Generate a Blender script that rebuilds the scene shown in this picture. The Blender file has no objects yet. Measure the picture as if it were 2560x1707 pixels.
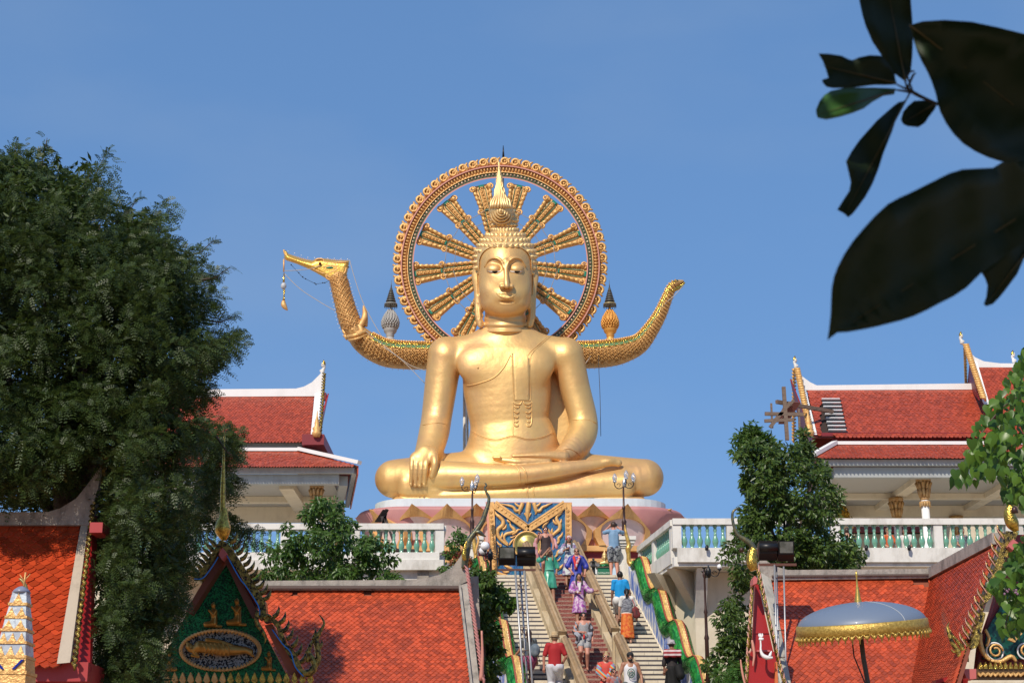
import bpy, bmesh, math, random
import numpy as np
from mathutils import Vector, Matrix
R = math.radians
rnd = random.Random(7)
scene = bpy.context.scene
COL = scene.collection
F = 4000.0          # focal length in photo pixels (photo 2560 x 1707)
PITCH = R(17.0)
CAMZ = 1.6
SUN_AZ, SUN_EL = R(25), R(43)     # sun: left of and behind the camera
# ---------------- camera
cd = bpy.data.cameras.new('camera'); cam = bpy.data.objects.new('camera', cd); COL.objects.link(cam)
cd.sensor_width = 36; cd.lens = 36 * F / 2560; cd.clip_start = 0.1; cd.clip_end = 6000
cam.location = (0, 0, CAMZ); cam.rotation_euler = (R(90) + PITCH, 0, 0)
cd.dof.use_dof = True; cd.dof.focus_distance = 52; cd.dof.aperture_fstop = 9
scene.camera = cam
# ---------------- world and sun
w = bpy.data.worlds.new('World'); scene.world = w; w.use_nodes = True
nt = w.node_tree; nt.nodes.clear()
sky = nt.nodes.new('ShaderNodeTexSky'); sky.sky_type = 'NISHITA'; sky.sun_disc = False
sky.sun_elevation = SUN_EL; sky.sun_rotation = R(180) + SUN_AZ
sky.altitude = 0; sky.air_density = 1.0; sky.dust_density = 0.3; sky.ozone_density = 4.0
bgn = nt.nodes.new('ShaderNodeBackground'); bgn.inputs['Strength'].default_value = 0.15
wo = nt.nodes.new('ShaderNodeOutputWorld')
gam = nt.nodes.new('ShaderNodeGamma'); gam.inputs[1].default_value = .38      # hazy tropical air: evener sky
tint = nt.nodes.new('ShaderNodeMixRGB'); tint.blend_type = 'MULTIPLY'; tint.inputs[0].default_value = 1; tint.inputs[2].default_value = (.87, 1.46, 2.33, 1)
nt.links.new(sky.outputs[0], gam.inputs[0]); nt.links.new(gam.outputs[0], tint.inputs[1]); tcw = nt.nodes.new('ShaderNodeTexCoord'); mpw = nt.nodes.new('ShaderNodeMapping'); mpw.inputs['Scale'].default_value = (1, 1, 2.6); nzw = nt.nodes.new('ShaderNodeTexNoise'); nzw.inputs['Scale'].default_value = 3.2; nzw.inputs['Detail'].default_value = 7
rpw = nt.nodes.new('ShaderNodeMapRange'); rpw.inputs['From Min'].default_value = .45; rpw.inputs['From Max'].default_value = .8; rpw.inputs['To Max'].default_value = .22      # thin high haze
cld = nt.nodes.new('ShaderNodeMixRGB'); cld.inputs[2].default_value = (2.6, 3.2, 4.0, 1)
nt.links.new(tcw.outputs['Generated'], mpw.inputs[0]); nt.links.new(mpw.outputs[0], nzw.inputs['Vector']); nt.links.new(nzw.outputs['Fac'], rpw.inputs[0]); nt.links.new(rpw.outputs[0], cld.inputs[0]); nt.links.new(tint.outputs[0], cld.inputs[1]); nt.links.new(cld.outputs[0], bgn.inputs[0]); nt.links.new(bgn.outputs[0], wo.inputs[0])
sl = bpy.data.lights.new('sun', 'SUN'); sl.energy = 4.2; sl.angle = R(0.5); sl.color = (1.0, 0.90, 0.76)
sun = bpy.data.objects.new('sun', sl); COL.objects.link(sun); sun.location = (-30, -30, 60)
sdir = Vector((-math.sin(SUN_AZ) * math.cos(SUN_EL), -math.cos(SUN_AZ) * math.cos(SUN_EL), math.sin(SUN_EL)))
sun.rotation_euler = sdir.to_track_quat('Z', 'Y').to_euler()
vs = scene.view_settings
vs.view_transform = 'Standard'; vs.look = 'None'; vs.exposure = 0.0; vs.gamma = 1.0; vs.use_curve_mapping = False
scene.render.resolution_x = 1024; scene.render.resolution_y = 682
scene.cycles.max_bounces = 6; scene.cycles.transparent_max_bounces = 8
# ---------------- mapping between photo pixels and the place
SP, CP = math.sin(PITCH), math.cos(PITCH)
def P(px, py, Y):
 u = (px - 1280) / F; v = (853.5 - py) / F
 k = Y / (CP - v * SP)
 return Vector((k * u, Y, CAMZ + k * (SP + v * CP)))
def mpp(py, Y):                       # metres per photo pixel
 v = (853.5 - py) / F
 return Y / (CP - v * SP) / F
def Pz(px, py, z):                    # point on a horizontal plane z
 v = (853.5 - py) / F; u = (px - 1280) / F
 k = (z - CAMZ) / (SP + v * CP)
 return Vector((k * u, k * (CP - v * SP), z))
# ---------------- mesh collector
class MB:
 def __init__(s): s.v = []; s.f = []; s.sm = []
 def add(s, vs, fs, smooth=False):
  o = len(s.v); s.v.extend([tuple(p) for p in vs])
  for f in fs: s.f.append(tuple(o + i for i in f)); s.sm.append(smooth)
  return s
 def box(s, c, d, rz=0.0, m=None):
  c = Vector(c); vs = []
  ca, sa = math.cos(rz), math.sin(rz)
  for z in (-1, 1):
   for x, y in ((-1, -1), (1, -1), (1, 1), (-1, 1)):
    p = Vector((x * d[0] / 2, y * d[1] / 2, z * d[2] / 2))
    if m is not None: p = m @ p
    else: p = Vector((p.x * ca - p.y * sa, p.x * sa + p.y * ca, p.z))
    vs.append(c + p)
  return s.add(vs, BOXF)
 def box8(s, vs): return s.add(vs, BOXF)
 def beam(s, a, b, wd, ht, up=(0, 0, 1)):        # bar from a to b
  a, b = Vector(a), Vector(b); d = (b - a); L = d.length; d.normalize()
  upv = Vector(up); x = d.cross(upv)
  if x.length < 1e-4: x = d.cross(Vector((1, 0, 0)))
  x.normalize(); z = x.cross(d).normalized()
  vs = []
  for zz in (-1, 1):
   for xx, p in ((-1, a), (1, a), (1, b), (-1, b)):
    vs.append(p + x * xx * wd / 2 + z * zz * ht / 2)
  return s.add(vs, BOXF)
 def tube(s, pts, rad, n=8, cap=True, sq=1.0, sqax=None, smooth=True):
  pts = [Vector(p) for p in pts]; m = len(pts)
  if not hasattr(rad, '__len__'): rad = [rad] * m
  vs = []; prev = None
  for i, p in enumerate(pts):
   t = (pts[min(i + 1, m - 1)] - pts[max(i - 1, 0)])
   if t.length < 1e-9: t = Vector((0, 0, 1))
   t.normalize()
   if prev is None:
    a = Vector((0, 1, 0)) if abs(t.y) < 0.9 else Vector((1, 0, 0))
    x = t.cross(a).normalized()
   else:
    x = prev - t * prev.dot(t)
    if x.length < 1e-6: x = t.orthogonal()
    x.normalize()
   prev = x; y = t.cross(x)
   for j in range(n):
    an = 2 * math.pi * j / n
    o = (x * math.cos(an) + y * math.sin(an)) * rad[i]
    if sqax is not None:
     ax = Vector(sqax); o -= ax * (o.dot(ax)) * (1 - sq)
    vs.append(p + o)
  fs = [(i * n + j, i * n + (j + 1) % n, (i + 1) * n + (j + 1) % n, (i + 1) * n + j) for i in range(m - 1) for j in range(n)]
  if cap: fs += [tuple(reversed(range(n))), tuple((m - 1) * n + j for j in range(n))]
  return s.add(vs, fs, smooth)
 def lathe(s, base, prof, n=16, smooth=True, axis=None):     # prof: (r, z)
  base = Vector(base); vs = []
  q = Vector((0, 0, 1)).rotation_difference(Vector(axis)) if axis is not None else None
  for r, z in prof:
   for j in range(n):
    an = 2 * math.pi * (j + .5) / n
    p = Vector((r * math.cos(an), r * math.sin(an), z))
    vs.append(base + (q @ p if q else p))
  m = len(prof)
  fs = [(i * n + j, i * n + (j + 1) % n, (i + 1) * n + (j + 1) % n, (i + 1) * n + j) for i in range(m - 1) for j in range(n)]
  fs += [tuple(reversed(range(n))), tuple((m - 1) * n + j for j in range(n))]
  return s.add(vs, fs, smooth)
 def ball(s, c, r, n=8, sc=(1, 1, 1)):
  prof = [(max(1e-4, r * math.sin(math.pi * i / n)), -r * math.cos(math.pi * i / n)) for i in range(n + 1)]
  c = Vector(c); o = len(s.v); s.lathe((0, 0, 0), prof, n + 2)
  for i in range(o, len(s.v)):
   p = s.v[i]; s.v[i] = (c.x + p[0] * sc[0], c.y + p[1] * sc[1], c.z + p[2] * sc[2])
  return s
 def prism(s, pts, ext):             # closed outline (list of world points) extruded along ext
  n = len(pts); pts = [Vector(p) for p in pts]; ext = Vector(ext)
  fs = [tuple(range(n)), tuple(reversed(range(n, 2 * n)))]
  fs += [((i + 1) % n, i, n + i, n + (i + 1) % n) for i in range(n)]
  return s.add(pts + [p + ext for p in pts], fs)
 def pprism(s, pix, Y, th):           # outline in photo pixels standing at distance Y, real thickness th
  return s.prism([P(x, y, Y) for x, y in pix], (0, th, 0))
BOXF = [(3, 2, 1, 0), (4, 5, 6, 7), (0, 1, 5, 4), (1, 2, 6, 5), (2, 3, 7, 6), (3, 0, 4, 7)]
def mkmesh(name, mb, mat, local=None, smooth_all=None):
 me = bpy.data.meshes.new(name)
 vs = mb.v
 if local is not None:
  lx, ly, lz = local; vs = [(p[0] - lx, p[1] - ly, p[2] - lz) for p in vs]
 me.from_pydata(vs, [], mb.f); me.update()
 sm = mb.sm if smooth_all is None else [smooth_all] * len(mb.f)
 me.polygons.foreach_set('use_smooth', sm)
 if mat: me.materials.append(mat)
 bm = bmesh.new(); bm.from_mesh(me); bmesh.ops.recalc_face_normals(bm, faces=bm.faces); bm.to_mesh(me); bm.free()
 return me
def tag(o, label=None, cat=None, group=None, kind=None):
 if label: o['label'] = label
 if cat: o['category'] = cat
 if group: o['group'] = group
 if kind: o['kind'] = kind
 return o
def thing(name, label, cat, loc=(0, 0, 0), group=None):
 o = bpy.data.objects.new(name, None); COL.objects.link(o); o.location = loc; o.empty_display_size = .1
 return tag(o, label, cat, group, 'thing')
def wloc(o):
 p = Vector(o.location)
 while o.parent: o = o.parent; p += Vector(o.location)
 return p
def part(name, mb, mat, parent, label=None, kind=None, smooth=None):     # vertices in world space
 base = wloc(parent)
 o = bpy.data.objects.new(name, mkmesh(name, mb, mat, base, smooth)); COL.objects.link(o); o.parent = parent
 if label: o['label'] = label
 if kind: o['kind'] = kind
 return o
def solo(name, mb, mat, label, cat, group=None, kind=None, smooth=None):   # one-mesh thing
 xs = np.array(mb.v); base = ((xs[:, 0].min() + xs[:, 0].max()) / 2, (xs[:, 1].min() + xs[:, 1].max()) / 2, xs[:, 2].min())
 o = bpy.data.objects.new(name, mkmesh(name, mb, mat, base, smooth)); COL.objects.link(o); o.location = base
 return tag(o, label, cat, group, kind or 'thing')
def inst(name, me, parent, loc=None, mtx=None, kind=None):       # child sharing mesh; loc in world
 o = bpy.data.objects.new(name, me); COL.objects.link(o); o.parent = parent
 b = wloc(parent)
 if mtx is not None:
  m = mtx.copy(); m.translation = m.translation - b; o.matrix_local = m
 elif loc is not None: o.location = Vector(loc) - b
 if kind: o['kind'] = kind
 return o
def copy_tree(root, loc=None):
 r = root.copy(); COL.objects.link(r)
 if loc is not None: r.location = loc
 for ch in list(root.children):
  c = ch.copy(); COL.objects.link(c); c.parent = r
  for g in ch.children:
   d = g.copy(); COL.objects.link(d); d.parent = c
 return r
# ---------------- materials
def sock(n, names, val):
 for k in names:
  if k in n.inputs: n.inputs[k].default_value = val; return
MATS = {}
def mat(name, col, rough=.6, metal=0.0, col2=None, nscale=3.0, nmix=.5, bump=0.0, bscale=20.0, spec=.5,
  island=0.0, coat=0.0, trans=0.0, stain=None, stainscale=1.5, stainamt=.5, emis=None, sss=0, kindtex='noise', alpha=None, stretch=None, objrand=False, sheen=0):
 if name in MATS: return MATS[name]
 m = bpy.data.materials.new(name); m.use_nodes = True; nt = m.node_tree; N = nt.nodes; L = nt.links
 b = N['Principled BSDF']; c3 = lambda c: (c[0], c[1], c[2], 1)
 b.inputs['Base Color'].default_value = c3(col); b.inputs['Roughness'].default_value = rough; b.inputs['Metallic'].default_value = metal
 sock(b, ['Specular IOR Level', 'Specular'], spec)
 if coat: sock(b, ['Coat Weight', 'Clearcoat'], coat); sock(b, ['Coat Roughness'], .08)
 if trans: sock(b, ['Transmission Weight', 'Transmission'], trans)
 if emis: sock(b, ['Emission Color'], c3(emis)); sock(b, ['Emission Strength'], 1.0)
 cur = None
 tc = N.new('ShaderNodeTexCoord'); vec = tc.outputs['Object']
 if stretch:
  mp = N.new('ShaderNodeMapping'); mp.inputs['Scale'].default_value = stretch; L.new(vec, mp.inputs[0]); vec = mp.outputs[0]
 if col2 is not None:
  if kindtex == 'voronoi':
   t = N.new('ShaderNodeTexVoronoi'); t.inputs['Scale'].default_value = nscale; L.new(vec, t.inputs['Vector'])
   sp = N.new('ShaderNodeSeparateColor'); L.new(t.outputs['Color'], sp.inputs[0]); src = sp.outputs[0]
  elif kindtex == 'wave':
   t = N.new('ShaderNodeTexWave'); t.inputs['Scale'].default_value = nscale; t.bands_direction = 'Z'; L.new(vec, t.inputs['Vector']); src = t.outputs['Fac']
  else:
   t = N.new('ShaderNodeTexNoise'); t.inputs['Scale'].default_value = nscale; t.inputs['Detail'].default_value = 6; L.new(vec, t.inputs['Vector']); src = t.outputs['Fac']
  rp = N.new('ShaderNodeValToRGB'); lo, hi = .5 - .25 * nmix, .5 + .25 * nmix
  if kindtex == 'wave' or kindtex == 'voronoi': lo, hi = .46, .54
  rp.color_ramp.elements[0].position = lo; rp.color_ramp.elements[1].position = hi
  rp.color_ramp.elements[0].color = c3(col); rp.color_ramp.elements[1].color = c3(col2)
  L.new(src, rp.inputs[0]); cur = rp.outputs[0]
 if island:
  g = N.new('ShaderNodeNewGeometry'); oi = N.new('ShaderNodeObjectInfo')
  ad = N.new('ShaderNodeMath'); ad.operation = 'ADD'; L.new(g.outputs['Random Per Island'], ad.inputs[0]); L.new(oi.outputs['Random'], ad.inputs[1])
  fr = N.new('ShaderNodeMath'); fr.operation = 'FRACT'; L.new(ad.outputs[0], fr.inputs[0])
  mr = N.new('ShaderNodeMapRange'); mr.inputs['To Min'].default_value = 1 - island; mr.inputs['To Max'].default_value = 1 + island
  L.new(fr.outputs[0], mr.inputs[0])
  hs = N.new('ShaderNodeHueSaturation'); L.new(mr.outputs[0], hs.inputs['Value'])
  if cur is not None: L.new(cur, hs.inputs['Color'])
  else: hs.inputs['Color'].default_value = c3(col)
  cur = hs.outputs[0]
 if stain is not None:
  t2 = N.new('ShaderNodeTexNoise'); t2.inputs['Scale'].default_value = stainscale; t2.inputs['Detail'].default_value = 8; t2.inputs['Roughness'].default_value = .7
  mp2 = N.new('ShaderNodeMapping'); mp2.inputs['Scale'].default_value = (1, 1, .45); L.new(tc.outputs['Object'], mp2.inputs[0]); L.new(mp2.outputs[0], t2.inputs['Vector'])
  r2 = N.new('ShaderNodeValToRGB'); r2.color_ramp.elements[0].position = .48; r2.color_ramp.elements[1].position = .68
  L.new(t2.outputs['Fac'], r2.inputs[0])
  ml = N.new('ShaderNodeMath'); ml.operation = 'MULTIPLY'; ml.inputs[1].default_value = stainamt; L.new(r2.outputs[0], ml.inputs[0])
  mx = N.new('ShaderNodeMixRGB'); L.new(ml.outputs[0], mx.inputs[0]); mx.inputs[2].default_value = c3(stain)
  if cur is not None: L.new(cur, mx.inputs[1])
  else: mx.inputs[1].default_value = c3(col)
  cur = mx.outputs[0]
 if cur is not None: L.new(cur, b.inputs['Base Color'])
 if bump:
  t3 = N.new('ShaderNodeTexNoise'); t3.inputs['Scale'].default_value = bscale; t3.inputs['Detail'].default_value = 4; L.new(vec, t3.inputs['Vector'])
  bp = N.new('ShaderNodeBump'); bp.inputs['Strength'].default_value = 1.0; bp.inputs['Distance'].default_value = bump
  L.new(t3.outputs['Fac'], bp.inputs['Height']); L.new(bp.outputs[0], b.inputs['Normal'])
 MATS[name] = m
 return m
def leafmat(name, col, col2, tr=.35, rough=.45):
 m = bpy.data.materials.new(name); m.use_nodes = True; N = m.node_tree.nodes; L = m.node_tree.links
 b = N['Principled BSDF']; out = N['Material Output']
 g = N.new('ShaderNodeNewGeometry'); oi = N.new('ShaderNodeObjectInfo')
 ad = N.new('ShaderNodeMath'); ad.operation = 'ADD'; L.new(g.outputs['Random Per Island'], ad.inputs[0]); L.new(oi.outputs['Random'], ad.inputs[1])
 fr = N.new('ShaderNodeMath'); fr.operation = 'FRACT'; L.new(ad.outputs[0], fr.inputs[0])
 mx = N.new('ShaderNodeMixRGB'); mx.inputs[1].default_value = (*col, 1); mx.inputs[2].default_value = (*col2, 1); L.new(fr.outputs[0], mx.inputs[0])
 L.new(mx.outputs[0], b.inputs['Base Color']); b.inputs['Roughness'].default_value = rough; sock(b, ['Specular IOR Level'], .4)
 t = N.new('ShaderNodeBsdfTranslucent'); hs = N.new('ShaderNodeHueSaturation'); hs.inputs['Value'].default_value = 1.6; hs.inputs['Hue'].default_value = .48
 L.new(mx.outputs[0], hs.inputs['Color']); L.new(hs.outputs[0], t.inputs['Color'])
 ms = N.new('ShaderNodeMixShader'); ms.inputs[0].default_value = tr; L.new(b.outputs[0], ms.inputs[1]); L.new(t.outputs[0], ms.inputs[2]); L.new(ms.outputs[0], out.inputs['Surface'])
 return m
M_GOLD = mat('satin_gold_paint', (.79, .525, .195), rough=.47, metal=.52, col2=(.73, .43, .165), nscale=.55, nmix=.9, bump=.035, bscale=1.6, stain=(.60, .34, .18), stainscale=.6, stainamt=.6)
M_CURL = mat('matt_gold_paint', (.78, .53, .23), rough=.4, metal=.5)
M_ORN = mat('ornate_gold_paint', (.80, .48, .17), rough=.42, metal=.35, col2=(.62, .34, .11), nscale=9, nmix=.8, bump=.02, bscale=22)
M_ORNL = mat('pale_gold_paint', (.80, .47, .17), rough=.5, metal=.25, col2=(.66, .36, .12), nscale=6, bump=.006, bscale=40)
M_YGOLD = mat('yellow_gold_mosaic', (.80, .55, .10), rough=.18, metal=.85, col2=(.35, .2, .04), nscale=22, nmix=.6, bump=.01, bscale=60)
M_MOSAIC = mat('gold_mirror_mosaic', (.015, .012, .008), rough=.25, metal=.5, col2=(.42, .30, .06), nscale=16, nmix=.5, kindtex='noise', bump=.012, bscale=60)
M_GREENDK = mat('dark_green_enamel', (.07, .10, .04), rough=.3)
M_GREENB = mat('green_enamel', (.01, .20, .12), rough=.3)
M_PINK = mat('pink_paint', (.60, .27, .20), rough=.6, stain=(.45, .16, .14), stainamt=.5)
M_PINKL = mat('pale_pink_petal_paint', (.60, .44, .44), rough=.6, col2=(.68, .55, .54), nscale=1.0, stain=(.38, .30, .26), stainscale=2.2, stainamt=.55)
M_PINKB = mat('dusty_rose_paint', (.52, .24, .22), rough=.6, col2=(.42, .18, .18), nscale=1.3, nmix=.8)
M_ORRIM = mat('ochre_petal_rim_paint', (.70, .40, .15), rough=.5, col2=(.58, .31, .11), nscale=2.5, stain=(.35, .2, .08), stainamt=.3)
M_WHITE = mat('white_paint', (.72, .70, .65), rough=.65, stain=(.36, .33, .28), stainscale=2.0, stainamt=.6)
M_WHITEC = mat('bright_white_paint', (.80, .79, .77), rough=.55, stain=(.6, .58, .55), stainscale=1.2, stainamt=.3)
M_BLUEW = mat('pale_blue_white_paint', (.62, .70, .72), rough=.6, stain=(.40, .42, .42), stainscale=1.4, stainamt=.4)
M_CREAM = mat('cream_render', (.68, .60, .46), rough=.7, stain=(.44, .36, .25), stainscale=1.1, stainamt=.6)
M_CONC = mat('weathered_concrete', (.42, .38, .33), rough=.85, col2=(.30, .27, .24), nscale=4, nmix=1.1, bump=.01, bscale=30, stain=(.10, .095, .085), stainscale=3.2, stainamt=.8)
M_GREYB = mat('grey_painted_beam', (.36, .38, .38), rough=.6, stain=(.2, .2, .19), stainscale=2, stainamt=.5)
M_TILE_NEAR = mat('glossy_red_roof_tile', (.42, .052, .016), rough=.18, island=.28, spec=.6, bump=.004, bscale=25)
M_TILE = mat('orange_red_roof_tile', (.46, .070, .022), rough=.42, island=.34, bump=.002, bscale=30, stain=(.20, .045, .025), stainscale=1.1, stainamt=.5)
M_TILEP = mat('dull_red_roof_tile', (.35, .055, .022), rough=.45, island=.24)
M_RED = mat('red_board_paint', (.36, .018, .018), rough=.4, stain=(.2, .01, .01), stainscale=2, stainamt=.5)
M_MAROON = mat('maroon_paint', (.20, .012, .018), rough=.5)
M_DARK = mat('dark_underlay', (.035, .02, .015), rough=.9)
M_BLACK = mat('black_metal', (.012, .012, .013), rough=.4, spec=.4)
M_STEEL = mat('galvanised_steel', (.42, .43, .44), rough=.4, metal=.6, stain=(.2, .12, .07), stainscale=6, stainamt=.35)
M_RUST = mat('rusty_steel', (.13, .055, .04), rough=.7, metal=.3)
M_BROWNM = mat('brown_painted_metal', (.06, .028, .022), rough=.4, metal=.3)
M_SILV = mat('silver_metal', (.6, .6, .6), rough=.3, metal=.8)
M_WOOD = mat('weathered_timber', (.20, .14, .10), rough=.8, col2=(.12, .08, .06), nscale=6, stretch=(1, 1, 8))
M_JADE = mat('jade_green_glaze', (.12, .33, .23), rough=.15, coat=.5, col2=(.26, .47, .35), nscale=5, nmix=.8)
M_BLUE = mat('blue_mirror_mosaic', (.005, .06, .22), rough=.3, col2=(.005, .14, .26), nscale=5, nmix=.6, stain=(.35, .5, .7), stainscale=9, stainamt=.4, bump=.01, bscale=50)
M_GMOS = mat('green_mirror_mosaic', (.003, .05, .018), rough=.22, metal=.3, col2=(.012, .22, .065), nscale=45, nmix=.5, kindtex='voronoi', bump=.01, bscale=40)
M_SMOS = mat('silver_mirror_mosaic', (.7, .72, .75), rough=.2, metal=.6, col2=(.04, .05, .07), nscale=40, kindtex='voronoi')
M_NAGA = mat('green_glass_scale_mosaic', (.015, .14, .05), rough=.25, metal=.2, col2=(.06, .32, .08), nscale=26, kindtex='voronoi', bump=.012, bscale=30)
M_NYEL = mat('yellow_glass_scale', (.66, .42, .13), rough=.35, metal=.05, island=.25)
M_NRED = mat('red_brown_piping', (.30, .06, .03), rough=.45)
M_SILVG = mat('grey_cement_finial', (.40, .39, .37), rough=.7)
M_ORF = mat('orange_gold_finial', (.72, .36, .08), rough=.45, metal=.35)
M_GLOBE = mat('white_glass_globe', (.85, .85, .86), rough=.2, spec=.6)
M_CGLASS = mat('clear_ribbed_glass', (.8, .82, .85), rough=.12, trans=.7)
M_STONE = mat('cream_rail_stone', (.46, .36, .22), rough=.75, stain=(.2, .15, .09), stainscale=2.5, stainamt=.5, col2=(.50, .41, .28), nscale=2)
M_RAILTOP = mat('tan_terrazzo_rail', (.33, .22, .11), rough=.55, col2=(.40, .27, .15), nscale=5, stain=(.12, .09, .06), stainscale=5, stainamt=.4)
M_STEP = mat('ivory_stair_tile', (.66, .58, .45), rough=.5, island=.06, stain=(.4, .33, .24), stainscale=2, stainamt=.4)
M_STEPSHADE = mat('nosing_shade', (.06, .05, .055), rough=.5)  # dark colour standing in for the shade under each stair nosing
M_GROUND = mat('sunlit_courtyard_paving', (.42, .27, .16), rough=.85, col2=(.34, .21, .13), nscale=.6)
# ---------------- implicit surfaces -> mesh (surface nets)
class Field:
 def __init__(s, lo, hi, h):
  s.lo = np.array(lo, float); s.h = h
  s.n = np.maximum(3, np.ceil((np.array(hi) - s.lo) / h).astype(int) + 1)
  s.V = np.full(s.n, 1e3, np.float32)
  s.ax = [(s.lo[i] + h * np.arange(s.n[i])).astype(np.float32) for i in range(3)]
 def win(s, lo, hi, m):
  a = [max(0, int((lo[i] - m - s.lo[i]) / s.h)) for i in range(3)]
  b = [min(s.n[i], int((hi[i] + m - s.lo[i]) / s.h) + 2) for i in range(3)]
  if any(b[i] <= a[i] for i in range(3)): return None, None
  sl = tuple(slice(a[i], b[i]) for i in range(3))
  return sl, (s.ax[0][sl[0]][:, None, None], s.ax[1][sl[1]][None, :, None], s.ax[2][sl[2]][None, None, :])
 def put(s, sl, d, k, sub):
  V = s.V[sl]
  if sub:
   if k > 0:
    hh = np.maximum(k - np.abs(V + d), 0) / k; s.V[sl] = np.maximum(V, -d) + hh * hh * k * .25
   else: s.V[sl] = np.maximum(V, -d)
  else:
   if k > 0:
    hh = np.maximum(k - np.abs(V - d), 0) / k; s.V[sl] = np.minimum(V, d) - hh * hh * k * .25
   else: s.V[sl] = np.minimum(V, d)
 def cone(s, a, ra, b, rb, k=0, sub=False, fl=1.0):     # tapered capsule; fl flattens along axis 2 (depth)
  a = np.array(a, float); b = np.array(b, float); r = max(ra, rb)
  sl, g = s.win(np.minimum(a, b) - r, np.maximum(a, b) + r, k + 2 * s.h)
  if sl is None: return s
  f = 1.0 / fl
  d = b - a; d2 = d.copy(); d2[2] *= f; L = (d2 ** 2).sum() + 1e-9
  X = g[0] - a[0]; Y = g[1] - a[1]; Z = (g[2] - a[2]) * f
  t = np.clip((X * d2[0] + Y * d2[1] + Z * d2[2]) / L, 0, 1)
  q = np.sqrt((X - t * d2[0]) ** 2 + (Y - t * d2[1]) ** 2 + (Z - t * d2[2]) ** 2) - (ra + (rb - ra) * t)
  s.put(sl, q, k, sub); return s
 def chain(s, pts, k=0, sub=False, fl=1.0):             # pts: (x, y, z, r)
  if getattr(s, 'sm', 0) and len(pts) > 2: pts = smooth_line(pts, s.sm)
  A = np.array([p[:3] for p in pts], float); r = max(p[3] for p in pts); sl, g = s.win(A.min(0) - r, A.max(0) + r, k + 2 * s.h)
  if sl is None: return s
  best = None
  for p, q in zip(pts[:-1], pts[1:]):
   a = np.array(p[:3], float); d = np.array(q[:3], float) - a; d[2] /= fl; L = (d ** 2).sum() + 1e-9
   X = g[0] - a[0]; Y = g[1] - a[1]; Z = (g[2] - a[2]) / fl; t = np.clip((X * d[0] + Y * d[1] + Z * d[2]) / L, 0, 1)
   e = np.sqrt((X - t * d[0]) ** 2 + (Y - t * d[1]) ** 2 + (Z - t * d[2]) ** 2) - (p[3] + (q[3] - p[3]) * t)
   best = e if best is None else np.minimum(best, e)
  s.put(sl, best, k, sub); return s
 def ell(s, c, r, k=0, sub=False, rot=0.0):             # rot about depth axis
  c = np.array(c, float); r = np.array(r, float); m = max(r[0], r[1]) if rot else None
  rr = np.array([m, m, r[2]]) if rot else r
  sl, g = s.win(c - rr, c + rr, k + 2 * s.h)
  if sl is None: return s
  X = g[0] - c[0]; Y = g[1] - c[1]; Z = g[2] - c[2]
  if rot:
   ca, sa = math.cos(rot), math.sin(rot); X, Y = X * ca + Y * sa, -X * sa + Y * ca
  k0 = np.sqrt((X / r[0]) ** 2 + (Y / r[1]) ** 2 + (Z / r[2]) ** 2)
  k1 = np.sqrt((X / r[0] ** 2) ** 2 + (Y / r[1] ** 2) ** 2 + (Z / r[2] ** 2) ** 2) + 1e-9
  s.put(sl, k0 * (k0 - 1) / k1, k, sub); return s
 def rbox(s, c, hs, r, k=0, sub=False):
  c = np.array(c, float); hs = np.array(hs, float)
  sl, g = s.win(c - hs, c + hs, k + 2 * s.h)
  if sl is None: return s
  q = [np.abs(g[i] - c[i]) - hs[i] + r for i in range(3)]
  o = np.sqrt(sum(np.maximum(x, 0) ** 2 for x in q)) + np.minimum(np.maximum(q[0], np.maximum(q[1], q[2])), 0) - r
  s.put(sl, o, k, sub); return s
 def half(s, axis, val, keep_greater=True):             # cut by plane
  shp = [1, 1, 1]; shp[axis] = -1
  a = s.ax[axis].reshape(shp); d = (val - a) if keep_greater else (a - val)
  s.V = np.maximum(s.V, d); return s
 def front(s, x, y):                                    # largest depth-axis position of the surface at (x, y)
  i = int(round((x - s.lo[0]) / s.h)); j = int(round((y - s.lo[1]) / s.h))
  i = min(max(i, 0), s.n[0] - 1); j = min(max(j, 0), s.n[1] - 1)
  col = s.V[i, j]; w = np.nonzero(col < 0)[0]
  if len(w) == 0: return None
  q = w[-1]
  if q + 1 >= len(col): return s.ax[2][q]
  return float(s.ax[2][q] + s.h * col[q] / (col[q] - col[q + 1] + 1e-9))
 def mesh(s):
  V = s.V; ins = V < 0; nx, ny, nz = V.shape
  c = np.zeros((nx - 1, ny - 1, nz - 1), np.int8)
  for dx in (0, 1):
   for dy in (0, 1):
    for dz in (0, 1): c += ins[dx:nx - 1 + dx, dy:ny - 1 + dy, dz:nz - 1 + dz]
  act = (c > 0) & (c < 8); I = np.argwhere(act)
  idx = -np.ones(act.shape, np.int64); idx[act] = np.arange(len(I))
  corner = [(0, 0, 0), (1, 0, 0), (0, 1, 0), (1, 1, 0), (0, 0, 1), (1, 0, 1), (0, 1, 1), (1, 1, 1)]
  vals = {o: V[I[:, 0] + o[0], I[:, 1] + o[1], I[:, 2] + o[2]] for o in corner}
  acc = np.zeros((len(I), 3)); cnt = np.zeros(len(I))
  for a in corner:
   for ax in range(3):
    if a[ax]: continue
    b = list(a); b[ax] = 1; b = tuple(b); va, vb = vals[a], vals[b]
    m = (va < 0) != (vb < 0); t = np.where(m, va / np.where(m, va - vb, 1), 0)
    p = np.tile(np.array(a, float), (len(I), 1)); p[:, ax] += t
    acc[m] += p[m]; cnt[m] += 1
  v = s.lo + s.h * (I + acc / np.maximum(cnt, 1)[:, None])
  Q = []
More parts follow.
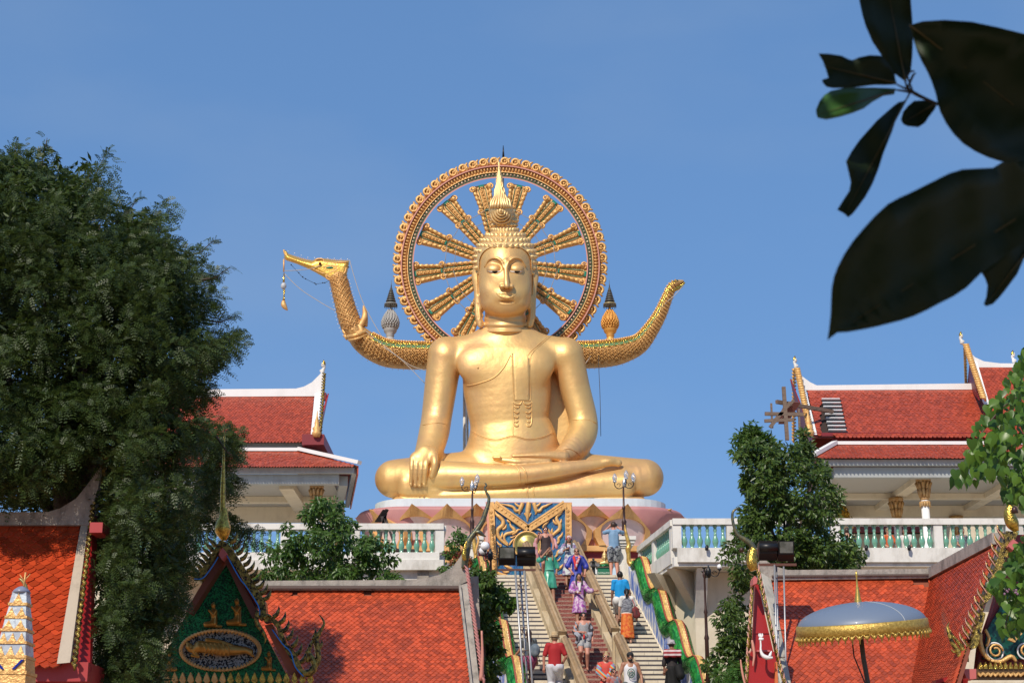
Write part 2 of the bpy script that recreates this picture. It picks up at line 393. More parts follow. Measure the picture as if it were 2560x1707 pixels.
  for ax in range(3):
   o1, o2 = [(1, 2), (2, 0), (0, 1)][ax]
   A = ins; sh = [slice(None)] * 3; sh2 = [slice(None)] * 3
   sh[ax] = slice(0, -1); sh2[ax] = slice(1, None)
   ch = A[tuple(sh)] != A[tuple(sh2)]; E = np.argwhere(ch)
   E = E[(E[:, o1] > 0) & (E[:, o2] > 0) & (E[:, o1] < V.shape[o1] - 1) & (E[:, o2] < V.shape[o2] - 1)]
   if len(E) == 0: continue
   fl = A[tuple(sh)][E[:, 0], E[:, 1], E[:, 2]]
   d1 = np.zeros(3, int); d1[o1] = 1; d2 = np.zeros(3, int); d2[o2] = 1
   g = lambda e: idx[e[:, 0], e[:, 1], e[:, 2]]
   q = np.stack([g(E - d1 - d2), g(E - d2), g(E), g(E - d1)], 1)
   q[~fl] = q[~fl][:, ::-1]; Q.append(q)
  q = np.concatenate(Q); q = q[(q >= 0).all(1)]
  return v, q
def np_mesh(name, v, q, mat):
 me = bpy.data.meshes.new(name)
 me.vertices.add(len(v)); me.vertices.foreach_set('co', np.asarray(v, np.float32).ravel())
 me.loops.add(q.size); me.loops.foreach_set('vertex_index', q.ravel().astype(np.int32))
 me.polygons.add(len(q)); me.polygons.foreach_set('loop_start', np.arange(0, q.size, 4, dtype=np.int32))
 me.polygons.foreach_set('use_smooth', np.ones(len(q), bool))
 me.update(calc_edges=True); me.validate()
 if mat: me.materials.append(mat)
 return me
def px2w(v, Y0, py0):            # (px, -py, depth in px towards the viewer) -> world, depth scale fixed at py0
 s = mpp(py0, Y0)
 Y = Y0 - v[:, 2] * s
 u = (v[:, 0] - 1280) / F; vv = (853.5 + v[:, 1]) / F
 k = Y / (CP - vv * SP)
 return np.stack([k * u, Y, CAMZ + k * (SP + vv * CP)], 1)
def field_obj(name, fld, mat, parent=None, Y0=None, py0=None, xf=None, kind=None):
 v, q = fld.mesh()
 if Y0 is not None: v = px2w(v, Y0, py0)
 if xf is not None: v = xf(v)
 b = wloc(parent) if parent else Vector((0, 0, 0))
 v = v - np.array(b)
 o = bpy.data.objects.new(name, np_mesh(name, v, q, mat)); COL.objects.link(o)
 if parent: o.parent = parent
 if kind: o['kind'] = kind
 return o
def smooth_line(pts, n=6):       # Catmull-Rom through points of any dimension
 pts = [np.array(p, float) for p in pts]; out = []
 for i in range(len(pts) - 1):
  p0 = pts[max(i - 1, 0)]; p1 = pts[i]; p2 = pts[i + 1]; p3 = pts[min(i + 2, len(pts) - 1)]
  for j in range(n):
   t = j / n
   out.append(.5 * (2 * p1 + (p2 - p0) * t + (2 * p0 - 5 * p1 + 4 * p2 - p3) * t * t + (3 * p1 - p0 - 3 * p2 + p3) * t ** 3))
 out.append(pts[-1]); return out
def ptube(mb, pts, Y, n=7, sq=1.0, sub=4, dy=0.0):     # tube through photo-pixel points (px, py, r_px[, metres toward viewer])
 pl = smooth_line(pts, sub) if sub > 1 else [np.array(p, float) for p in pts]
 W = [P(p[0], p[1], Y - (p[3] if len(p) > 3 else 0) - dy) for p in pl]
 rr = [max(.3, p[2]) * mpp(p[1], Y) for p in pl]
 mb.tube(W, rr, n, sq=sq, sqax=(0, 1, 0) if sq != 1 else None); return mb
# ================= the large seated statue
YS = 58.0
statue = thing('buddha_statue', 'giant golden seated Buddha statue in front of the spoked wheel', 'statue', P(1280, 1250, YS))
B = Field((925, -1290, -95), (1672, -818, 190), 2.4)
B.sm = 4
B.chain([(1266, -895, -4, 94), (1267, -945, 0, 110), (1270, -1000, 2, 106), (1273, -1060, 4, 98), (1282, -1115, 4, 112), (1280, -1165, 0, 125)], 26, fl=.56)
B.cone((1264, -834, -16), 57, (1264, -853, -12), 63, 6, fl=.86); B.cone((1264, -856, -8), 62, (1264, -880, -6), 84, 18, fl=.66)
for sx in (-1, 1):
 B.cone((1264 + sx * 30, -862, -8), 34, (1264 + sx * 145, -884, -6), 40, 30)
 B.ell((1264 + sx * 62, -915, 34), (58, 46, 26), 26)
# arms
B.chain([(1113, -886, -4, 43), (1103, -960, -6, 41), (1092, -1040, 2, 38), (1085, -1082, 26, 38), (1074, -1122, 62, 35), (1064, -1142, 92, 30)], 10)
B.chain([(1419, -886, -4, 40), (1436, -965, -8, 38), (1457, -1045, -4, 36), (1456, -1082, 14, 37), (1440, -1112, 48, 35), (1415, -1134, 82, 26), (1392, -1145, 100, 17)], 10)
B.rbox((1408, -1020, -42), (54, 112, 9), 8, 8)
# thighs, legs
B.cone((1215, -1180, 6), 58, (1005, -1196, 50), 50, 16); B.cone((1345, -1180, 6), 58, (1592, -1193, 45), 47, 16)
B.rbox((1290, -1212, 60), (300, 34, 62), 28, 14)
low = [(1612, -1194, 52, 47), (1500, -1212, 92, 31), (1400, -1225, 112, 24), (1300, -1231, 120, 22), (1200, -1235, 120, 18), (1140, -1237, 114, 13.5), (1105, -1238, 110, 13), (1078, -1236, 106, 10)]
up = [(985, -1197, 52, 48), (1100, -1188, 104, 37), (1200, -1187, 128, 31), (1300, -1185, 136, 25), (1400, -1173, 128, 20), (1480, -1162, 112, 14), (1525, -1156, 102, 10), (1546, -1157, 97, 9.5)]
B.chain(low, 5);
B.chain(up, 5)
B.ell((1518, -1152, 104), (18, 8, 12), 8); B.ell((1090, -1226, 112), (16, 7, 10), 6)
# toes of the raised foot / hand in the lap
B.chain([(1238, -1147, 126, 5.5), (1262, -1150, 130, 8), (1300, -1154, 134, 9), (1370, -1152, 122, 10)], 2.5)
B.chain([(1408, -1142, 104, 17), (1372, -1139, 118, 12), (1335, -1138, 130, 7.5), (1283, -1139.5, 136, 4.4)], 3, fl=1.3)
B.chain([(1372, -1147, 120, 9), (1330, -1148.5, 132, 4.5), (1292, -1147.5, 134, 3.6)], 2)
B.chain([(1250, -1143, 138, 4), (1234, -1143, 134, 4)], 2)
# right hand over the knee: back of the hand and four fingers, thumb
hd = lambda x, y: (B.front(x, y) or 60)
hf = [hd(1058, -1160), hd(1055, -1185), hd(1050, -1210)]
B.cone((1064, -1138, hf[0] + 4), 26, (1052, -1152, hf[0] + 9), 26, 12, fl=.6)
B.cone((1040, -1146, hf[0] + 8), 16, (1072, -1146, hf[0] + 8), 18, 8, fl=.7)
for (x0, x1, L) in ((1031, 1027, 1209), (1043, 1038, 1212), (1056, 1049, 1213), (1067, 1060.5, 1210)):
 d0 = hf[0] + 14; d1 = hf[1] + 9; d2 = hf[2] + 6
 B.chain([(x0, -1146, d0, 7.0), (x0 * .6 + x1 * .4, -1172, d1 + 2, 6.2), (x1, -L, d2, 4.9)], 1.6)
tf = hd(1082, -1175)
B.chain([(1082, -1130, hf[0] + 2, 13), (1087, -1152, tf + 7, 9), (1085, -1172, tf + 8, 8), (1079, -1190, tf + 6, 5.5)], 6)
B.rbox((1298, -1264, 40), (318, 22, 76), 14, 6)
body = field_obj('body', B, M_GOLD, statue, YS, 1245)
def sf(fl, pts, off=0.0):        # photo-pixel path laid on the front of a field -> world points
 out = []
 last = None
 for x, y in pts:
  d = fl.front(x, y)
  if d is None: d = last if last is not None else 0
  last = d; out.append((x, y, d + off))
 return out
def stube(mb, fl, path, r, Y0, py0, n=6, sub=6, off=.35, taper=False):
 pl = smooth_line([(x, -y) for x, y in path], sub); q = np.array(sf(fl, pl, off))
 if len(q) > 4: q[1:-1, 2] = (q[:-2, 2] + q[1:-1, 2] * 2 + q[2:, 2]) / 4
 W = px2w(q, Y0, py0); s = mpp(py0, Y0); m = len(W)
 rr = [r * s * ((1 - abs(2 * i / (m - 1) - 1) ** 3 * .85) if taper else 1) for i in range(m)]
 mb.tube(W, rr, n); return mb
def spatch(mb, fl, L, Rr, Y0, py0, off, sub=5, nu=7):       # patch between two px polylines, raised off the surface
 A = smooth_line([(x, -y) for x, y in L], sub); C = smooth_line([(x, -y) for x, y in Rr], sub); rows = len(A); g = []
 for a, c in zip(A, C):
  for j in range(nu + 2):
   t = min(max((j - 1) / (nu - 1), 0), 1); e = (j == 0 or j == nu + 1); p = a + (c - a) * t
   d = fl.front(p[0], p[1]); d = 0 if d is None else d
   g.append((p[0], p[1], d + (-2 if e else off)))
 W = px2w(np.array(g), Y0, py0); n2 = nu + 2
 fs = [(i * n2 + j, (i + 1) * n2 + j, (i + 1) * n2 + j + 1, i * n2 + j + 1) for i in range(rows - 1) for j in range(n2 - 1)]
 mb.add(W, fs, True); return mb
sm = MB()
spatch(sm, B, [(1279, 882), (1281, 920), (1284, 960), (1286, 999)], [(1325, 896), (1325, 930), (1325, 965), (1324, 999)], YS, 1245, 1.2)
part('sash_panel', sm, M_GOLD, statue, smooth=True)
ln = MB()
for path, r in [([(1378, 840), (1362, 853), (1345, 868), (1330, 884), (1325, 900), (1326, 950), (1326, 997), (1316, 1001), (1288, 1001), (1284, 985), (1281, 940), (1279, 890)], 1.15),
    ([(1372, 841), (1356, 853), (1340, 867), (1322, 884), (1318, 898), (1319, 950), (1319, 990)], 1.0),
    ([(1166, 964), (1190, 960), (1232, 945), (1258, 920), (1276, 888)], 1.7),
    ([(1178, 1076), (1205, 1090), (1240, 1098), (1282, 1089), (1320, 1097), (1355, 1092), (1384, 1080)], 1.1),
    ([(1177, 1079), (1205, 1093), (1240, 1101), (1282, 1092), (1320, 1100), (1355, 1095), (1384, 1083)], .8),
    ([(1057, 1062), (1080, 1058), (1100, 1057), (1118, 1061)], 1.1), ([(1432, 1050), (1455, 1048), (1475, 1050), (1492, 1058)], 1.1),
    ([(1405, 1123), (1425, 1122), (1442, 1130), (1450, 1140)], 1.3),
    ([(1275, 1161), (1290, 1166), (1299, 1182), (1300, 1208)], 2.2), ([(1287, 1160), (1304, 1167), (1315, 1182), (1316, 1206)], 2.2),
    ([(1322, 1212), (1318, 1228), (1320, 1247)], 2.0), ([(1337, 1210), (1333, 1226), (1336, 1247)], 2.0),
    ([(1283, 1066), (1282, 1078), (1284, 1088)], 1.2)]:
 ln = MB(); stube(ln, B, path, r, YS, 1245); part('robe_edge', ln, M_GOLD, statue)
fm = MB()
for sx in (0, 1):
 X = lambda x: x if not sx else 2 * 1307 - x - 1
 for path in ([(1283, 1001), (1283, 1040), (1286, 1062), (1294, 1065), (1297, 1058)], [(1305, 1002), (1300, 1010), (1290, 1010), (1284, 1005)],
                 [(1284, 1014), (1292, 1019), (1300, 1015)], [(1284, 1026), (1292, 1032), (1299, 1029)], [(1284, 1040), (1292, 1044), (1297, 1040)], [(1285, 1052), (1291, 1055), (1296, 1051)]):
  stube(fm, B, [(X(x), y) for x, y in path], 2.3, YS, 1245, taper=True)
part('robe_tail', fm, M_GOLD, statue)
for (x, y) in ((1027, 1210), (1038, 1212.5), (1049, 1213.5), (1060.5, 1210.5)):
 nm = MB(); d = hf[2] + 6 + 3.6
 c = px2w(np.array([[x, -(y - 1), d]]), YS, 1245)[0]; s = mpp(1245, YS); nm.ball(c, 3.6 * s, 8, (1, .6, 1.35)); part('fingernail', nm, M_GOLD, statue)
nm = MB()
for x, y in ((1195, 919),):
 d = B.front(x, -y); nm.ball(px2w(np.array([[x, -y, d]]), YS, 1245)[0], 2.6 * mpp(1245, YS), 8)
part('nipple', nm, M_GOLD, statue)
# ---- head
HY, HP = 57.9, 700
H = Field((1160, -898, -110), (1352, -455, 104), 1.25); H.sm = 3
cx = 1263
H.ell((cx, -655, -14), (72, 78, 80), 0)
H.ell((cx, -700, 6), (65, 84, 66), 10)
H.ell((cx, -742, 12), (56, 50, 56), 14)
H.rbox((cx, -726, 6), (60, 62, 52), 38, 16)
H.ell((cx, -770, 34), (30, 20, 24), 14)                      # chin
H.ell((cx - 36, -722, 34), (24, 26, 24), 14); H.ell((cx + 36, -722, 34), (24, 26, 24), 14)
H.ell((cx, -552, -26), (31, 32, 36), 20)                     # topknot
# neck with three rings
H.chain([(cx, -775, -14, 50), (cx, -800, -14, 51), (cx, -832, -22, 52), (cx, -864, -52, 42)], 6)
for y, r in ((797, 51.5), (812, 52.5), (828, 55)): H.ell((cx, -y, -14), (r, 9, r), 7)
for y in (804, 820):
 pass
# brow ridge and eye sockets
for s_ in (-1, 1):
 ex = cx + s_ * 27
 H.ell((ex, -668, 66), (20, 16, 9), 6, sub=True)
 H.ell((ex, -672, 55), (19, 13, 13), 4)                   # lid
 pl = [(cx + s_ * 4, -668), (cx + s_ * 8, -655), (cx + s_ * 18, -646), (cx + s_ * 30, -644.5), (cx + s_ * 42, -650), (cx + s_ * 51, -665)]
 pts = []
 base = {}
 for i, (x, y) in enumerate(smooth_line(pl, 3)):
  u = (x - cx) / 67.; pts.append((x, y, 64 * math.sqrt(max(0, 1 - u * u)) + 4.2 + (5 if abs(x - cx) < 10 else 0), 2.7))
 H.chain(pts, 3)
# nose
H.chain([(cx + 1, -652, 66, 5.0), (cx + 2, -680, 76, 5.0), (cx + 3, -705, 85, 7.0), (cx + 4, -714, 86, 7.5)], 6)
H.ell((cx - 8, -715, 77), (8, 6.5, 9), 3); H.ell((cx + 15, -715, 77), (8, 6.5, 9), 3)
for s_ in (-1, 1): H.ell((cx + 3.5 + s_ * 7, -722.5, 82), (3.2, 2.2, 5), 1.5, sub=True)
# mouth
mc = cx + 4
H.ell((mc, -738, 58), (28, 16, 14), 12)
fz = lambda x, y: (H.front(x, y) or 60)
upl = [(mc - 25, -732.5), (mc - 16, -734.5), (mc - 6, -732), (mc, -733.5), (mc + 6, -732), (mc + 16, -734.5), (mc + 25, -732.5)]
lol = [(mc - 22, -736.5), (mc - 12, -741.5), (mc, -744), (mc + 12, -741.5), (mc + 22, -736.5)]
mid = [(mc - 25, -733.8), (mc - 12, -738.2), (mc, -738.5), (mc + 12, -738.2), (mc + 25, -733.8)]
U = [(x, y, fz(x, y) - .3, 2.1 if 3 < i < 21 else 1.2) for i, (x, y) in enumerate(smooth_line(upl, 4))]
Lo = [(x, y, fz(x, y) - .5, 2.7 if 2 < i < 14 else 1.5) for i, (x, y) in enumerate(smooth_line(lol, 4))]
Mi = [(x, y, fz(x, y) + 3.2, 1.2) for x, y in smooth_line(mid, 4)]
ph = [fz(mc, -727)]
H.chain([(mc - 9, -728, fz(mc - 9, -728) - 1, 2.2), (mc - 18, -733, fz(mc - 18, -733) - 1, 1.6)], 2); H.chain([(mc + 9, -728, fz(mc + 9, -728) - 1, 2.2), (mc + 18, -733, fz(mc + 18, -733) - 1, 1.6)], 2)
H.chain(U, 1.2); H.chain(Lo, 1.4); H.chain(Mi, 1.0, sub=True)
H.ell((mc, -754, 68), (18, 3.6, 6), 4, sub=True)
# ears
for s_ in (-1, 1):
 ax = cx + s_ * 70; sh = 0 if s_ < 0 else 2
 E = [(ax, -672, -4, 9), (ax + s_ * 4, -690, -4, 10), (ax + s_ * 1, -720, -2, 8), (ax - s_ * 1, -755, 0, 8), (ax - s_ * 3, -790, 3, 8.5), (ax - s_ * 7, -812, 4, 6.5)]
 H.chain(E, 12, fl=.9)
 H.chain([(ax - s_ * 4, -688, 8, 4), (ax - s_ * 4, -735, 9, 3.2)], 2, sub=True)
 H.chain([(ax - s_ * 1, -760, 9, 2), (ax - s_ * 4, -795, 12, 2)], 1.5, sub=True)
head = field_obj('head', H, M_GOLD, statue, HY, HP)
# eyes: almond whites and dark pupils set on the lids
for s_ in (-1, 1):
 ex = cx + s_ * 27 + (1 if s_ > 0 else -1)
 em = MB(); top = []; bot = []
 for i in range(11):
  t = i / 10; x = ex - 18 + 36 * t
  top.append((x, 677.0 + .8 * math.sin(math.pi * t))); bot.append((x, 677.2 + 5.6 * math.sin(math.pi * t) ** .8))
 spatch(em, H, top, bot, HY, HP, 1.0, sub=1, nu=4); part('eye', em, mat('eye_white', (.6, .55, .48), .4), statue)
 em = MB(); spatch(em, H, [(ex + 2 - 6.5 + 13 * i / 6, 677.6) for i in range(7)], [(ex + 2 - 6.5 + 13 * i / 6, 677.8 + 5.2 * math.sin(math.pi * (i + .6) / 7.2) ** .5) for i in range(7)], HY, HP, 1.7, sub=1, nu=4)
 part('pupil', em, mat('pupil_black', (.01, .008, .008), .15), statue)
# hair cap (smooth shell under the curls), curls
HC = Field((1165, -700, -105), (1362, -500, 90), 1.8)
HC.ell((cx, -652, -16), (78, 80, 82), 0); HC.ell((cx - 2, -553, -24), (31, 33, 36), 20)
# cut the face opening: cone forward of the hairline
HC.rbox((cx, -770, 80), (65, 152, 92), 40, 2, sub=True)
HC.half(1, -690)
field_obj('hair_cap', HC, M_CURL, statue, HY, HP)
cm = MB(); prof = [(1.0, -.25), (1.0, 0.0), (.86, .12), (.78, .12), (.74, .30), (.56, .42), (.48, .42), (.44, .58), (.24, .68), (.02, .72)]
cm.lathe((0, 0, 0), prof, 10)
curl_me = mkmesh('curl', cm, M_CURL)
s67 = mpp(HP, HY)
def place_curls(rows):
 n = 0
 for (yy, step, rr, a0, a1, off) in rows:
  cols = int((a1 - a0) / step)
  for i in range(cols + 1):
   a = R(a0 + step * (i + off)); dirx, dird = math.sin(a), math.cos(a)
   t = 130.0
   # march inwards along the horizontal direction to the cap surface
   hit = None; ccx, ccd = cx, -20
   while t > 4:
    x = ccx + dirx * t; d = ccd + dird * t
    ii = [int(round((x - HC.lo[0]) / HC.h)), int(round((-yy - HC.lo[1]) / HC.h)), int(round((d - HC.lo[2]) / HC.h))]
    if all(0 <= ii[k] < HC.n[k] for k in range(3)) and HC.V[ii[0], ii[1], ii[2]] < 0: hit = (x, -yy, d, ii); break
    t -= 1.2
   if not hit: continue
   x, y, d, ii = hit
   ii = [min(max(ii[k], 1), HC.n[k] - 2) for k in range(3)]; V = HC.V
   g = Vector((V[ii[0] + 1, ii[1], ii[2]] - V[ii[0] - 1, ii[1], ii[2]], V[ii[0], ii[1] + 1, ii[2]] - V[ii[0], ii[1] - 1, ii[2]], V[ii[0], ii[1], ii[2] + 1] - V[ii[0], ii[1], ii[2] - 1])).normalized()
   wp = px2w(np.array([[x, y, d]]), HY, HP)[0]
   nz = Vector((g.x, -g.z, g.y)); q = Vector((0, 0, 1)).rotation_difference(nz)
   sc = rr * s67 * .84
   inst('curl', curl_me, statue, mtx=Matrix.Translation(Vector(wp)) @ q.to_matrix().to_4x4() @ Matrix.Diagonal((sc, sc, sc * 1.35, 1)))
   n += 1
 return n
rows = []
for i, yy in enumerate((530, 541)): rows.append((yy, 26, 7.4, -100, 100, .5 * (i % 2)))
for i, yy in enumerate((552, 563)): rows.append((yy, 21, 7.6, -108, 108, .5 * (i % 2)))
for i, yy in enumerate((575, 588)): rows.append((yy, 13.4, 8.0, -112, 112, .5 * (i % 2)))
rows.append((601, 11.5, 8.2, -112, 112, 0)); rows.append((614, 10.8, 8.3, -112, 112, .5))
for i, yy in enumerate((628, 642, 656, 670, 683)):
 for sg in (-1, 1):
  a = [48, 56, 62, 66, 68][i]; rows.append((yy, 11.5, 7.8, a if sg > 0 else -112, 112 if sg > 0 else -a, 0))
ncurl = place_curls(rows)
# flame finial
fb = MB(); fc = P(1253, 552, HY - 0.1)
sp = mpp(530, HY)
prof = [(16, 556), (25, 550), (30, 538), (31, 526), (28, 516), (22, 507), (17, 498), (13.5, 486), (11, 474), (9, 462), (7.5, 448), (5.5, 438), (3.2, 428), (1.8, 412), (.6, 402)]
pz = [(r * sp, P(1253, y, HY).z - fc.z) for r, y in prof]
fb.lathe(fc, pz, 20); fb.v = [(p[0] - .09 * max(0, (p[2] - fc.z) / 2.2) ** 1.5, p[1], p[2]) for p in fb.v]; flame = part('flame_finial', fb, M_CURL, statue)
fl = MB()
for i in range(5):
 rr_ = 4.5 + 5.2 * i; c = P(1253, 528, HY - .58 + .035 * i); pts = []
 for j in range(22):
  a = 2 * math.pi * j / 21 + math.pi / 2; pts.append(c + Vector((rr_ * sp * math.cos(a), (.14 * (rr_ / 22) ** 2), rr_ * sp * math.sin(a) * .95 - i * .02)))
 fl.tube(pts, 2.7 * sp, 6)
for i in range(-4, 5):
 x0 = 1253 + i * 5.4; pts = []
 topy = 404 + abs(i) * 13 + (4 if i > 0 else 0)
 for j in range(13):
  t = j / 12; y = 536 - abs(i) * 1.5 + (topy - 536) * t; half = np.interp(y, [402, 428, 448, 476, 498, 512, 528], [.8, 3.2, 7.5, 12, 17, 24, 27])
  x = 1253 - 6 * t + i / 4.2 * half * (1 - .25 * t) + 1.6 * math.sin(t * 15 + i) * (1 - t * .5)
  dep = math.sqrt(max(.02, 1 - (i / 4.8) ** 2)) * half * sp
  pts.append(P(x, y, HY) + Vector((0, -dep * 1.1 - .13, 0)))
 fl.tube(pts, [max(.35, 4.0 * (1 - j / 13) ** .8) * sp for j in range(13)], 6)
part('flame_tongue', fl, M_CURL, statue)
c = P(1253, 528, HY - .6); fk = MB(); fk.lathe(c, [(4 * sp, -.02), (3 * sp, .04), (1.5 * sp, .07), (.3 * sp, .09)], 10, axis=(0, -1, 0)); part('flame_boss', fk, M_CURL, statue)
# ================= the wheel behind the head
WY = 60.6
wheel = thing('spoked_wheel', 'huge round golden wheel with carved spokes standing behind the statue head', 'wheel', P(1250, 935, WY))
WC = (1250.5, 662)
def wp(r, a, dy=0.0): return P(WC[0] + r * math.sin(a), WC[1] - r * math.cos(a), WY - dy)
def annulus(r0, r1, d0, d1, n=120, prof=None):     # ring with rectangular section, in px radii and metres depth
 m = MB(); vs = []
 for i in range(n):
  a = 2 * math.pi * i / n
  vs += [wp(r0, a, d0), wp(r1, a, d0), wp(r1, a, d1), wp(r0, a, d1)]
 fs = []
 for i in range(n):
  j = (i + 1) % n
  for k in range(4): fs.append((i * 4 + k, i * 4 + (k + 1) % 4, j * 4 + (k + 1) % 4, j * 4 + k))
 m.add(vs, fs); return m
part('inner_rim', annulus(217, 220, -.35, .34), M_PINK, wheel)
part('bead_band', annulus(220, 231, -.3, .26), M_GREENDK, wheel)
part('bead_band_edge', annulus(231, 233, -.3, .32), M_ORNL, wheel)
part('ridged_band', annulus(233, 246, -.3, .22), M_ORNL, wheel)
part('outer_rim', annulus(246, 249, -.3, .34), M_PINK, wheel)
s0 = mpp(660, WY)
bm_ = MB()
for i in range(158):
 a = 2 * math.pi * i / 158
 bm_.ball(wp(225.5, a, .27), 2.9 * s0, 5)
part('bead', bm_, mat('pearl_bead', (.55, .42, .28), .3, .3, island=.45), wheel, kind='stuff')
rg = MB()
for i in range(190):
 a = 2 * math.pi * i / 190
 rg.tube([wp(234, a, .22), wp(238, a, .31), wp(245, a, .24)], [1.6 * s0, 2.6 * s0, 2.0 * s0], 5)
part('ridge', rg, M_ORNL, wheel, kind='stuff')
# scroll ornament, built once (local: x tangent, z outward, y depth), shared by 60 copies
def scroll_mesh():
 m = MB(); s = s0 * 1.07; pts = []; rr = []
 for j in range(20):
  t = j / 19; a = -2.2 + t * 9.4; r = 9.2 * (1 - max(0, t - .5) * 1.1)
  pts.append(Vector((math.cos(a) * r * s - 1.5 * s, -.08 - .1 * t, (math.sin(a) * r + 9) * s))); rr.append((4.3 - 2.0 * t) * s)
 m.tube(pts, rr, 6)
 m.ball((-1.5 * s, -.2, 9 * s), 3.2 * s, 6); m.lathe((-1.5 * s, 0, 9 * s), [(9 * s, 0), (8.5 * s, .08), (1, .09)][:2] + [(.01, .1)], 14, axis=(0, -1, 0))
 m.tube([(4 * s, -.05, 14 * s), (9 * s, -.12, 16 * s), (12 * s, -.1, 20 * s), (10 * s, -.05, 22 * s)], [3.4 * s, 3 * s, 2 * s, .6 * s], 6)
 m.tube([(-8 * s, -.05, 2 * s), (-12 * s, -.1, 6 * s), (-11 * s, -.1, 10 * s)], [3 * s, 2.4 * s, .8 * s], 6)
 m.tube([(6 * s, -.05, 1 * s), (10 * s, -.1, 6 * s), (13 * s, -.1, 8 * s)], [3 * s, 2.6 * s, .8 * s], 6)
 m.box((0, -.02, 1.5 * s), (25 * s, .12, 4 * s))
 return mkmesh('scroll', m, M_ORN)
scroll = scroll_mesh()
for i in range(60):
 a = 2 * math.pi * (i + .5) / 60; p = wp(245.5, a, .02); q = wp(260, a, .02); z = (q - p).normalized(); x = Vector((0, 1, 0)).cross(z).normalized() * (-1)
 if i in (29, 30): continue
 M4 = Matrix((( -x.x, 0, z.x, p.x), (-x.y, 1, z.y, p.y), (-x.z, 0, z.z, p.z), (0, 0, 0, 1)))
 inst('scroll', scroll, wheel, mtx=M4)
# spokes
part('hub', MB().lathe(wp(0, 0, -.35), [(52 * s0, 0), (52 * s0, .6), (40 * s0, .7), (.1, .75)], 24, axis=(0, -1, 0)), M_ORN, wheel)
def spoke_geo():
 s = s0; b = MB()
 L0, L1 = 50, 217
 def bar(x0, x1, w0, w1, y0, y1):
  b.box8([(-w0 * s, y0, x0 * s), (w0 * s, y0, x0 * s), (w0 * s, y1, x0 * s), (-w0 * s, y1, x0 * s), (-w1 * s, y0, x1 * s), (w1 * s, y0, x1 * s), (w1 * s, y1, x1 * s), (-w1 * s, y1, x1 * s)])
 bar(L0, 148, 10, 13, -.1, .22); bar(148, 217, 12, 19, -.1, .22)
 e = MB()
 for (x0, x1, w0, w1) in ((L0, 146, 12.5, 16), (150, 215, 15, 23)): e.box8([(sx * w_ * s, yy, zz * s) for zz, w_ in ((x0, w0), (x1, w1)) for sx, yy in ((-1, -.04), (1, -.04), (1, .16), (-1, .16))])
 for (x0, x1, w0, w1) in ((L0, 146, 11, 14), (150, 215, 13, 21)):
  n = 7 if x0 == L0 else 5
  for i in range(n):
   t = (i + .5) / n; z = x0 + (x1 - x0) * t; w_ = w0 + (w1 - w0) * t
   for sg in (-1, 1):
    e.tube([(sg * (w_ - 5) * s, -.08, (z - 7) * s), (sg * (w_ + .5) * s, -.14, (z - 2) * s), (sg * (w_ + 1.5) * s, -.12, (z + 5) * s), (sg * (w_ + 4) * s, -.05, (z + 7) * s)], [3.2 * s, 5.4 * s, 4.4 * s, 1.2 * s], 6)
 for z, w_, r in ((143, 17, 8.5), (207, 23, 9.5)):
  for sg in (-1, 1):
   pts = []; rr = []
   for j in range(14):
    t = j / 13; a = math.pi * .5 * (1) + sg * -1 * (t * 6.5 - 1.5); rad = r * (1 - t * .7)
    pts.append((sg * w_ * s + math.cos(a) * rad * s * 1, -.12 - .1 * t, z * s + math.sin(a) * rad * s)); rr.append((3 - 1.3 * t) * s)
   e.tube(pts, rr, 6); e.ball((sg * w_ * s, -.22, z * s), 2.4 * s, 5)
 g = MB()
 for (x0, x1, w0, w1) in ((L0, 140, 6, 6.5), (152, 206, 7, 9)):
  g.tube([(-w0 * s, -.13, x0 * s), (-w1 * s, -.13, x1 * s), (0, -.13, (x1 + w1) * s), (w1 * s, -.13, x1 * s), (w0 * s, -.13, x0 * s)], .9 * s, 5)
 r = MB()
 for z in list(range(56, 142, 9)) + list(range(154, 210, 9)):
  for k in range(4):
   a = k * math.pi / 2 + .78; r.ball((math.cos(a) * 3 * s, -.13, (z + math.sin(a) * 3) * s), 3 * s, 4)
  r.ball((0, -.19, z * s), 1.7 * s, 4)
 c = MB(); c.box((0, -.12, 213 * s), (13 * s, .1, 6 * s)); c.box((0, -.12, 147 * s), (11 * s, .1, 3 * s))
 return [('spoke', mkmesh('spoke', b, M_ORNL)), ('leaf_edge', mkmesh('leaf_edge', e, M_ORN)), ('piping', mkmesh('piping', g, M_GREENB)), ('rosette', mkmesh('rosette', r, M_ORN)), ('collar', mkmesh('collar', c, M_GREENB))]
SG = spoke_geo()
for i in range(13):
 a = 2 * math.pi * (i + .5) / 13
 p = wp(0, 0, .05); q = wp(200, a, .05); z = (q - p).normalized(); x = Vector((0, 1, 0)).cross(z).normalized()
 M4 = Matrix(((x.x, 0, z.x, p.x), (x.y, 1, z.y, p.y), (x.z, 0, z.z, p.z), (0, 0, 0, 1)))
 root = inst('spoke', SG[0][1], wheel, mtx=M4)
 for nm_, me in SG[1:]:
  o = bpy.data.objects.new(nm_, me); COL.objects.link(o); o.parent = root
  if nm_ in ('rosette', 'leaf_edge'): o['kind'] = 'stuff'
cb = MB()
for r in (118, 142):
 pts = [wp(r, 2 * math.pi * (i + .5) / 13, .35) for i in range(13)]
 for a, b_ in zip(pts, pts[1:] + pts[:1]): cb.tube([a, (a + b_) / 2 - Vector((0, 0, .05)), b_], .012, 4)
part('string_light_cable', cb, M_CONC, wheel)
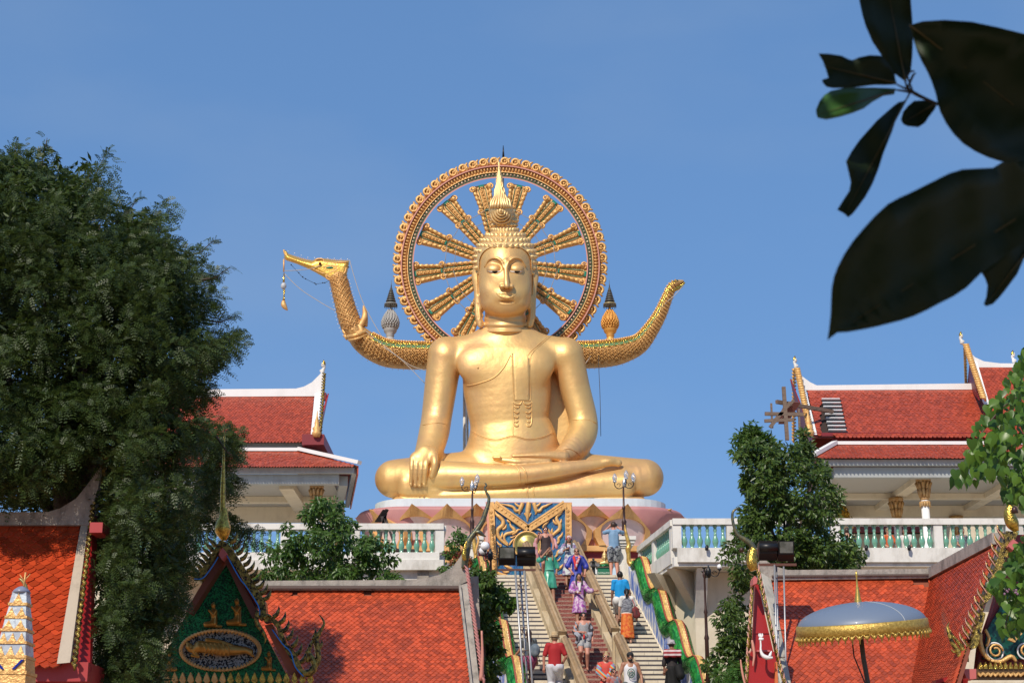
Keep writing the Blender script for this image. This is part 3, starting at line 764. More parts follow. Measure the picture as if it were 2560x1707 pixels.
# lightning rod with its cable and rear mast
rod = thing('lightning_rod', 'thin dark lightning rod rising above the top of the golden wheel', 'lightning rod', P(1258, 940, WY + .6))
part('mast', MB().tube([P(1258, 940, WY + .4), P(1258.5, 392, WY + .4)], .022, 6), M_STEEL, rod)
part('rod_tip', MB().tube([P(1258.4, 393, WY + .4), P(1258.3, 380, WY + .4), P(1258, 364, WY + .4)], [.05, .035, .012], 6), M_BLACK, rod)
sp_ = MB().tube([P(1161, 1240, WY + .3), P(1161, 900, WY + .3)], .06, 8); sp_.tube([P(1170, 1240, WY + .5), P(1167, 900, WY + .5)], .05, 8)
part('support_column', sp_, M_WHITE, wheel)
# ================= the bird-headed boat behind the statue
BY = 59.6
boat = thing('bird_boat', 'long golden bird-headed barge shape curving up behind the statue at both sides', 'boat sculpture', P(1260, 925, BY))
sb = mpp(850, BY)
hull = [(895, 838, 27), (908, 852, 30), (930, 868, 32), (967, 884, 33), (1013, 889, 33.5), (1075, 890, 33), (1200, 890, 33), (1350, 889, 33), (1468, 888, 32.5), (1525, 884, 32), (1563, 876, 29), (1599, 860, 24), (1627, 826, 19.5), (1651, 786, 16), (1667, 748, 13.5), (1680, 718, 11.5), (1694, 708, 8.5), (1709, 703, 3)]
def btube(pts, n=16, sub=4, sc=1.0, dy=0.0): m = MB(); ptube(m, [(p[0], p[1], p[2] * sc) for p in pts], BY, n=n, sub=sub, sq=1.25, dy=dy); return m
M_HULL = mat('orange_gold_carving', (.66, .40, .14), rough=.45, metal=.35, col2=(.48, .25, .08), nscale=5, nmix=.8, bump=.03, bscale=14)
part('hull', btube(hull), M_HULL, boat)
neck = [(899, 846, 24), (888, 830, 27), (876, 807, 27), (868, 784, 26), (862, 761, 24.7), (855.6, 738, 24), (850.4, 715, 23.5), (846, 700, 23), (840, 690, 20)]
neck_o = part('neck', btube(neck), M_HULL, boat)
def along(pts, t):        # interpolate centre line by arclength fraction
 a = np.array(pts, float); d = np.r_[0, np.cumsum(np.hypot(np.diff(a[:, 0]), np.diff(a[:, 1])))]; s = t * d[-1]
 c = [np.interp(s, d, a[:, k]) for k in range(3)]
 e = 2.0; c2 = [np.interp(s + e, d, a[:, k]) for k in range(2)]; c1 = [np.interp(s - e, d, a[:, k]) for k in range(2)]
 tx, ty = c2[0] - c1[0], c2[1] - c1[1]; L = math.hypot(tx, ty) or 1
 return c, (tx / L, ty / L), d[-1]
HS = [tuple(p) for p in smooth_line(hull, 6)]; NS = [tuple(p) for p in smooth_line(neck, 6)]
def onsurf(pts, t, v, lift=0.0):     # v: -1 (left-hand edge) .. 1 ; on the camera side
 c, tn, L = along(pts, t); nx, ny = -tn[1], tn[0]
 rr = c[2] * sb * (1 + lift)
 return P(c[0], c[1], BY) + Vector((nx * rr * v, -1.25 * rr * math.sqrt(max(0, 1 - v * v)), -ny * rr * v)), c, tn
# diamond lattice and studs on the neck
lt = MB()
Ln = along(NS, 0)[2]
for k in range(-6, 20):
 for sg in (-1, 1):
  pts = []
  for j in range(9):
   v = -.98 + 1.96 * j / 8; t = (k * 13 + sg * v * 26) / Ln
   if 0.14 < t < .99: pts.append(onsurf(NS, t, v, .03)[0])
  if len(pts) > 1: lt.tube(pts, 1.0 * sb, 5)
part('neck_lattice', lt, M_ORNL, boat)
st = MB()
k = 0
for i in range(30):
 for j in range(-3, 4):
  t = .15 + i * .029; v = (j + .5 * (i % 2)) * .27
  if abs(v) < .98 and t < .98:
   p = onsurf(NS, t, v, .02)[0]; st.lathe(p, [(2.4 * sb, 0), (.2 * sb, 2.6 * sb)], 4, axis=(0, -1, 0), smooth=False)
part('neck_stud', st, M_ORN, boat, kind='stuff')
# upper edge scallops, green diamond band, star scales
Lh = along(HS, 0)[2]
def skip(px): return 1085 < px < 1440
sc1 = MB(); sc2 = MB(); gb = MB(); dm = MB(); star = MB()
i = 0; t = .035
while t < .985:
 p, c, tn = onsurf(HS, t, -.86, .05)
 if not skip(c[0]):
  sc1.ball(p, min(3.6, c[2] * .26) * sb, 5)
  if i % 2 == 0:
   p, c, tn = onsurf(HS, t, -.40, .03); dm.lathe(p, [(2.2 * sb, 0), (.2 * sb, 1.2 * sb)], 4, axis=(0, -1, 0), smooth=False)
 t += 6.5 / Lh; i += 1
for v in (-.68, -.56, -.24):
 for seg in ((.03, .32), (.58, .985)):
  pts = [onsurf(HS, seg[0] + (seg[1] - seg[0]) * j / 40, v, .02)[0] for j in range(41)]
  gb.tube(pts, 1.4 * sb, 5)
for seg in ((.05, .32), (.58, .96)):
 A = [];
 for j in range(41):
  t = seg[0] + (seg[1] - seg[0]) * j / 40
  A += [onsurf(HS, t, -.53, .012)[0], onsurf(HS, t, -.27, .012)[0]]
 dk = MB(); dk.add(A, [(2 * j, 2 * j + 1, 2 * j + 3, 2 * j + 2) for j in range(40)], True); part('green_band', dk, mat('moss_green_paint', (.10, .20, .07), .4), boat)
t = .02; i = 0
while t < .97:
 c = along(HS, t)[0]
 if not skip(c[0]):
  nr = 5
  for j in range(nr):
   v = -.12 + (j + .5 * (i % 2)) * .22
   if v > .95: continue
   p, c, tn = onsurf(HS, t, v, .03); r = min(5.4, c[2] * .2) * sb
   for k in range(4):
    a = k * math.pi / 2 + .6
    star.tube([p, p + Vector((math.cos(a) * r, -.05, math.sin(a) * r))], [.42 * r, .08 * r], 4)
   star.ball(p + Vector((0, -.04, 0)), .32 * r, 4)
 t += 8.5 / Lh; i += 1
part('scalloped_edge', sc1, M_ORN, boat, kind='stuff'); part('band_piping', gb, M_YGOLD, boat); part('diamond', dm, M_ORNL, boat, kind='stuff'); part('star_scale', star, M_ORN, boat, kind='stuff')
# collar band and crest where the neck meets the hull
cl = MB(); ptube(cl, [(868, 842, 5, .45), (890, 838, 6, .75), (915, 828, 5, .5)], BY, sub=4); ptube(cl, [(872, 850, 3, .5), (892, 847, 3.5, .8), (919, 836, 3, .5)], BY, sub=4)
part('collar', cl, M_ORN, boat)
cr = MB()
for pts in ([(893, 822, 9, .3), (905, 808, 8, .3), (912, 790, 7, .3), (910, 772, 4, .2), (908, 763, .6, .2)], [(880, 828, 8, .4), (888, 812, 7, .4), (886, 800, 2, .4)], [(912, 815, 7, .2), (915, 800, 5, .2), (915, 780, 3, .2), (909, 765, .6, .2)],
   [(868, 836, 6, .2), (860, 830, 4, .2), (856, 822, 1, .2)], [(870, 845, 7, .2), (862, 840, 4, .2), (858, 842, 1, .2)], [(905, 835, 8, .4), (900, 818, 6, .4), (890, 806, 2, .4)]):
 ptube(cr, pts, BY, n=8)
part('crest', cr, M_ORNL, boat)
# bird head: long beak, crown, eye, curls
def inflate(pix, Y0, T, w, h=1.6, k=0):      # rounded slab from an outline; T half thickness in px, w edge round-off in px
 pa = np.array(pix, float); lo = pa.min(0) - 3; hi = pa.max(0) + 3
 f = Field((lo[0], -hi[1], -T - 3), (hi[0], -lo[1], T + 3), h)
 X = f.ax[0][:, None]; Y = -f.ax[1][None, :]
 d2 = np.full((len(f.ax[0]), len(f.ax[1])), 1e9); ins = np.zeros(d2.shape, bool)
 n = len(pa)
 for i in range(n):
  a, b = pa[i], pa[(i + 1) % n]; e = b - a; L = (e ** 2).sum() + 1e-9
  t = np.clip(((X - a[0]) * e[0] + (Y - a[1]) * e[1]) / L, 0, 1)
  d2 = np.minimum(d2, (X - a[0] - t * e[0]) ** 2 + (Y - a[1] - t * e[1]) ** 2)
  cnd = ((a[1] > Y) != (b[1] > Y)) & (X < (b[0] - a[0]) * (Y - a[1]) / ((b[1] - a[1]) or 1e-9) + a[0])
  ins ^= cnd
 sd = np.sqrt(d2) * np.where(ins, 1, -1)
 th = T * np.sqrt(np.clip(1 - (1 - np.clip(sd / w, 0, 1)) ** 2, 0, 1))
 V = np.abs(f.ax[2])[None, None, :] - th[:, :, None]
 V = np.where(sd[:, :, None] < 0, np.maximum(V, -sd[:, :, None]), V)
 f.V = V.astype(np.float32); return f
z4 = lambda L: [(680 + x / 4.355, 600 + y / 4.355) for x, y in L]
hp = z4([(128, 108), (150, 115), (178, 150), (250, 180), (350, 212), (440, 225), (475, 205), (540, 200), (640, 215), (720, 225), (840, 228), (832, 290), (820, 350), (800, 420), (760, 440), (690, 460), (640, 450), (560, 400), (470, 350), (380, 305), (260, 255), (150, 220), (130, 190), (140, 150)])
hf_ = inflate(hp, BY, 17, 12)
field_obj('bird_head', hf_, mat('bright_gold_paint', (.80, .47, .09), rough=.33, metal=.6, bump=.012, bscale=16), boat, BY, 660)
hd_ = MB()
for L, r0, r1 in (([(150, 205), (260, 240), (380, 285), (480, 330), (520, 350)], 1.6, 1.6), ([(470, 260), (480, 215), (520, 205), (560, 215), (565, 260), (530, 290), (490, 290)], 2.4, 2.0),
                  ([(560, 300), (620, 280), (690, 290), (700, 330), (640, 350), (600, 380), (640, 410), (720, 400), (790, 360), (810, 300)], 3.4, 2.2),
                  ([(570, 340), (600, 330), (650, 330), (690, 310)], 2.6, 1), ([(700, 400), (740, 350), (760, 290), (800, 260)], 3, 1.2), ([(590, 380), (600, 420), (660, 440), (730, 425), (790, 400)], 2.8, 1.4),
                  ([(610, 350), (570, 365), (520, 350), (500, 330)], 2.6, 1.2), ([(128, 108), (140, 150), (165, 175)], 2, 3), ([(560, 240), (640, 250), (720, 245), (820, 240)], 2.2, 1.4)):
 pix = z4(L); m = len(pix)
 ptube(hd_, [(x, y, r0 + (r1 - r0) * i / (m - 1), (.23 if x > 790 else .15)) for i, (x, y) in enumerate(pix)], BY, n=6)
part('head_scrollwork', hd_, M_ORNL, boat)
e_ = MB().ball(P(680 + 522 / 4.355, 600 + 255 / 4.355, BY - .32), 3.6 * sb, 8); part('eye', e_, mat('dark_red_eye', (.12, .01, .01), .1), boat)
gp = MB(); ptube(gp, [(*z4([(590, 305)])[0], 1.5, .26), (*z4([(630, 300)])[0], 3.4, .26), (*z4([(670, 305)])[0], 1.5, .26)], BY, sub=1); part('green_inlay', gp, M_GREENB, boat)
tk = MB()
for i in range(14):
 x, y = z4([(190 + i * 19, 165 + i * 5)])[0]; tk.lathe(P(x, y + 2, BY), [(2.2 * sb, 0), (.3 * sb, 5 * sb)], 4, axis=(.4, 0, 1))
for i in range(14):
 x, y = z4([(570 + i * 20, 212 + i * 1.5)])[0]; tk.lathe(P(x, y + 2, BY), [(2.4 * sb, 0), (.3 * sb, 6 * sb)], 4, axis=(.4, 0, 1))
part('crown_tooth', tk, M_ORNL, boat, kind='stuff')
# bulbs along the outlines
bl = MB()
for pts, e0, e1, step in ((HS, .03, .315, 13), (HS, .585, .985, 13)):
 t = e0
 while t < e1:
  for v in (-1.14, 1.12):
   p, c, tn = onsurf(pts, t, v * (1 if abs(v) > 1 else 1)); bl.ball(p, 1.25 * sb, 4)
  t += step / Lh
for i in range(16):
 for v in (-1.12, 1.12): bl.ball(onsurf(NS, .16 + i * .052, v)[0], 1.25 * sb, 4)
for i in range(10): x, y = z4([(175 + i * 72, 130 + (60 if i > 3 else i * 20) + i * 3)])[0]; bl.ball(P(x, y - 2, BY), 1.3 * sb, 4)
part('light_bulb', bl, M_GLOBE, boat, kind='stuff')
# tail tip curl
tt = MB(); ptube(tt, [(1672, 730, 5, .2), (1690, 722, 6, .1), (1702, 716, 5, 0), (1712, 706, 2, 0)], BY); part('tail_curl', tt, M_YGOLD, boat)
# hanging pendant from the beak
pend = thing('hanging_pendant', 'long bead and tassel pendant hanging from the tip of the golden beak', 'pendant', P(712, 776, BY))
part('cord', MB().tube([P(709.5, 648, BY), P(709.5, 680, BY)], .03, 6), M_ORNL, pend)
b_ = P(709, 715, BY)
part('glass_bead', MB().ball(b_, 7.3 * sb, 10, (1, 1, 1.25)), mat('frosted_bead', (.62, .63, .64), .35, trans=.25), pend)
part('metal_fitting', MB().lathe(P(709.3, 752, BY), [(3.4 * sb, 0), (2.2 * sb, 8 * sb), (1.6 * sb, 16 * sb), (3 * sb, 27 * sb), (2 * sb, 30 * sb)], 10).lathe(P(709.3, 705, BY), [(3 * sb, 0), (2.4 * sb, 6 * sb), (1.4 * sb, 24 * sb)], 10), M_YGOLD, pend)
ts = MB(); ptube(ts, [(709, 752, 4), (709, 762, 7), (714, 770, 5), (719, 776, 1)], BY); part('tassel', ts, M_ORNL, pend)
# rear finials with tiered crowns
def finial(px, name, label, m, tipm, rimm):
 t = thing(name, label, 'finial', P(px, 852, BY + .2)); b = P(px, 852, BY + .2); s = mpp(800, BY)
 part('pedestal', MB().lathe(b, [(13 * s, -3 * s), (13 * s, 4 * s), (9 * s, 6 * s), (9 * s, 11 * s), (11 * s, 13 * s), (9 * s, 16 * s), (15 * s, 22 * s), (17 * s, 28 * s), (17 * s, 32 * s), (19 * s, 34 * s)], 18), m, t)
 part('bud', MB().lathe(b, [(16 * s, 33 * s), (19.5 * s, 42 * s), (19.5 * s, 50 * s), (16 * s, 62 * s), (9 * s, 74 * s), (3 * s, 83 * s), (1.5 * s, 92 * s)], 18), m, t)
 sc = MB()
 for i in range(10):
  z = 36 + i * 4.7; r = np.interp(z, [33, 42, 50, 62, 74, 83], [16, 19.5, 19.5, 16, 9, 3]); n = max(5, int(r * 6.28 / 6.2))
  for j in range(n):
   a = 2 * math.pi * (j + .5 * (i % 2)) / n; d = Vector((math.cos(a), math.sin(a), 0))
   sc.tube([b + d * (r + .2) * s + Vector((0, 0, (z - 3) * s)), b + d * (r + 2.0) * s + Vector((0, 0, z * s)), b + d * (r - .6) * s + Vector((0, 0, (z + 5) * s))], [2.4 * s, 2.6 * s, .4 * s], 5)
 part('scale', sc, m, t, kind='stuff')
 um = MB(); pr = []
 z = 92
 for i in range(9):
  r = [16.5, 13, 11, 9.4, 8, 6.6, 5.2, 4, 2.8][i]; h = [11, 6.5, 6, 5.5, 5, 4.5, 4, 3.6, 3][i]
  um.lathe(b + Vector((0, 0, z * s)), [(r * .75 * s, 0), (r * s, .2 * s), (r * .94 * s, h * .45 * s), (r * .62 * s, h * .8 * s), (r * .5 * s, h * s)], 16); z += h
 part('tiered_crown', um, tipm, t)
 part('crown_band', MB().lathe(b + Vector((0, 0, 94.5 * s)), [(16.7 * s, 0), (16.2 * s, 3 * s), (10 * s, 4 * s)], 16), rimm, t)
 part('crown_spike', MB().lathe(b + Vector((0, 0, z * s)), [(1.6 * s, 0), (.9 * s, 8 * s), (.2 * s, 20 * s)], 8), tipm, t)
 fr = MB()
 for j in range(18):
  a = 2 * math.pi * j / 18; p = b + Vector((math.cos(a) * 16 * s, math.sin(a) * 16 * s, 93 * s)); fr.tube([p, p - Vector((0, 0, 6 * s))], [.8 * s, .5 * s], 4)
 part('crown_fringe', fr, tipm, t, kind='stuff')
finial(975, 'pinecone_finial', 'grey pinecone-shaped finial under a dark tiered crown, between bird neck and wheel', M_SILVG, mat('tarnished_metal', (.13, .125, .11), .5, .5), mat('grey_band', (.25, .25, .23), .5))
finial(1526, 'pinecone_finial', 'orange-gold pinecone-shaped finial under a dark tiered crown, on the boat tail', M_ORF, mat('tarnished_metal'  , (0, 0, 0)), mat('tan_band', (.38, .30, .14), .4, .3))
# loose cables
def cable(label, pts, r=.014, m=None):
 pl = smooth_line([tuple(p) for p in pts], 6); solo('cable', MB().tube(pl, r, 5), m or mat('pale_cable', (.45, .40, .34), .6), label, 'cable')
def Pp(L, dy=0): return [P(x, y, BY - dy) for x, y in L]
cable('pale cable from the bird crown down to the boat rim near the grey finial', Pp([(874, 650), (885, 690), (905, 750), (930, 800), (955, 842)], .3))
cable('long pale cable sagging from the beak tip across the bird neck', Pp([(712, 685), (750, 722), (800, 755), (838, 777)], .3))
cable('pale cable running down the boat hull to the statue arm on the bird side', Pp([(915, 828), (955, 860), (1010, 905), (1062, 958)], 1.0))
cable('second pale cable across the hull beside the statue arm', Pp([(960, 868), (1000, 895), (1030, 915), (1065, 926)], 1.0))
cable('horizontal pale cable from the pendant cord to the bird cheek', Pp([(710, 677), (737, 676), (775, 672), (800, 664)], .3))
cable('straight pale cable from the tail tip down to the tail bend', Pp([(1709, 712), (1690, 735), (1665, 757), (1640, 785)], .3))
cable('thin line hanging straight down from the tail side of the boat', Pp([(1496, 868), (1497, 920), (1500, 990), (1502, 1090)], .6), .012, mat('dark_cable', (.06, .05, .05), .6))
cable('short slanting cable on the boat behind the statue shoulder', Pp([(1484, 866), (1476, 890), (1464, 908)], .6))
bk = MB()
for x, y in ((728, 662), (747, 682), (757, 692), (764, 697), (787, 708), (790, 711), (807, 707), (812, 707), (872, 668)): bk.ball(P(x, y, BY), 1.8 * sb, 4)
bk.tube([P(728, 662, BY), P(757, 694, BY), P(790, 710, BY), P(812, 707, BY), P(826, 700, BY)], .008, 4)
solo('bulb_string', bk, M_BLACK, 'string of small dark bulbs sagging under the golden beak', 'bulb string')
# ================= pedestal: white slab, lotus, blue panel
LY = 54.6
ped = thing('lotus_pedestal', 'wide pink and ochre lotus-petal pedestal under the seated statue', 'pedestal', P(1280, 1400, 57))
zt = P(1280, 1247, 55.6).z; zs = P(1280, 1268, 54.4).z
TERR = 9.43
def rr_out(cx_, cy_, hx, hy, r, n=8):
 out = []
 for (sx, sy, a0) in ((1, -1, -90), (1, 1, 0), (-1, 1, 90), (-1, -1, 180)):
  for i in range(n + 1):
   a = R(a0 + 90 * i / n); out.append((cx_ + sx * (hx - r) + r * math.cos(a), cy_ + sy * (hy - r) + r * math.sin(a)))
 return out
pcx = P(1301, 1260, 56).x; pcy = 58.6
sh = rr_out(pcx, pcy, 5.2, 3.5, 1.4)
part('white_slab', MB().prism([(x, y, 12.36) for x, y in sh], (0, 0, .36)), M_BLUEW, ped)
ro = MB(); prof = [(5.0, 3.4, 12.345), (5.75, 4.0, 12.34), (5.85, 4.05, 12.2), (5.1, 3.75, 11.5), (4.8, 3.6, 10.9)]
for k, (hx, hy, z) in enumerate(prof): ro.v += [(x, y, z) for x, y in rr_out(pcx, pcy, hx, hy, 1.8)]
n_ = 36
for k in range(len(prof) - 1):
 for j in range(n_): ro.f.append((k * n_ + j, k * n_ + (j + 1) % n_, (k + 1) * n_ + (j + 1) % n_, (k + 1) * n_ + j)); ro.sm.append(True)
part('lotus_core', ro, M_PINKB, ped)
# band tiers under the lotus
for k, (z0, z1, ex, m) in enumerate(((10.8, 10.98, .55, M_ORRIM), (10.55, 10.8, .35, M_MAROON), (10.43, 10.55, .45, M_ORRIM), (9.43, 10.43, .3, mat('sky_blue_wall_paint', (.42, .58, .72), .6, col2=(.62, .66, .68), nscale=1.2)))):
 part('base_band', MB().prism([(x, y, z0) for x, y in rr_out(pcx, pcy, 4.75 + ex, 3.4 + ex, 1.5)], (0, 0, z1 - z0)), m, ped)
# petals: large front ones, smaller ones behind, as raised shells
def petal(xc, Yf, w_, z0, z1, lean, yaw, mi, mr):
 q = Matrix.Rotation(yaw, 3, 'Z')
 def pt(x, v, lift):
  u = 2 * x / w_
  y = -lean * v ** 1.7 - .22 * (1 - u * u) - lift - 1.1 * max(0, v - .88)
  p = q @ Vector((x, y, 0)); return Vector((xc + p.x, Yf + p.y, z0 + (z1 - z0) * v))
 n = 24; inn = []; out = []
 for i in range(n + 1):
  th = math.pi * i / n; c = math.cos(th); s_ = math.sin(th)
  inn.append((-.40 * w_ * c, .34 + .34 * s_ ** .8))
  x = -.5 * w_ * (1 if c > 0 else -1) * abs(c) ** 1.15; out.append((x, .40 + .60 * (1 - abs(2 * x / w_)) ** .95))
 inn = [(-.30 * w_, 0)] + [(-.38 * w_, .18)] + inn + [(.38 * w_, .18), (.30 * w_, 0)]; out = [(-.42 * w_, 0)] + [(-.49 * w_, .22)] + out + [(.49 * w_, .22), (.42 * w_, 0)]
 m = MB(); N_ = len(inn); rings = []
 for f_ in (1.02, .7, .35, .0): rings.append([pt(x * f_, v if f_ > .9 else v * 1.0 * (1 if f_ else 1), 0) for x, v in inn])
 V = []
 for r_ in rings: V += r_
 m.add(V, [(a * N_ + i, a * N_ + i + 1, (a + 1) * N_ + i + 1, (a + 1) * N_ + i) for a in range(3) for i in range(N_ - 1)], True)
 p_ = part('petal', m, mi, ped)
 rm = MB()
 for lay in (0, 1, 2):
  if lay == 0: A = [(pt(*a, .10), pt(*b, .10)) for a, b in zip(inn, out)]
  elif lay == 1: A = [(pt(*a, -.06), pt(*a, .10)) for a in inn]
  else: A = [(pt(*b, .10), pt(*b, -.25)) for b in out]
  V = [p for ab in A for p in ab]
  rm.add(V, [(2 * j, 2 * j + 1, 2 * j + 3, 2 * j + 2) for j in range(N_ - 1)])
 part('petal_rim', rm, M_ORRIM, p_)
zb = 10.98
def front_at(xw):
 hx, hy, r = 4.95, 3.68, 1.8; ax_ = abs(xw - pcx)
 if ax_ < hx - r: return pcy - hy, 0.0
 t = min(.98, (ax_ - (hx - r)) / r); a = math.asin(t)
 return pcy - (hy - r) - r * math.cos(a), a * (1 if xw > pcx else -1)
W0 = 2.0; x0_ = P(1556, 1330, 54.3).x
for i in range(-5, 3):
 for lay in (0, 1):
  xw = x0_ + (i + .5 * lay) * W0
  if abs(xw - pcx) > 4.7 or (lay == 0 and abs(xw - P(1325, 1350, 54).x) < .6): continue
  yf, yaw = front_at(xw)
  if lay == 0: petal(xw, yf - .02, W0 * .99, zb, 12.30, .55, yaw, M_PINKL, M_ORRIM)
  else: petal(xw, yf + .16, W0 * .92, zb + .25, 12.33, .62, yaw, M_PINKL, M_ORRIM)
for sg in (-1, 1):
 for j in range(4): petal(pcx + sg * 4.85, pcy - 2.3 + j * 1.7, 1.75, zb, 12.26, .6, sg * math.pi / 2, M_PINKL, M_ORRIM)
# blue carved panel in front
PY = 53.55
panel = thing('carved_panel', 'blue mirrored panel with golden flame scrolls and crossed bands at the stair top', 'relief panel', P(1325, 1440, PY))
pl_ = lambda L: [(1200 + x / 7.128, 1240 + y / 7.128) for x, y in L]
tl, tr, bl_, br = (1222, 1253), (1428, 1255), (1236, 1438), (1428, 1440)
part('panel_body', MB().pprism([(1214, 1254), (1430, 1255), (1430, 1445), (1226, 1445)], PY + .05, 1.2), M_PINK, panel)
part('blue_ground', MB().pprism([(1226, 1256), (1424, 1257), (1424, 1442), (1238, 1442)], PY, .12), M_BLUE, panel)
fr_ = MB()
def strip(a, b, wd, Y, th, mb):    # flat bar between pixel points, width in px
 a = np.array(a, float); b = np.array(b, float); d = b - a; n = np.array([-d[1], d[0]]) / (np.hypot(*d)) * wd / 2
 mb.pprism([tuple(a + n), tuple(b + n), tuple(b - n), tuple(a - n)], Y, th); return mb
for nm__, a, b, wd in (('frame_bar', (1227, 1254), (1237, 1438), 14), ('frame_bar', (1420.5, 1256), (1422, 1440), 15), ('diagonal_band', (1236, 1258), (1320, 1321), 18), ('diagonal_band', (1413, 1258), (1321, 1321), 18), ('lower_band', (1236, 1428), (1290, 1446), 6), ('lower_band', (1424, 1434), (1360, 1446), 6)):
 part(nm__, strip(a, b, wd, PY - .07 - (.012 if 'diag' in nm__ else 0.0) - (.02 if 'low' in nm__ else 0), .1, MB()), M_ORNL, panel)
bd = MB(); s5 = mpp(1340, PY)
for a, b, n in (((1240, 1263), (1318, 1318), 8), ((1408, 1263), (1324, 1318), 8), ((1228, 1275), (1237, 1430), 14), ((1420, 1272), (1421, 1432), 14)):
 for i in range(n):
  t = (i + .5) / n; p = P(a[0] + (b[0] - a[0]) * t, a[1] + (b[1] - a[1]) * t, PY - .08)
  r = 2.7 if n == 8 else 1.8
  bd.ball(p, r * s5, 6); ring = [p + Vector((math.cos(q) * r * 1.9 * s5, 0, math.sin(q) * r * 1.9 * s5)) for q in [k * math.pi / 5 for k in range(9)]]; bd.tube(ring, .7 * s5, 4)
for a, b, wd in (((1240, 1256), (1322, 1313), 0), ((1232, 1268), (1316, 1327), 0), ((1409, 1256), (1320, 1313), 0), ((1418, 1268), (1326, 1327), 0), ((1221, 1256), (1230, 1438), 0), ((1234, 1256), (1243, 1438), 0), ((1414, 1258), (1415, 1440), 0), ((1428, 1258), (1429, 1440), 0)):
 bd.tube([P(*a, PY - .09), P(*b, PY - .09)], .9 * s5, 5)
part('band_relief', bd, M_ORNL, panel)
vines = [  # left side scrolls (photo crop coordinates), then mirrored
 [(250, 240, 6), (290, 320, 16), (350, 370, 24), (410, 440, 26), (400, 520, 28), (330, 580, 26), (310, 650, 24), (340, 740, 22), (420, 820, 18), (500, 880, 10)],
 [(480, 400, 3), (500, 440, 14), (540, 470, 12)], [(530, 460, 5), (550, 530, 16), (600, 580, 22), (620, 620, 20), (560, 650, 22), (470, 670, 20), (430, 720, 16), (445, 790, 14), (500, 850, 10)],
 [(740, 590, 3), (680, 600, 14), (640, 640, 18), (570, 680, 16)], [(470, 500, 4), (450, 560, 14), (400, 590, 12)], [(400, 640, 4), (390, 700, 14), (360, 760, 10)],
 [(610, 750, 4), (560, 810, 13), (520, 870, 10)], [(300, 800, 4), (330, 850, 14), (380, 880, 12), (350, 900, 5)], [(310, 900, 4), (330, 960, 14), (320, 1050, 10), (340, 1150, 14), (330, 1240, 8)],
 [(430, 1230, 8), (500, 1260, 18), (560, 1290, 14), (520, 1320, 6)], [(380, 1300, 6), (440, 1350, 14), (520, 1340, 10)], [(650, 690, 3), (580, 730, 10), (540, 730, 5)]]
right = [
 [(1490, 220, 4), (1440, 300, 16), (1370, 360, 20), (1370, 430, 24), (1420, 510, 26), (1410, 590, 24), (1330, 660, 20), (1270, 720, 12)], [(1300, 400, 4), (1320, 460, 15), (1370, 500, 12)], [(1450, 400, 4), (1440, 460, 14), (1410, 500, 10)],
 [(1240, 400, 4), (1200, 460, 16), (1140, 520, 18), (1130, 570, 14)], [(1170, 560, 14), (1230, 620, 16), (1260, 690, 12)], [(1290, 570, 4), (1280, 620, 13), (1290, 680, 9)], [(950, 600, 4), (1010, 580, 13), (1080, 610, 12), (1100, 650, 8)],
 [(1475, 640, 4), (1450, 700, 16), (1400, 750, 18), (1400, 810, 16), (1350, 860, 12)], [(1470, 870, 4), (1450, 940, 16), (1390, 990, 18), (1370, 1050, 14), (1330, 1080, 8)], [(1300, 1120, 8), (1360, 1160, 18), (1370, 1220, 14), (1320, 1210, 6)],
 [(1480, 1210, 4), (1440, 1260, 16), (1390, 1300, 14), (1350, 1330, 6)], [(1440, 1080, 4), (1410, 1130, 10), (1380, 1140, 6)]]
centre = [[(870, 110, 30), (860, 200, 34), (845, 300, 28), (845, 400, 16), (845, 455, 3)], [(760, 120, 26), (720, 220, 26), (700, 300, 12), (720, 320, 4)], [(960, 120, 26), (990, 220, 26), (1000, 300, 12), (975, 320, 4)],
          [(720, 250, 18), (640, 260, 20), (600, 200, 18), (530, 170, 16), (440, 150, 10), (370, 130, 3)], [(980, 250, 18), (1060, 260, 20), (1110, 200, 18), (1180, 170, 16), (1240, 140, 10), (1290, 125, 3)],
          [(620, 120, 8), (660, 160, 16), (740, 200, 16)], [(1080, 120, 8), (1040, 160, 16), (970, 200, 16)], [(790, 300, 12), (820, 350, 10), (845, 400, 6)], [(905, 300, 12), (880, 350, 10), (845, 400, 6)]]
for grp in vines + right + centre:
 v = MB(); pix = [(1200 + x / 7.128, 1240 + y / 7.128, r / 7.128 * 1.45, .02) for x, y, r in grp]
 ptube(v, pix, PY, n=7, sub=5); part('flame_scroll', v, M_ORNL, panel)
# round golden medallion half behind the floodlights
part('medallion', MB().lathe(P(1318, 1362, PY), [(34 * s5, 0), (34 * s5, .06), (29 * s5, .1), (29 * s5, .06), (20 * s5, .14), (.05, .2)], 32, axis=(0, -1, 0)), mat('aged_brass', (.42, .33, .10), .35, .6), panel)
part('medallion_rim', MB().tube([P(1318 + 34 * math.cos(a), 1362 - 34 * math.sin(a), PY - .08) for a in [i * math.pi / 14 for i in range(-6, 21)]], 2.3 * s5, 6), M_ORNL, panel)
# ================= ground, terrace
g = MB(); g.add([(-3000, -3000, 0), (3000, -3000, 0), (3000, 3000, 0), (-3000, 3000, 0)], [(0, 1, 2, 3)])
solo('ground', g, M_GROUND, None, None, kind='structure')
ter = MB()
zt_ = TERR
ST_Y, ST_Z, SLOPE, SKEW = 51.2, 9.43, .74, .22
tf = [(-26, 49.2), (-2.6, 49.2), (-.84, ST_Y + .02), (3.6, ST_Y + .02), (5.5, 50.2), (34, 50.2), (34, 84), (-26, 84)]
ter.prism([(x, y, 0) for x, y in tf], (0, 0, zt_ - .01))
solo('terrace', ter, M_CREAM, None, None, kind='structure')
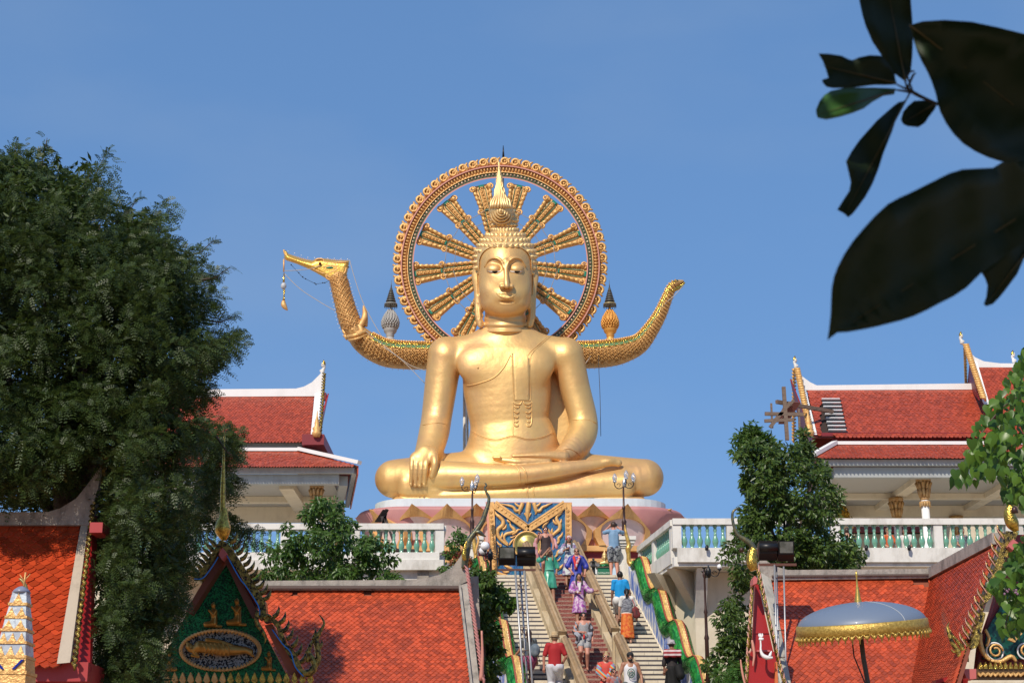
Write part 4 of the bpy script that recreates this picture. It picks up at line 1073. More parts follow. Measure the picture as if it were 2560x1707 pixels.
# ---------------- tile roofs
def proj(p):
 q = Vector(p) - Vector((0, 0, CAMZ)); k = q.y * CP + q.z * SP; return 1280 + F * q.x / k, 853.5 - F * (q.z * CP - q.y * SP) / k
def tile_mesh(tw, tl, th=.018, rnd_=0):
 m = MB(); lift = tw * .20; h = tw / 2 * .985
 out = [(-h, tl * .0), (h, 0), (h, -tl * .62), (h * .55, -tl * .84), (0, -tl), (-h * .55, -tl * .84), (-h, -tl * .62)]
 if rnd_: out = [(-h, 0), (h, 0), (h, -tl * .6), (h * .8, -tl * .82), (h * .35, -tl * .97), (-h * .35, -tl * .97), (-h * .8, -tl * .82), (-h, -tl * .6)]
 top = [(x, y, th + (lift * (-y / tl))) for x, y in out]; bot = [(x, y, (lift * (-y / tl))) for x, y in out]; n = len(out)
 m.add(bot + top, [tuple(range(n, 2 * n)), tuple(reversed(range(n)))] + [(i, (i + 1) % n, n + (i + 1) % n, n + i) for i in range(n)])
 return m
def tile_roof(parent, A, Bp, C, D, cols, material, nparts=300, rnd_=0, aspect=.80, skip=None, jit=.02, deck=True, deckm=None, seed=1, nrows=None):
 """A top-left, Bp top-right, C bottom-right, D bottom-left (world); rows of pointed tiles"""
 A, Bp, C, D = [Vector(p) for p in (A, Bp, C, D)]; rr_ = random.Random(seed)
 W = ((Bp - A).length + (C - D).length) / 2; Hh = ((D - A).length + (C - Bp).length) / 2
 tw = W / cols; exp = tw * aspect * .5; rows_ = nrows or int(Hh / exp); exp = Hh / rows_; tl = exp * 2.3
 N = ((Bp - A).cross(D - A)).normalized()
 if N.y > 0 or N.z < 0: N = -N
 if deck:
  m = MB(); off = N * -.02
  m.prism([p + off for p in (A, Bp, C, D)], N * -.06); part('roof_deck', m, deckm or M_DARK, parent)
 tm = tile_mesh(tw, tl, .008 + tw * .08, rnd_); me = mkmesh('tile', tm, material); rest = MB(); cells = []
 for j in range(rows_):
  v = (j + .35) / rows_; L = A.lerp(D, v); Rp = Bp.lerp(C, v); wid = (Rp - L).length; nc = max(1, int(round(wid / tw)))
  for i in range(nc + (j % 2)):
   u = (i + .5 - .5 * (j % 2)) / nc
   if u < .3 / nc or u > 1 - .3 / nc:
    u = min(max(u, .32 / nc), 1 - .32 / nc)
   if skip and skip(u, v): continue
   cells.append((v, j, i, L.lerp(Rp, u)))
 cells.sort(key=lambda c: (0 if (-5 < proj(c[3])[0] < 2565 and proj(c[3])[1] < 1712) else 1, -c[1]))    # rows in view, nearest the eaves first
 dn = ((D - A) + (C - Bp)).normalized();
 xdir = ((Bp - A) + (C - D)).normalized(); dn = (dn - xdir * dn.dot(xdir)).normalized()
 for n, (v, j, i, p) in enumerate(cells):
  y = (-dn); z = xdir.cross(y).normalized()
  if z.dot(N) < 0: z = -z
  q = Matrix(((xdir.x, y.x, z.x), (xdir.y, y.y, z.y), (xdir.z, y.z, z.z)))
  q = q @ Matrix.Rotation(rr_.uniform(-jit, jit), 3, 'Z') @ Matrix.Rotation(rr_.uniform(-.012, .03), 3, 'X')
  M4 = q.to_4x4(); M4.translation = p + z * (.004 + .001 * ((i * 7) % 3))
  if n < nparts: inst('tile', me, parent, mtx=M4)
  else: rest.add([M4 @ Vector(c) for c in tm.v], tm.f)
 if rest.f: part('remaining_tiles', rest, material, parent, kind='stuff')
# ---------------- pavilions
def column(parent, x, y, z0, z1, r=.13):
 m = MB().lathe((x, y, z0), [(r * 1.3, 0), (r * 1.3, .15), (r * 1.05, .2), (r, .3), (r * .96, z1 - z0 - .75)], 16)
 c = part('column', m, M_WHITEC, parent)
 k = MB(); zc = z1 - .8
 k.lathe((x, y, zc), [(r * 1.0, 0), (r * 1.15, .05), (r * 1.0, .1), (r * 1.05, .3), (r * 1.5, .62), (r * 1.9, .68), (r * 1.9, .8)], 14)
 for i in range(10):
  a = 2 * math.pi * i / 10; d = Vector((math.cos(a), math.sin(a), 0)); b = Vector((x, y, zc))
  for (za, ra, zb_, rb) in ((.1, 1.0, .42, 1.5), (.28, 1.05, .64, 1.95), (-.04, 1.0, -.22, 1.12)):
   k.tube([b + d * r * ra + Vector((0, 0, za)), b + d * r * (ra + rb) / 2 + Vector((0, 0, (za + zb_) / 2 + .04)), b + d * r * rb + Vector((0, 0, zb_)), b + d * r * (rb + .25) + Vector((0, 0, zb_ - .05 if zb_ > 0 else zb_))], [.045, .06, .045, .015], 5)
 part('capital', k, mat('worn_gold_capital', (.50, .30, .11), .5, .2, col2=(.38, .2, .07), nscale=9, stain=(.5, .42, .3), stainscale=8), c)
def ridge_end(mb, pts, Y, th): mb.pprism(pts, Y, th)
def pavilion_left():
 t = thing('pavilion', 'white pavilion with stepped red tiled roof and one gilded column behind the left balustrade', 'pavilion', (P(700, 1300, 56).x, 57, TERR))
 YE = 54.0      # front of the lower eave
 # lower roof: eave front edge y~1163 (x 560-893), top edge y~1128
 ez = P(700, 1163, YE).z
 xl, xr = P(330, 1163, YE).x, P(893, 1163, YE).x
 tz = P(700, 1128, YE + 1.5).z; xr2 = P(752, 1128, YE + 1.5).x
 tile_roof(t, (xl, YE + 1.5, tz), (xr2, YE + 1.5, tz), (xr, YE, ez), (xl, YE, ez), 70, M_TILEP, 0, seed=3, nrows=13)
 m = MB(); m.beam(Vector((xl + .5, YE + 1.45, tz + .05)), Vector((xr2, YE + 1.45, tz + .05)), .16, .12); part('hip_ridge', m, M_WHITEC, t)
 m = MB(); m.beam(Vector((xr2 - .05, YE + 1.42, tz + .07)), Vector((xr + .08, YE + .0, ez + .10)), .22, .13); part('hip_ridge', m, M_WHITEC, t)
 # right side slope of the lower roof
 m = MB(); m.prism([(xr2, YE + 1.5, tz), (xr, YE, ez), (xr - .85, YE + 6.4, ez), (xr2 - .6, YE + 4.9, tz)], (0, 0, -.05)); part('side_roof', m, M_TILEP, t)
 # fascias, two stepped beams
 m = MB(); m.box(((xl + xr) / 2 - .05, YE + .12, ez - .14), (xr - xl - .1, .16, .24)); m.beam((xr - .12, YE + .21, ez - .14), (xr - .95, YE + 6.2, ez - .14), .16, .24); part('fascia', m, M_GREYB, t)
 m = MB(); m.box(((xl + xr) / 2 - .35, YE + .42, ez - .42), (xr - xl - .6, .3, .34)); m.beam((xr - .52, YE + .58, ez - .42), (xr - 1.3, YE + 6.1, ez - .42), .3, .34); part('eave_beam', m, M_GREYB, t)
 m = MB(); m.beam((xr + .02, YE + .05, ez - .15), (xr - .83, YE + 6.3, ez - .15), .05, .3); part('side_tile_edge', m, M_TILEP, t)
 ce = ez - .5
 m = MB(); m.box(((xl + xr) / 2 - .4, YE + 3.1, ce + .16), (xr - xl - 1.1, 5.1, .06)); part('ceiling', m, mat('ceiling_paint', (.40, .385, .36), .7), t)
 for (x, y, dx, dy, h) in (((xl + xr) / 2 - .35, YE + 5.6, xr - xl - 1.3, .35, .55), ((xl + xr) / 2 - .35, YE + 3.6, xr - xl - 1.3, .3, .22), (xr - 2.55, YE + 3.2, .5, 4.5, .25)):
  part('ceiling_beam', MB().box((x, y, ce + .12 - h / 2), (dx, dy, h)), M_CREAM, t)
 cxx = P(791, 1250, YE + 1.0).x
 column(t, cxx, YE + .95, TERR, ce + .02); column(t, cxx + .35, YE + 5.4, TERR, ce - .35)
 column(t, xl + .8, YE + .95, TERR, ce + .02)
 for x, y in ((665, 1193), (668, 1214)): part('downlight', MB().lathe(P(x, y, YE + (1.6 if y < 1200 else 3.0)) * 1, [(.09, 0), (.09, .04)], 10), M_BLACK, t)
 # wall between roofs, maroon beam end
 zu = P(700, 1103, YE + 1.7).z
 m = MB(); m.box(((xl + P(755, 1110, 55.7).x) / 2, YE + 1.75, (tz + zu) / 2 + .06), (P(755, 1110, 55.7).x - xl, .2, zu - tz - .05)); part('frieze', m, M_GREYB, t)
 m = MB(); m.box((P(782, 1112, 55.2).x, YE + 2.9, (tz + zu) / 2 + .16), (.78, 3.4, .38)); part('purlin_end', m, M_MAROON, t)
 # upper roof
 YT = YE + 1.45; YR = YE + 4.0
 zE = P(700, 1102, YT).z; zR = P(700, 990, YR).z
 A = P(380, 991, YR); A.z = zR; Bp = P(785, 988, YR); Bp.z = zR; C = P(776, 1099, YT); C.z = zE; D = P(380, 1099, YT); D.z = zE
 tile_roof(t, A, Bp, C, D, 50, M_TILEP, 300, seed=4, nrows=30)
 # back slope
 m = MB(); m.prism([A, Bp, Vector((C.x - .6, 2 * YR - YT, zE)), Vector((D.x, 2 * YR - YT, zE))], (0, 0, -.06)); part('back_slope', m, M_TILEP, t)
 rg = MB(); rg.pprism([(380, 974), (740, 971), (760, 966), (780, 955), (797, 938), (806, 928), (808, 935), (805, 990), (380, 992)], YR - .12, .28); part('ridge', rg, M_WHITEC, t)
 m = MB(); m.prism([P(787, 984, YR - .15), P(803, 984, YR - .15), P(793, 1093, YT - .05), P(776, 1093, YT - .05)], Vector((0, .12, .10))); part('verge', m, M_WHITEC, t)
 gb_ = MB(); gb_.prism([Vector((C.x + .1, YT + .1, zE)), Vector((C.x + .25, YR, zR + .1)), Vector((C.x - .55, 2 * YR - YT - .1, zE))], (.05, 0, 0)); part('gable_board', gb_, M_RED, t)
 vg = MB()
 for i in range(22):
  a = P(808, 936, YR - .2); b = P(797, 1092, YT - .15); p = a.lerp(b, i / 21); vg.tube([p + Vector((-.03, 0, .05)), p + Vector((.07, -.05, 0)), p + Vector((.05, 0, -.12))], [.03, .06, .02], 5)
 part('gilded_edge', vg, M_MOSAIC, t, kind='stuff')
 m = MB(); m.box(P(810, 992, YR) + Vector((.04, 0, 0)), (.1, .3, .26)); part('purlin_end', m, M_MAROON, t)
 chofa(t, 808, 934, 900, YR, M_WHITE, 1)
 f = MB(); b = P(791, 1092, YT - .3); f.lathe(b, [(.12, 0), (.18, .14), (.12, .2), (.16, .3), (.08, .4), (.09, .5), (.03, .75), (.01, .95)], 8); part('corner_finial', f, M_ORNL, t)
 return t
def chofa(t, px, py, top, Y, m, face):       # slim celestial figure finial seen in profile
 h = py - top; mb = MB()
 pts = [(px, py, h * .12), (px - face * h * .05, py - h * .12, h * .16), (px, py - h * .3, h * .13), (px + face * h * .08, py - h * .45, h * .10), (px + face * h * .02, py - h * .58, h * .16), (px, py - h * .7, h * .15), (px + face * .04 * h, py - h * .85, h * .09), (px, top, .4)]
 ptube(mb, pts, Y, n=8); part('roof_finial', mb, m, t)
 c = MB(); ptube(c, [(px + face * h * .02, py - h * .66, h * .17), (px + face * h * .05, py - h * .82, h * .12), (px + face * .02 * h, top - 1, .5)], Y, n=8); part('finial_crown', c, M_YGOLD, t)
 a = MB(); ptube(a, [(px - face * h * .1, py - h * .3, h * .05), (px - face * h * .22, py - h * .22, h * .05), (px - face * h * .1, py - h * .06, h * .05)], Y, n=6); part('finial_arm', a, m, t)
pavilion_left()
def pavilion_right():
 t = thing('pavilion', 'white pavilion with a hole in its long red tiled roof, right of the statue', 'pavilion', (P(2300, 1300, 56).x, 57, TERR))
 YE = 54.0
 ez = P(2200, 1143, YE).z; xl, xr = P(2040, 1138, YE).x, P(2900, 1138, YE).x
 tz = P(2200, 1112, YE + 1.3).z; xl2 = P(2083, 1112, YE + 1.3).x
 tile_roof(t, (xl2, YE + 1.3, tz), (xr, YE + 1.3, tz), (xr, YE, ez), (xl, YE, ez), 84, M_TILEP, 0, seed=5, nrows=12)
 m = MB(); m.beam(Vector((xl2, YE + 1.25, tz + .05)), Vector((xr, YE + 1.25, tz + .05)), .16, .12); part('hip_ridge', m, M_WHITEC, t)
 m = MB(); m.beam(Vector((xl2 + .05, YE + 1.22, tz + .07)), Vector((xl - .08, YE, ez + .10)), .22, .13); part('hip_ridge', m, M_WHITEC, t)
 m = MB(); m.prism([(xl2, YE + 1.3, tz), (xl, YE, ez), (xl + .9, YE + 7, ez), (xl2 + .7, YE + 5.5, tz)], (0, 0, -.05)); part('side_roof', m, M_TILEP, t)
 m = MB(); m.box(((xl + xr) / 2, YE + .12, ez - .15), (xr - xl - .1, .16, .24)); part('fascia', m, M_GREYB, t)
 m = MB(); m.box(((xl + xr) / 2 + .35, YE + .42, ez - .46), (xr - xl - .6, .3, .36)); m.beam((xl + .5, YE + .58, ez - .46), (xl + 1.4, YE + 6.8, ez - .46), .3, .36); part('eave_beam', m, M_GREYB, t)
 ce = ez - .54
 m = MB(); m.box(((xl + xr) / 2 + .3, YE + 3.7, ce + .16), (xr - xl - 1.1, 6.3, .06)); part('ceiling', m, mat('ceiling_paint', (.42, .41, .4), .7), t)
 for (x, y, dx, dy, h) in (((xl + xr) / 2 + .35, YE + 6.6, xr - xl - 1.3, .35, .42), ((xl + xr) / 2 + .35, YE + 4.2, xr - xl - 1.3, .3, .2)):
  part('ceiling_beam', MB().box((x, y, ce + .12 - h / 2), (dx, dy, h)), M_CREAM, t)
 c1 = P(2307, 1200, YE + 1.0); c2 = P(2236, 1200, YE + 3.9)
 part('ceiling_beam', MB().beam((c1.x, YE + .8, ce + .04), (c2.x, YE + 6.6, ce + .04), .42, .22), M_CREAM, t)
 part('ceiling_beam', MB().beam((c1.x + 3.4, YE + .8, ce + .04), (c2.x + 3.4, YE + 6.6, ce + .04), .42, .22), M_CREAM, t)
 column(t, c1.x, YE + .95, TERR, ce + .02, .14); column(t, P(2236, 1200, YE + 3.9).x, YE + 3.9, TERR, ce - .1, .14); column(t, P(2384, 1220, YE + 6.4).x, YE + 6.4, TERR, ce - .3, .14)
 column(t, c1.x + 3.6, YE + .95, TERR, ce + .02, .14)
 for x, y, d in ((2165, 1173, 1.4), (2137, 1195, 3.2), (2368, 1191, 2.6)): part('downlight', MB().lathe(P(x, y, YE + d), [(.09, 0), (.09, .04)], 10), M_BLACK, t)
 zu = P(2200, 1091, YE + 1.6).z
 m = MB(); m.box(((xl2 + xr) / 2, YE + 1.6, (tz + zu) / 2 + .08), (xr - xl2 - .1, .2, zu - tz)); part('frieze', m, M_MAROON, t)
 m = MB(); m.box(((P(2030, 1090, 55.6).x + xr) / 2, YE + 1.5, zu + .02), (xr - P(2030, 1090, 55.6).x, .26, .14)); part('eave_board', m, M_MAROON, t)
 YT = YE + 1.35; YR = YE + 4.0; zE = P(2200, 1088, YT).z; zR = P(2200, 973, YR).z
 A = P(2018, 974, YR); A.z = zR; Bp = P(2800, 974, YR); Bp.z = zR; C = P(2800, 1087, YT); C.z = zE; D = P(2044, 1088, YT); D.z = zE; REAR = .85
 def hole(u, v):
  x = 2018 + (1 - v) * 0 + u * 782 + v * 26 * (1 - u); y = 974 + v * 114
  return (2048 < x < 2082 and 1006 < y < 1086) or (2060 < x < 2092 and 1028 < y < 1050) or (2062 < x < 2076 and 1002 < y < 1010)
 tile_roof(t, A, Bp, C, D, 75, M_TILEP, 300, rnd_=1, seed=6, nrows=25, skip=hole)
 # exposed battens and pale insulation in the hole
 b = MB(); r2 = MB()
 for i in range(9):
  v = .26 + i * .083; p0 = A.lerp(D, v); q0 = Bp.lerp(C, v); a = p0.lerp(q0, .038); c = p0.lerp(q0, .096)
  off = Vector((0, -.02, .02)); r2.beam(a + off * .5, c + off * .5, .05, .17, up=(0, -.5, .6)); v += .035; a = A.lerp(D, v).lerp(Bp.lerp(C, v), .036); c = A.lerp(D, v).lerp(Bp.lerp(C, v), .10)
  part('batten', MB().beam(a + off * 2, c + off * 2, .05, .07), M_BLACK, t)
 part('exposed_lining', r2, M_WHITEC, t)
 for x, y in ((2086, 1080), (2070, 1085)): part('loose_tile', MB().lathe(P(x, y, YT + .3), [(.13, 0), (.12, .04), (.02, .05)], 7, axis=(0, -1, .4)), M_TILE, t)
 m = MB(); m.prism([A, Bp, Vector((C.x, 2 * YR - YT, zE)), Vector((D.x + .85, 2 * YR - YT, zE))], (0, 0, -.06)); part('back_slope', m, M_TILEP, t)
 rg = MB(); rg.pprism([(1992, 922), (2005, 940), (2025, 955), (2042, 963), (2430, 958), (2800, 957), (2800, 972), (2014, 975), (2000, 975)], YR - .12, .28); part('ridge', rg, M_WHITEC, t)
 def verge(x0, y0, x1, y1, wd, lab):
  a = P(x0, y0, YR - .15); b_ = P(x1, y1, YT - .05)
  m = MB(); m.prism([a, P(x0 + wd, y0, YR - .15), P(x1 + wd, y1, YT - .05), b_], Vector((0, .12, .10))); part('verge', m, M_WHITEC, t)
 verge(1999, 972, 2028, 1086, 15, '')
 eb = MB()
 for i in range(26):
  p = P(1990, 925, YR - .25).lerp(P(2022, 1078, YT - .25), i / 25)
  eb.tube([p + Vector((-.06, 0, .05)), p + Vector((.1, -.06, .02)), p + Vector((.12, 0, -.1))], [.05, .085, .03], 5)
 part('gilded_edge', eb, M_ORN, t, kind='stuff')
 eb = MB();
 for i in range(22):
  p = P(1986, 925, YR + .05).lerp(P(1985, 1100, 2 * YR - YT - .6), i / 21); eb.tube([p + Vector((.06, 0, .05)), p + Vector((-.06, -.05, 0)), p + Vector((-.02, 0, -.1))], [.04, .07, .03], 5)
 part('rear_gilded_edge', eb, M_ORN, t, kind='stuff')
 gx = D.x - .15
 part('gable_board', MB().prism([Vector((gx, YT + .2, zE)), Vector((gx - .25, YR, zR + .4)), Vector((gx + .75, 2 * YR - YT, zE))], (.05, 0, 0)), M_MAROON, t)
 chofa(t, 1988, 920, 890, YR, M_WHITE, -1)
 f = MB(); b = P(2022, 1075, YT - .35); f.lathe(b + Vector((0, 0, -.2)), [(.16, 0), (.2, .14), (.12, .2), (.16, .36), (.08, .4), (.09, .6), (.03, .75), (.01, .95)], 8); part('corner_finial', f, M_ORNL, t)
 # second, higher tier further right
 Y2 = YR - .5; YT2 = YE + 1.9
 A = P(2445, 914, Y2); Bp = P(2800, 914, Y2); C = P(2800, 1030, YT2); D = P(2478, 1030, YT2); Bp.z = A.z; C.z = D.z
 tile_roof(t, A, Bp, C, D, 34, M_TILEP, 120, rnd_=1, seed=8, nrows=24)
 rg = MB(); rg.pprism([(2414, 862), (2422, 878), (2438, 893), (2460, 903), (2500, 908), (2800, 910), (2800, 918), (2440, 918), (2432, 912)], Y2 - .12, .28); part('upper_ridge', rg, M_WHITEC, t)
 a = P(2428, 905, Y2 - .2); m = MB(); m.prism([a, P(2443, 905, Y2 - .2), P(2474, 1010, YT2 - .1), P(2460, 1010, YT2 - .1)], Vector((0, .12, .10))); part('upper_verge', m, M_WHITEC, t)
 eb = MB()
 for i in range(24):
  p = P(2412, 865, Y2 - .3).lerp(P(2455, 996, YT2 - .3), i / 23); eb.tube([p + Vector((-.07, 0, .05)), p + Vector((.1, -.06, .02)), p + Vector((.12, 0, -.1))], [.05, .085, .03], 5)
 for i in range(12):
  p = P(2412, 870, Y2 + .3).lerp(P(2415, 955, Y2 + 1.6), i / 11); eb.tube([p, p + Vector((-.02, 0, -.16))], [.07, .04], 5)
 part('upper_gilded_edge', eb, M_ORN, t, kind='stuff')
 part('upper_gable', MB().prism([P(2424, 900, Y2 + .1), P(2447, 1000, YT2 + .2), P(2418, 965, Y2 + 1.8)], (.05, 0, 0)), M_MAROON, t)
 chofa(t, 2403, 860, 829, Y2, M_WHITE, -1)
 chofa(t, 2533, 907, 876, Y2, M_WHITEC, -1)
pavilion_right()
# lower red roof and gilded spire seen below the right pavilion ceiling
bk = thing('rear_building', 'red tiled roof slope with white verge seen between the right pavilion columns', 'building', P(2300, 1300, 66))
YB = 64.0
tile_roof(bk, P(2215, 1243, YB + 1), P(2420, 1243, YB + 1), P(2330, 1330, YB - 2.0), P(2080, 1330, YB - 2.0), 40, M_TILEP, 0, seed=9, aspect=.9)
part('verge', MB().beam(P(2213, 1241, YB + .9), P(2130, 1304, YB - 1.5), .16, .3), M_WHITEC, bk)
part('gable_wall', MB().prism([P(2360, 1246, YB), P(2900, 1246, YB), P(2900, 1420, YB), P(2270, 1420, YB), P(2270, 1312, YB)], (0, .3, 0)), mat('warm_grey_plaster', (.55, .53, .5), .7), bk)  # plaster in one even warm grey
part('barge_board', MB().beam(P(2385, 1240, YB - .3), P(2280, 1300, YB - .3), .2, .45), M_WHITE, bk)
part('roof_support', MB().box(P(2300, 1420, YB + .5) , (6, 2, 4)), M_CREAM, bk)
spx = P(2109, 1320, 60)
sp2 = thing('gilded_spire', 'small ornate gilded spire with pale tip peeping over the balustrade beside the tree', 'spire', spx)
s = mpp(1290, 60); m = MB(); m.lathe(spx, [(26 * s, 0), (24 * s, 20 * s), (17 * s, 26 * s), (15 * s, 38 * s), (9 * s, 46 * s), (8 * s, 54 * s), (4 * s, 60 * s), (3 * s, 70 * s)], 8, smooth=False)
for z, r, n in ((22, 22, 12), (36, 14, 10), (48, 9, 8), (58, 5, 6)):
 for i in range(n):
  a = 2 * math.pi * i / n; d = Vector((math.cos(a), math.sin(a), 0)); m.tube([spx + d * r * s + Vector((0, 0, (z - 5) * s)), spx + d * (r + 2) * s + Vector((0, 0, z * s)), spx + d * (r - 1) * s + Vector((0, 0, (z + 8) * s))], [2.5 * s, 2.6 * s, .3 * s], 5)
part('tiered_body', m, M_YGOLD, sp2); part('tip', MB().lathe(spx + Vector((0, 0, 69 * s)), [(5 * s, 0), (6 * s, 3 * s), (2.5 * s, 6 * s), (1 * s, 14 * s)], 8), M_WHITE, sp2)
# timber scaffold at the right pavilion gable
sc = thing('timber_scaffold', 'rough timber scaffold nailed up against the gilded gable of the right pavilion', 'scaffold', P(1965, 1130, 54.2))
for a, b, wd in (((1959, 967), (1968, 1100), .13), ((1928, 1008), (1931, 1070), .07), ((1941, 1004), (2082, 1029), .13), ((1912, 1034), (2008, 1036), .12), ((1911, 1052), (1985, 1049), .11), ((1997, 1022), (2000, 1108), .07), ((1925, 1068), (1975, 1006), .12), ((1936, 1050), (1985, 1000), .10)):
 part('timber', MB().beam(P(*a, 54.6), P(*b, 54.6 if b[0] < 2050 else 56.2), wd, wd * .8, up=(0, 1, 0)), M_WOOD, sc)
part('board', MB().prism([P(1966, 1004, 54.9), P(2002, 1006, 54.9), P(1972, 1052, 55.3), P(1944, 1046, 55.3)], (0, .05, .03)), mat('red_brown_board', (.16, .05, .04), .8), sc)
part('board', MB().prism([P(1950, 1050, 54.8), P(1962, 1038, 54.8), P(1963, 1060, 55.0), P(1946, 1060, 55.0)], (0, .05, .03)), mat('red_brown_board', (.16, .05, .04), .8), sc)
# ---------------- balustrades
def baluster_mesh(h):
 k = h / 1.0; pr = [(.075, 0), (.075, .03), (.05, .07), (.058, .1), (.085, .2), (.1, .3), (.085, .4), (.055, .52), (.045, .58), (.06, .6), (.045, .62), (.04, .68), (.055, .76), (.062, .8), (.05, .83), (.045, .88), (.07, .94), (.075, 1.0)]
 return mkmesh('baluster', MB().lathe((0, 0, 0), [(r * .92, z * k) for r, z in pr], 12), M_JADE)
RZ0, RZ1 = TERR + .0, 0
def balustrade(name, label, a, b, posts, nb, top=10.43, gap=(.17, .80), slab=None, fmesh=None):
 """a, b: end points (x,y) of the run"""
 t = thing(name, label, 'balustrade', (a[0], a[1], TERR)); a = Vector((*a, 0)); b = Vector((*b, 0)); d = (b - a).normalized()
 z = lambda v: Vector((0, 0, v))
 part('handrail', MB().beam(a + z(top - .09) - d * .12, b + z(top - .09) + d * .12, .34, .18), M_WHITE, t)
 part('base_beam', MB().beam(a + z(9.35), b + z(9.35), .30, .42), M_WHITE, t)
 L = (b - a).length
 for u in posts: part('post', MB().box(a.lerp(b, u) + z((9.56 + top - .18) / 2), (.26, .26, top - .18 - 9.56), rz=math.atan2(d.y, d.x)), M_WHITE, t)
 pu = sorted(posts); me = baluster_mesh(top - .18 - 9.56)
 for u0, u1 in zip(pu[:-1], pu[1:]):
  seg = (u1 - u0) * L; n = max(1, int(round(seg / .235)) - 1)
  for i in range(n): inst('baluster', me, t, loc=a.lerp(b, u0 + (u1 - u0) * (i + 1) / (n + 1)) + z(9.56))
 return t
BYL = 47.7
xa, xb = P(280, 1310, BYL).x, P(1100, 1310, BYL).x
u_ = lambda px: (P(px, 1310, BYL).x - xa) / (xb - xa)
bl1 = balustrade('balustrade', 'white balustrade with jade green balusters on the balcony left of the statue', (xa, BYL), (xb, BYL), [0, u_(480), u_(715), u_(890), 1.0], 0)
bl2 = balustrade('balustrade', 'short receding balustrade at the inner corner of the left balcony, next to the small shrub', (xb, BYL + .3), (xb - .35, 52.6), [.98], 0)
# balcony slab and bracket (left)
m = MB(); m.box(((xa + xb) / 2 + .02, BYL + 1.9, 9.18), (xb - xa + .22, 4.2, .30)); m.prism([(xb - 3.7, BYL + .02, 9.03), (xb + .13, BYL + .02, 9.03), (xb + .13, BYL + .02, 8.6), (xb - 1.0, BYL + .1, 7.4), (xb - 3.7, BYL + .1, 7.4)], (0, 2, 0))
solo('balcony_slab', m, M_WHITE, 'white concrete balcony slab carried on a tapered bracket left of the stairs', 'balcony')
m = MB(); m.box((P(1058, 1420, BYL - .02).x, BYL + .05, 8.2), (.34, .2, 1.7)); solo('bracket_pier', m, M_CONC, 'grey concrete pier under the left balcony corner', 'pier')
# right balcony
BYR = 46.9
xc_, xd = P(1690, 1297, BYR).x, P(2720, 1292, BYR).x
u_ = lambda px: (P(px, 1295, BYR).x - xc_) / (xd - xc_)
br1 = balustrade('balustrade', 'long white balustrade with jade green balusters in front of the right pavilion', (xc_, BYR), (xd, BYR), [0, u_(1825), u_(2085), u_(2340), u_(2520), 1.0], 0)
br2 = balustrade('balustrade', 'slanting white balustrade running back from the right balcony corner beside the stairs', (xc_ - .02, BYR + .2), (P(1607, 1365, 51.5).x, 51.6), [0.02, .55, 1.0], 0)
m = MB(); pA = (xc_, BYR + .05); pB = (P(1607, 1365, 51.5).x, 51.6)
m.prism([(pA[0] - .1, pA[1] - .1, 9.03), (xd, pA[1] - .1, 9.03), (xd, 52, 9.03), (pB[0] - .1, 52, 9.03), (pB[0] - .12, 51.5, 9.03)], (0, 0, .28))
solo('balcony_slab', m, M_WHITE, 'white concrete slab carrying the right balcony', 'balcony')
# brackets and tower wall under the right balcony
wall = thing('support_wall', 'cream rendered wall with angled brackets under the right balcony corner', 'wall', (P(1780, 1600, 48.2).x, 48.2, 0))
xw0, xw1, xw2 = P(1655, 1600, 49.5).x, P(1737, 1500, 48.0).x, P(1980, 1500, 48.0).x
part('wall_face', MB().prism([(xw0 - .5, 50.6, 0), (xw0, 49.6, 0), (xw1, 48.0, 0), (xw2 + 16, 48.0, 0), (xw2 + 16, 50.6, 0)], (0, 0, 9.02)), M_CREAM, wall)
part('bracket', MB().prism([(xw1 - .02, 47.0, 9.02), (xw1 - .02, 48.05, 9.02), (xw1 - .02, 48.05, 7.6)], (.34, 0, 0)), M_WHITE, wall)
part('bracket', MB().prism([(xw1 + 9.0, 47.0, 9.02), (xw1 + 9.0, 48.05, 9.02), (xw1 + 9.0, 48.05, 7.6)], (.6, 0, 0)), M_WHITE, wall)
q0 = Vector((xw0 + .2, 49.4, 0)); nd = Vector((-.62, -.78, 0))
for k, f_ in enumerate((.28, .86)):
 b0 = Vector((xw0 + (xw1 - xw0) * f_, 49.6 + (48.0 - 49.6) * f_, 0)); r_ = Vector((.78, -.62, 0)) * .28
 part('bracket', MB().prism([b0 + Vector((0, 0, 9.02)), b0 + nd * 1.25 + Vector((0, 0, 9.02)), b0 + Vector((0, 0, 7.9))], r_), M_CREAM, wall)
for x in (1765, 2163, 2270, 2425):
 t = thing('spotlight', {1765: 'tiny spotlight on the balcony face near its left corner', 2163: 'tiny spotlight under the balusters just right of the tall bushy tree', 2270: 'tiny dark spotlight on the balcony face above the parasol spire', 2425: 'tiny spotlight on the balcony face beside the ornate gable'}[x], 'spotlight', P(x, 1378, BYR - .3))
 p = P(x, 1372, BYR - .18); part('lamp_head', MB().lathe(p + Vector((0, -.12, -.05)), [(.045, 0), (.06, .1), (.03, .16)], 8, axis=(.2, .3, 1)), M_BLACK, t); part('arm', MB().tube([p + Vector((0, .03, .08)), p + Vector((0, -.12, 0))], .015, 5), M_STEEL, t)
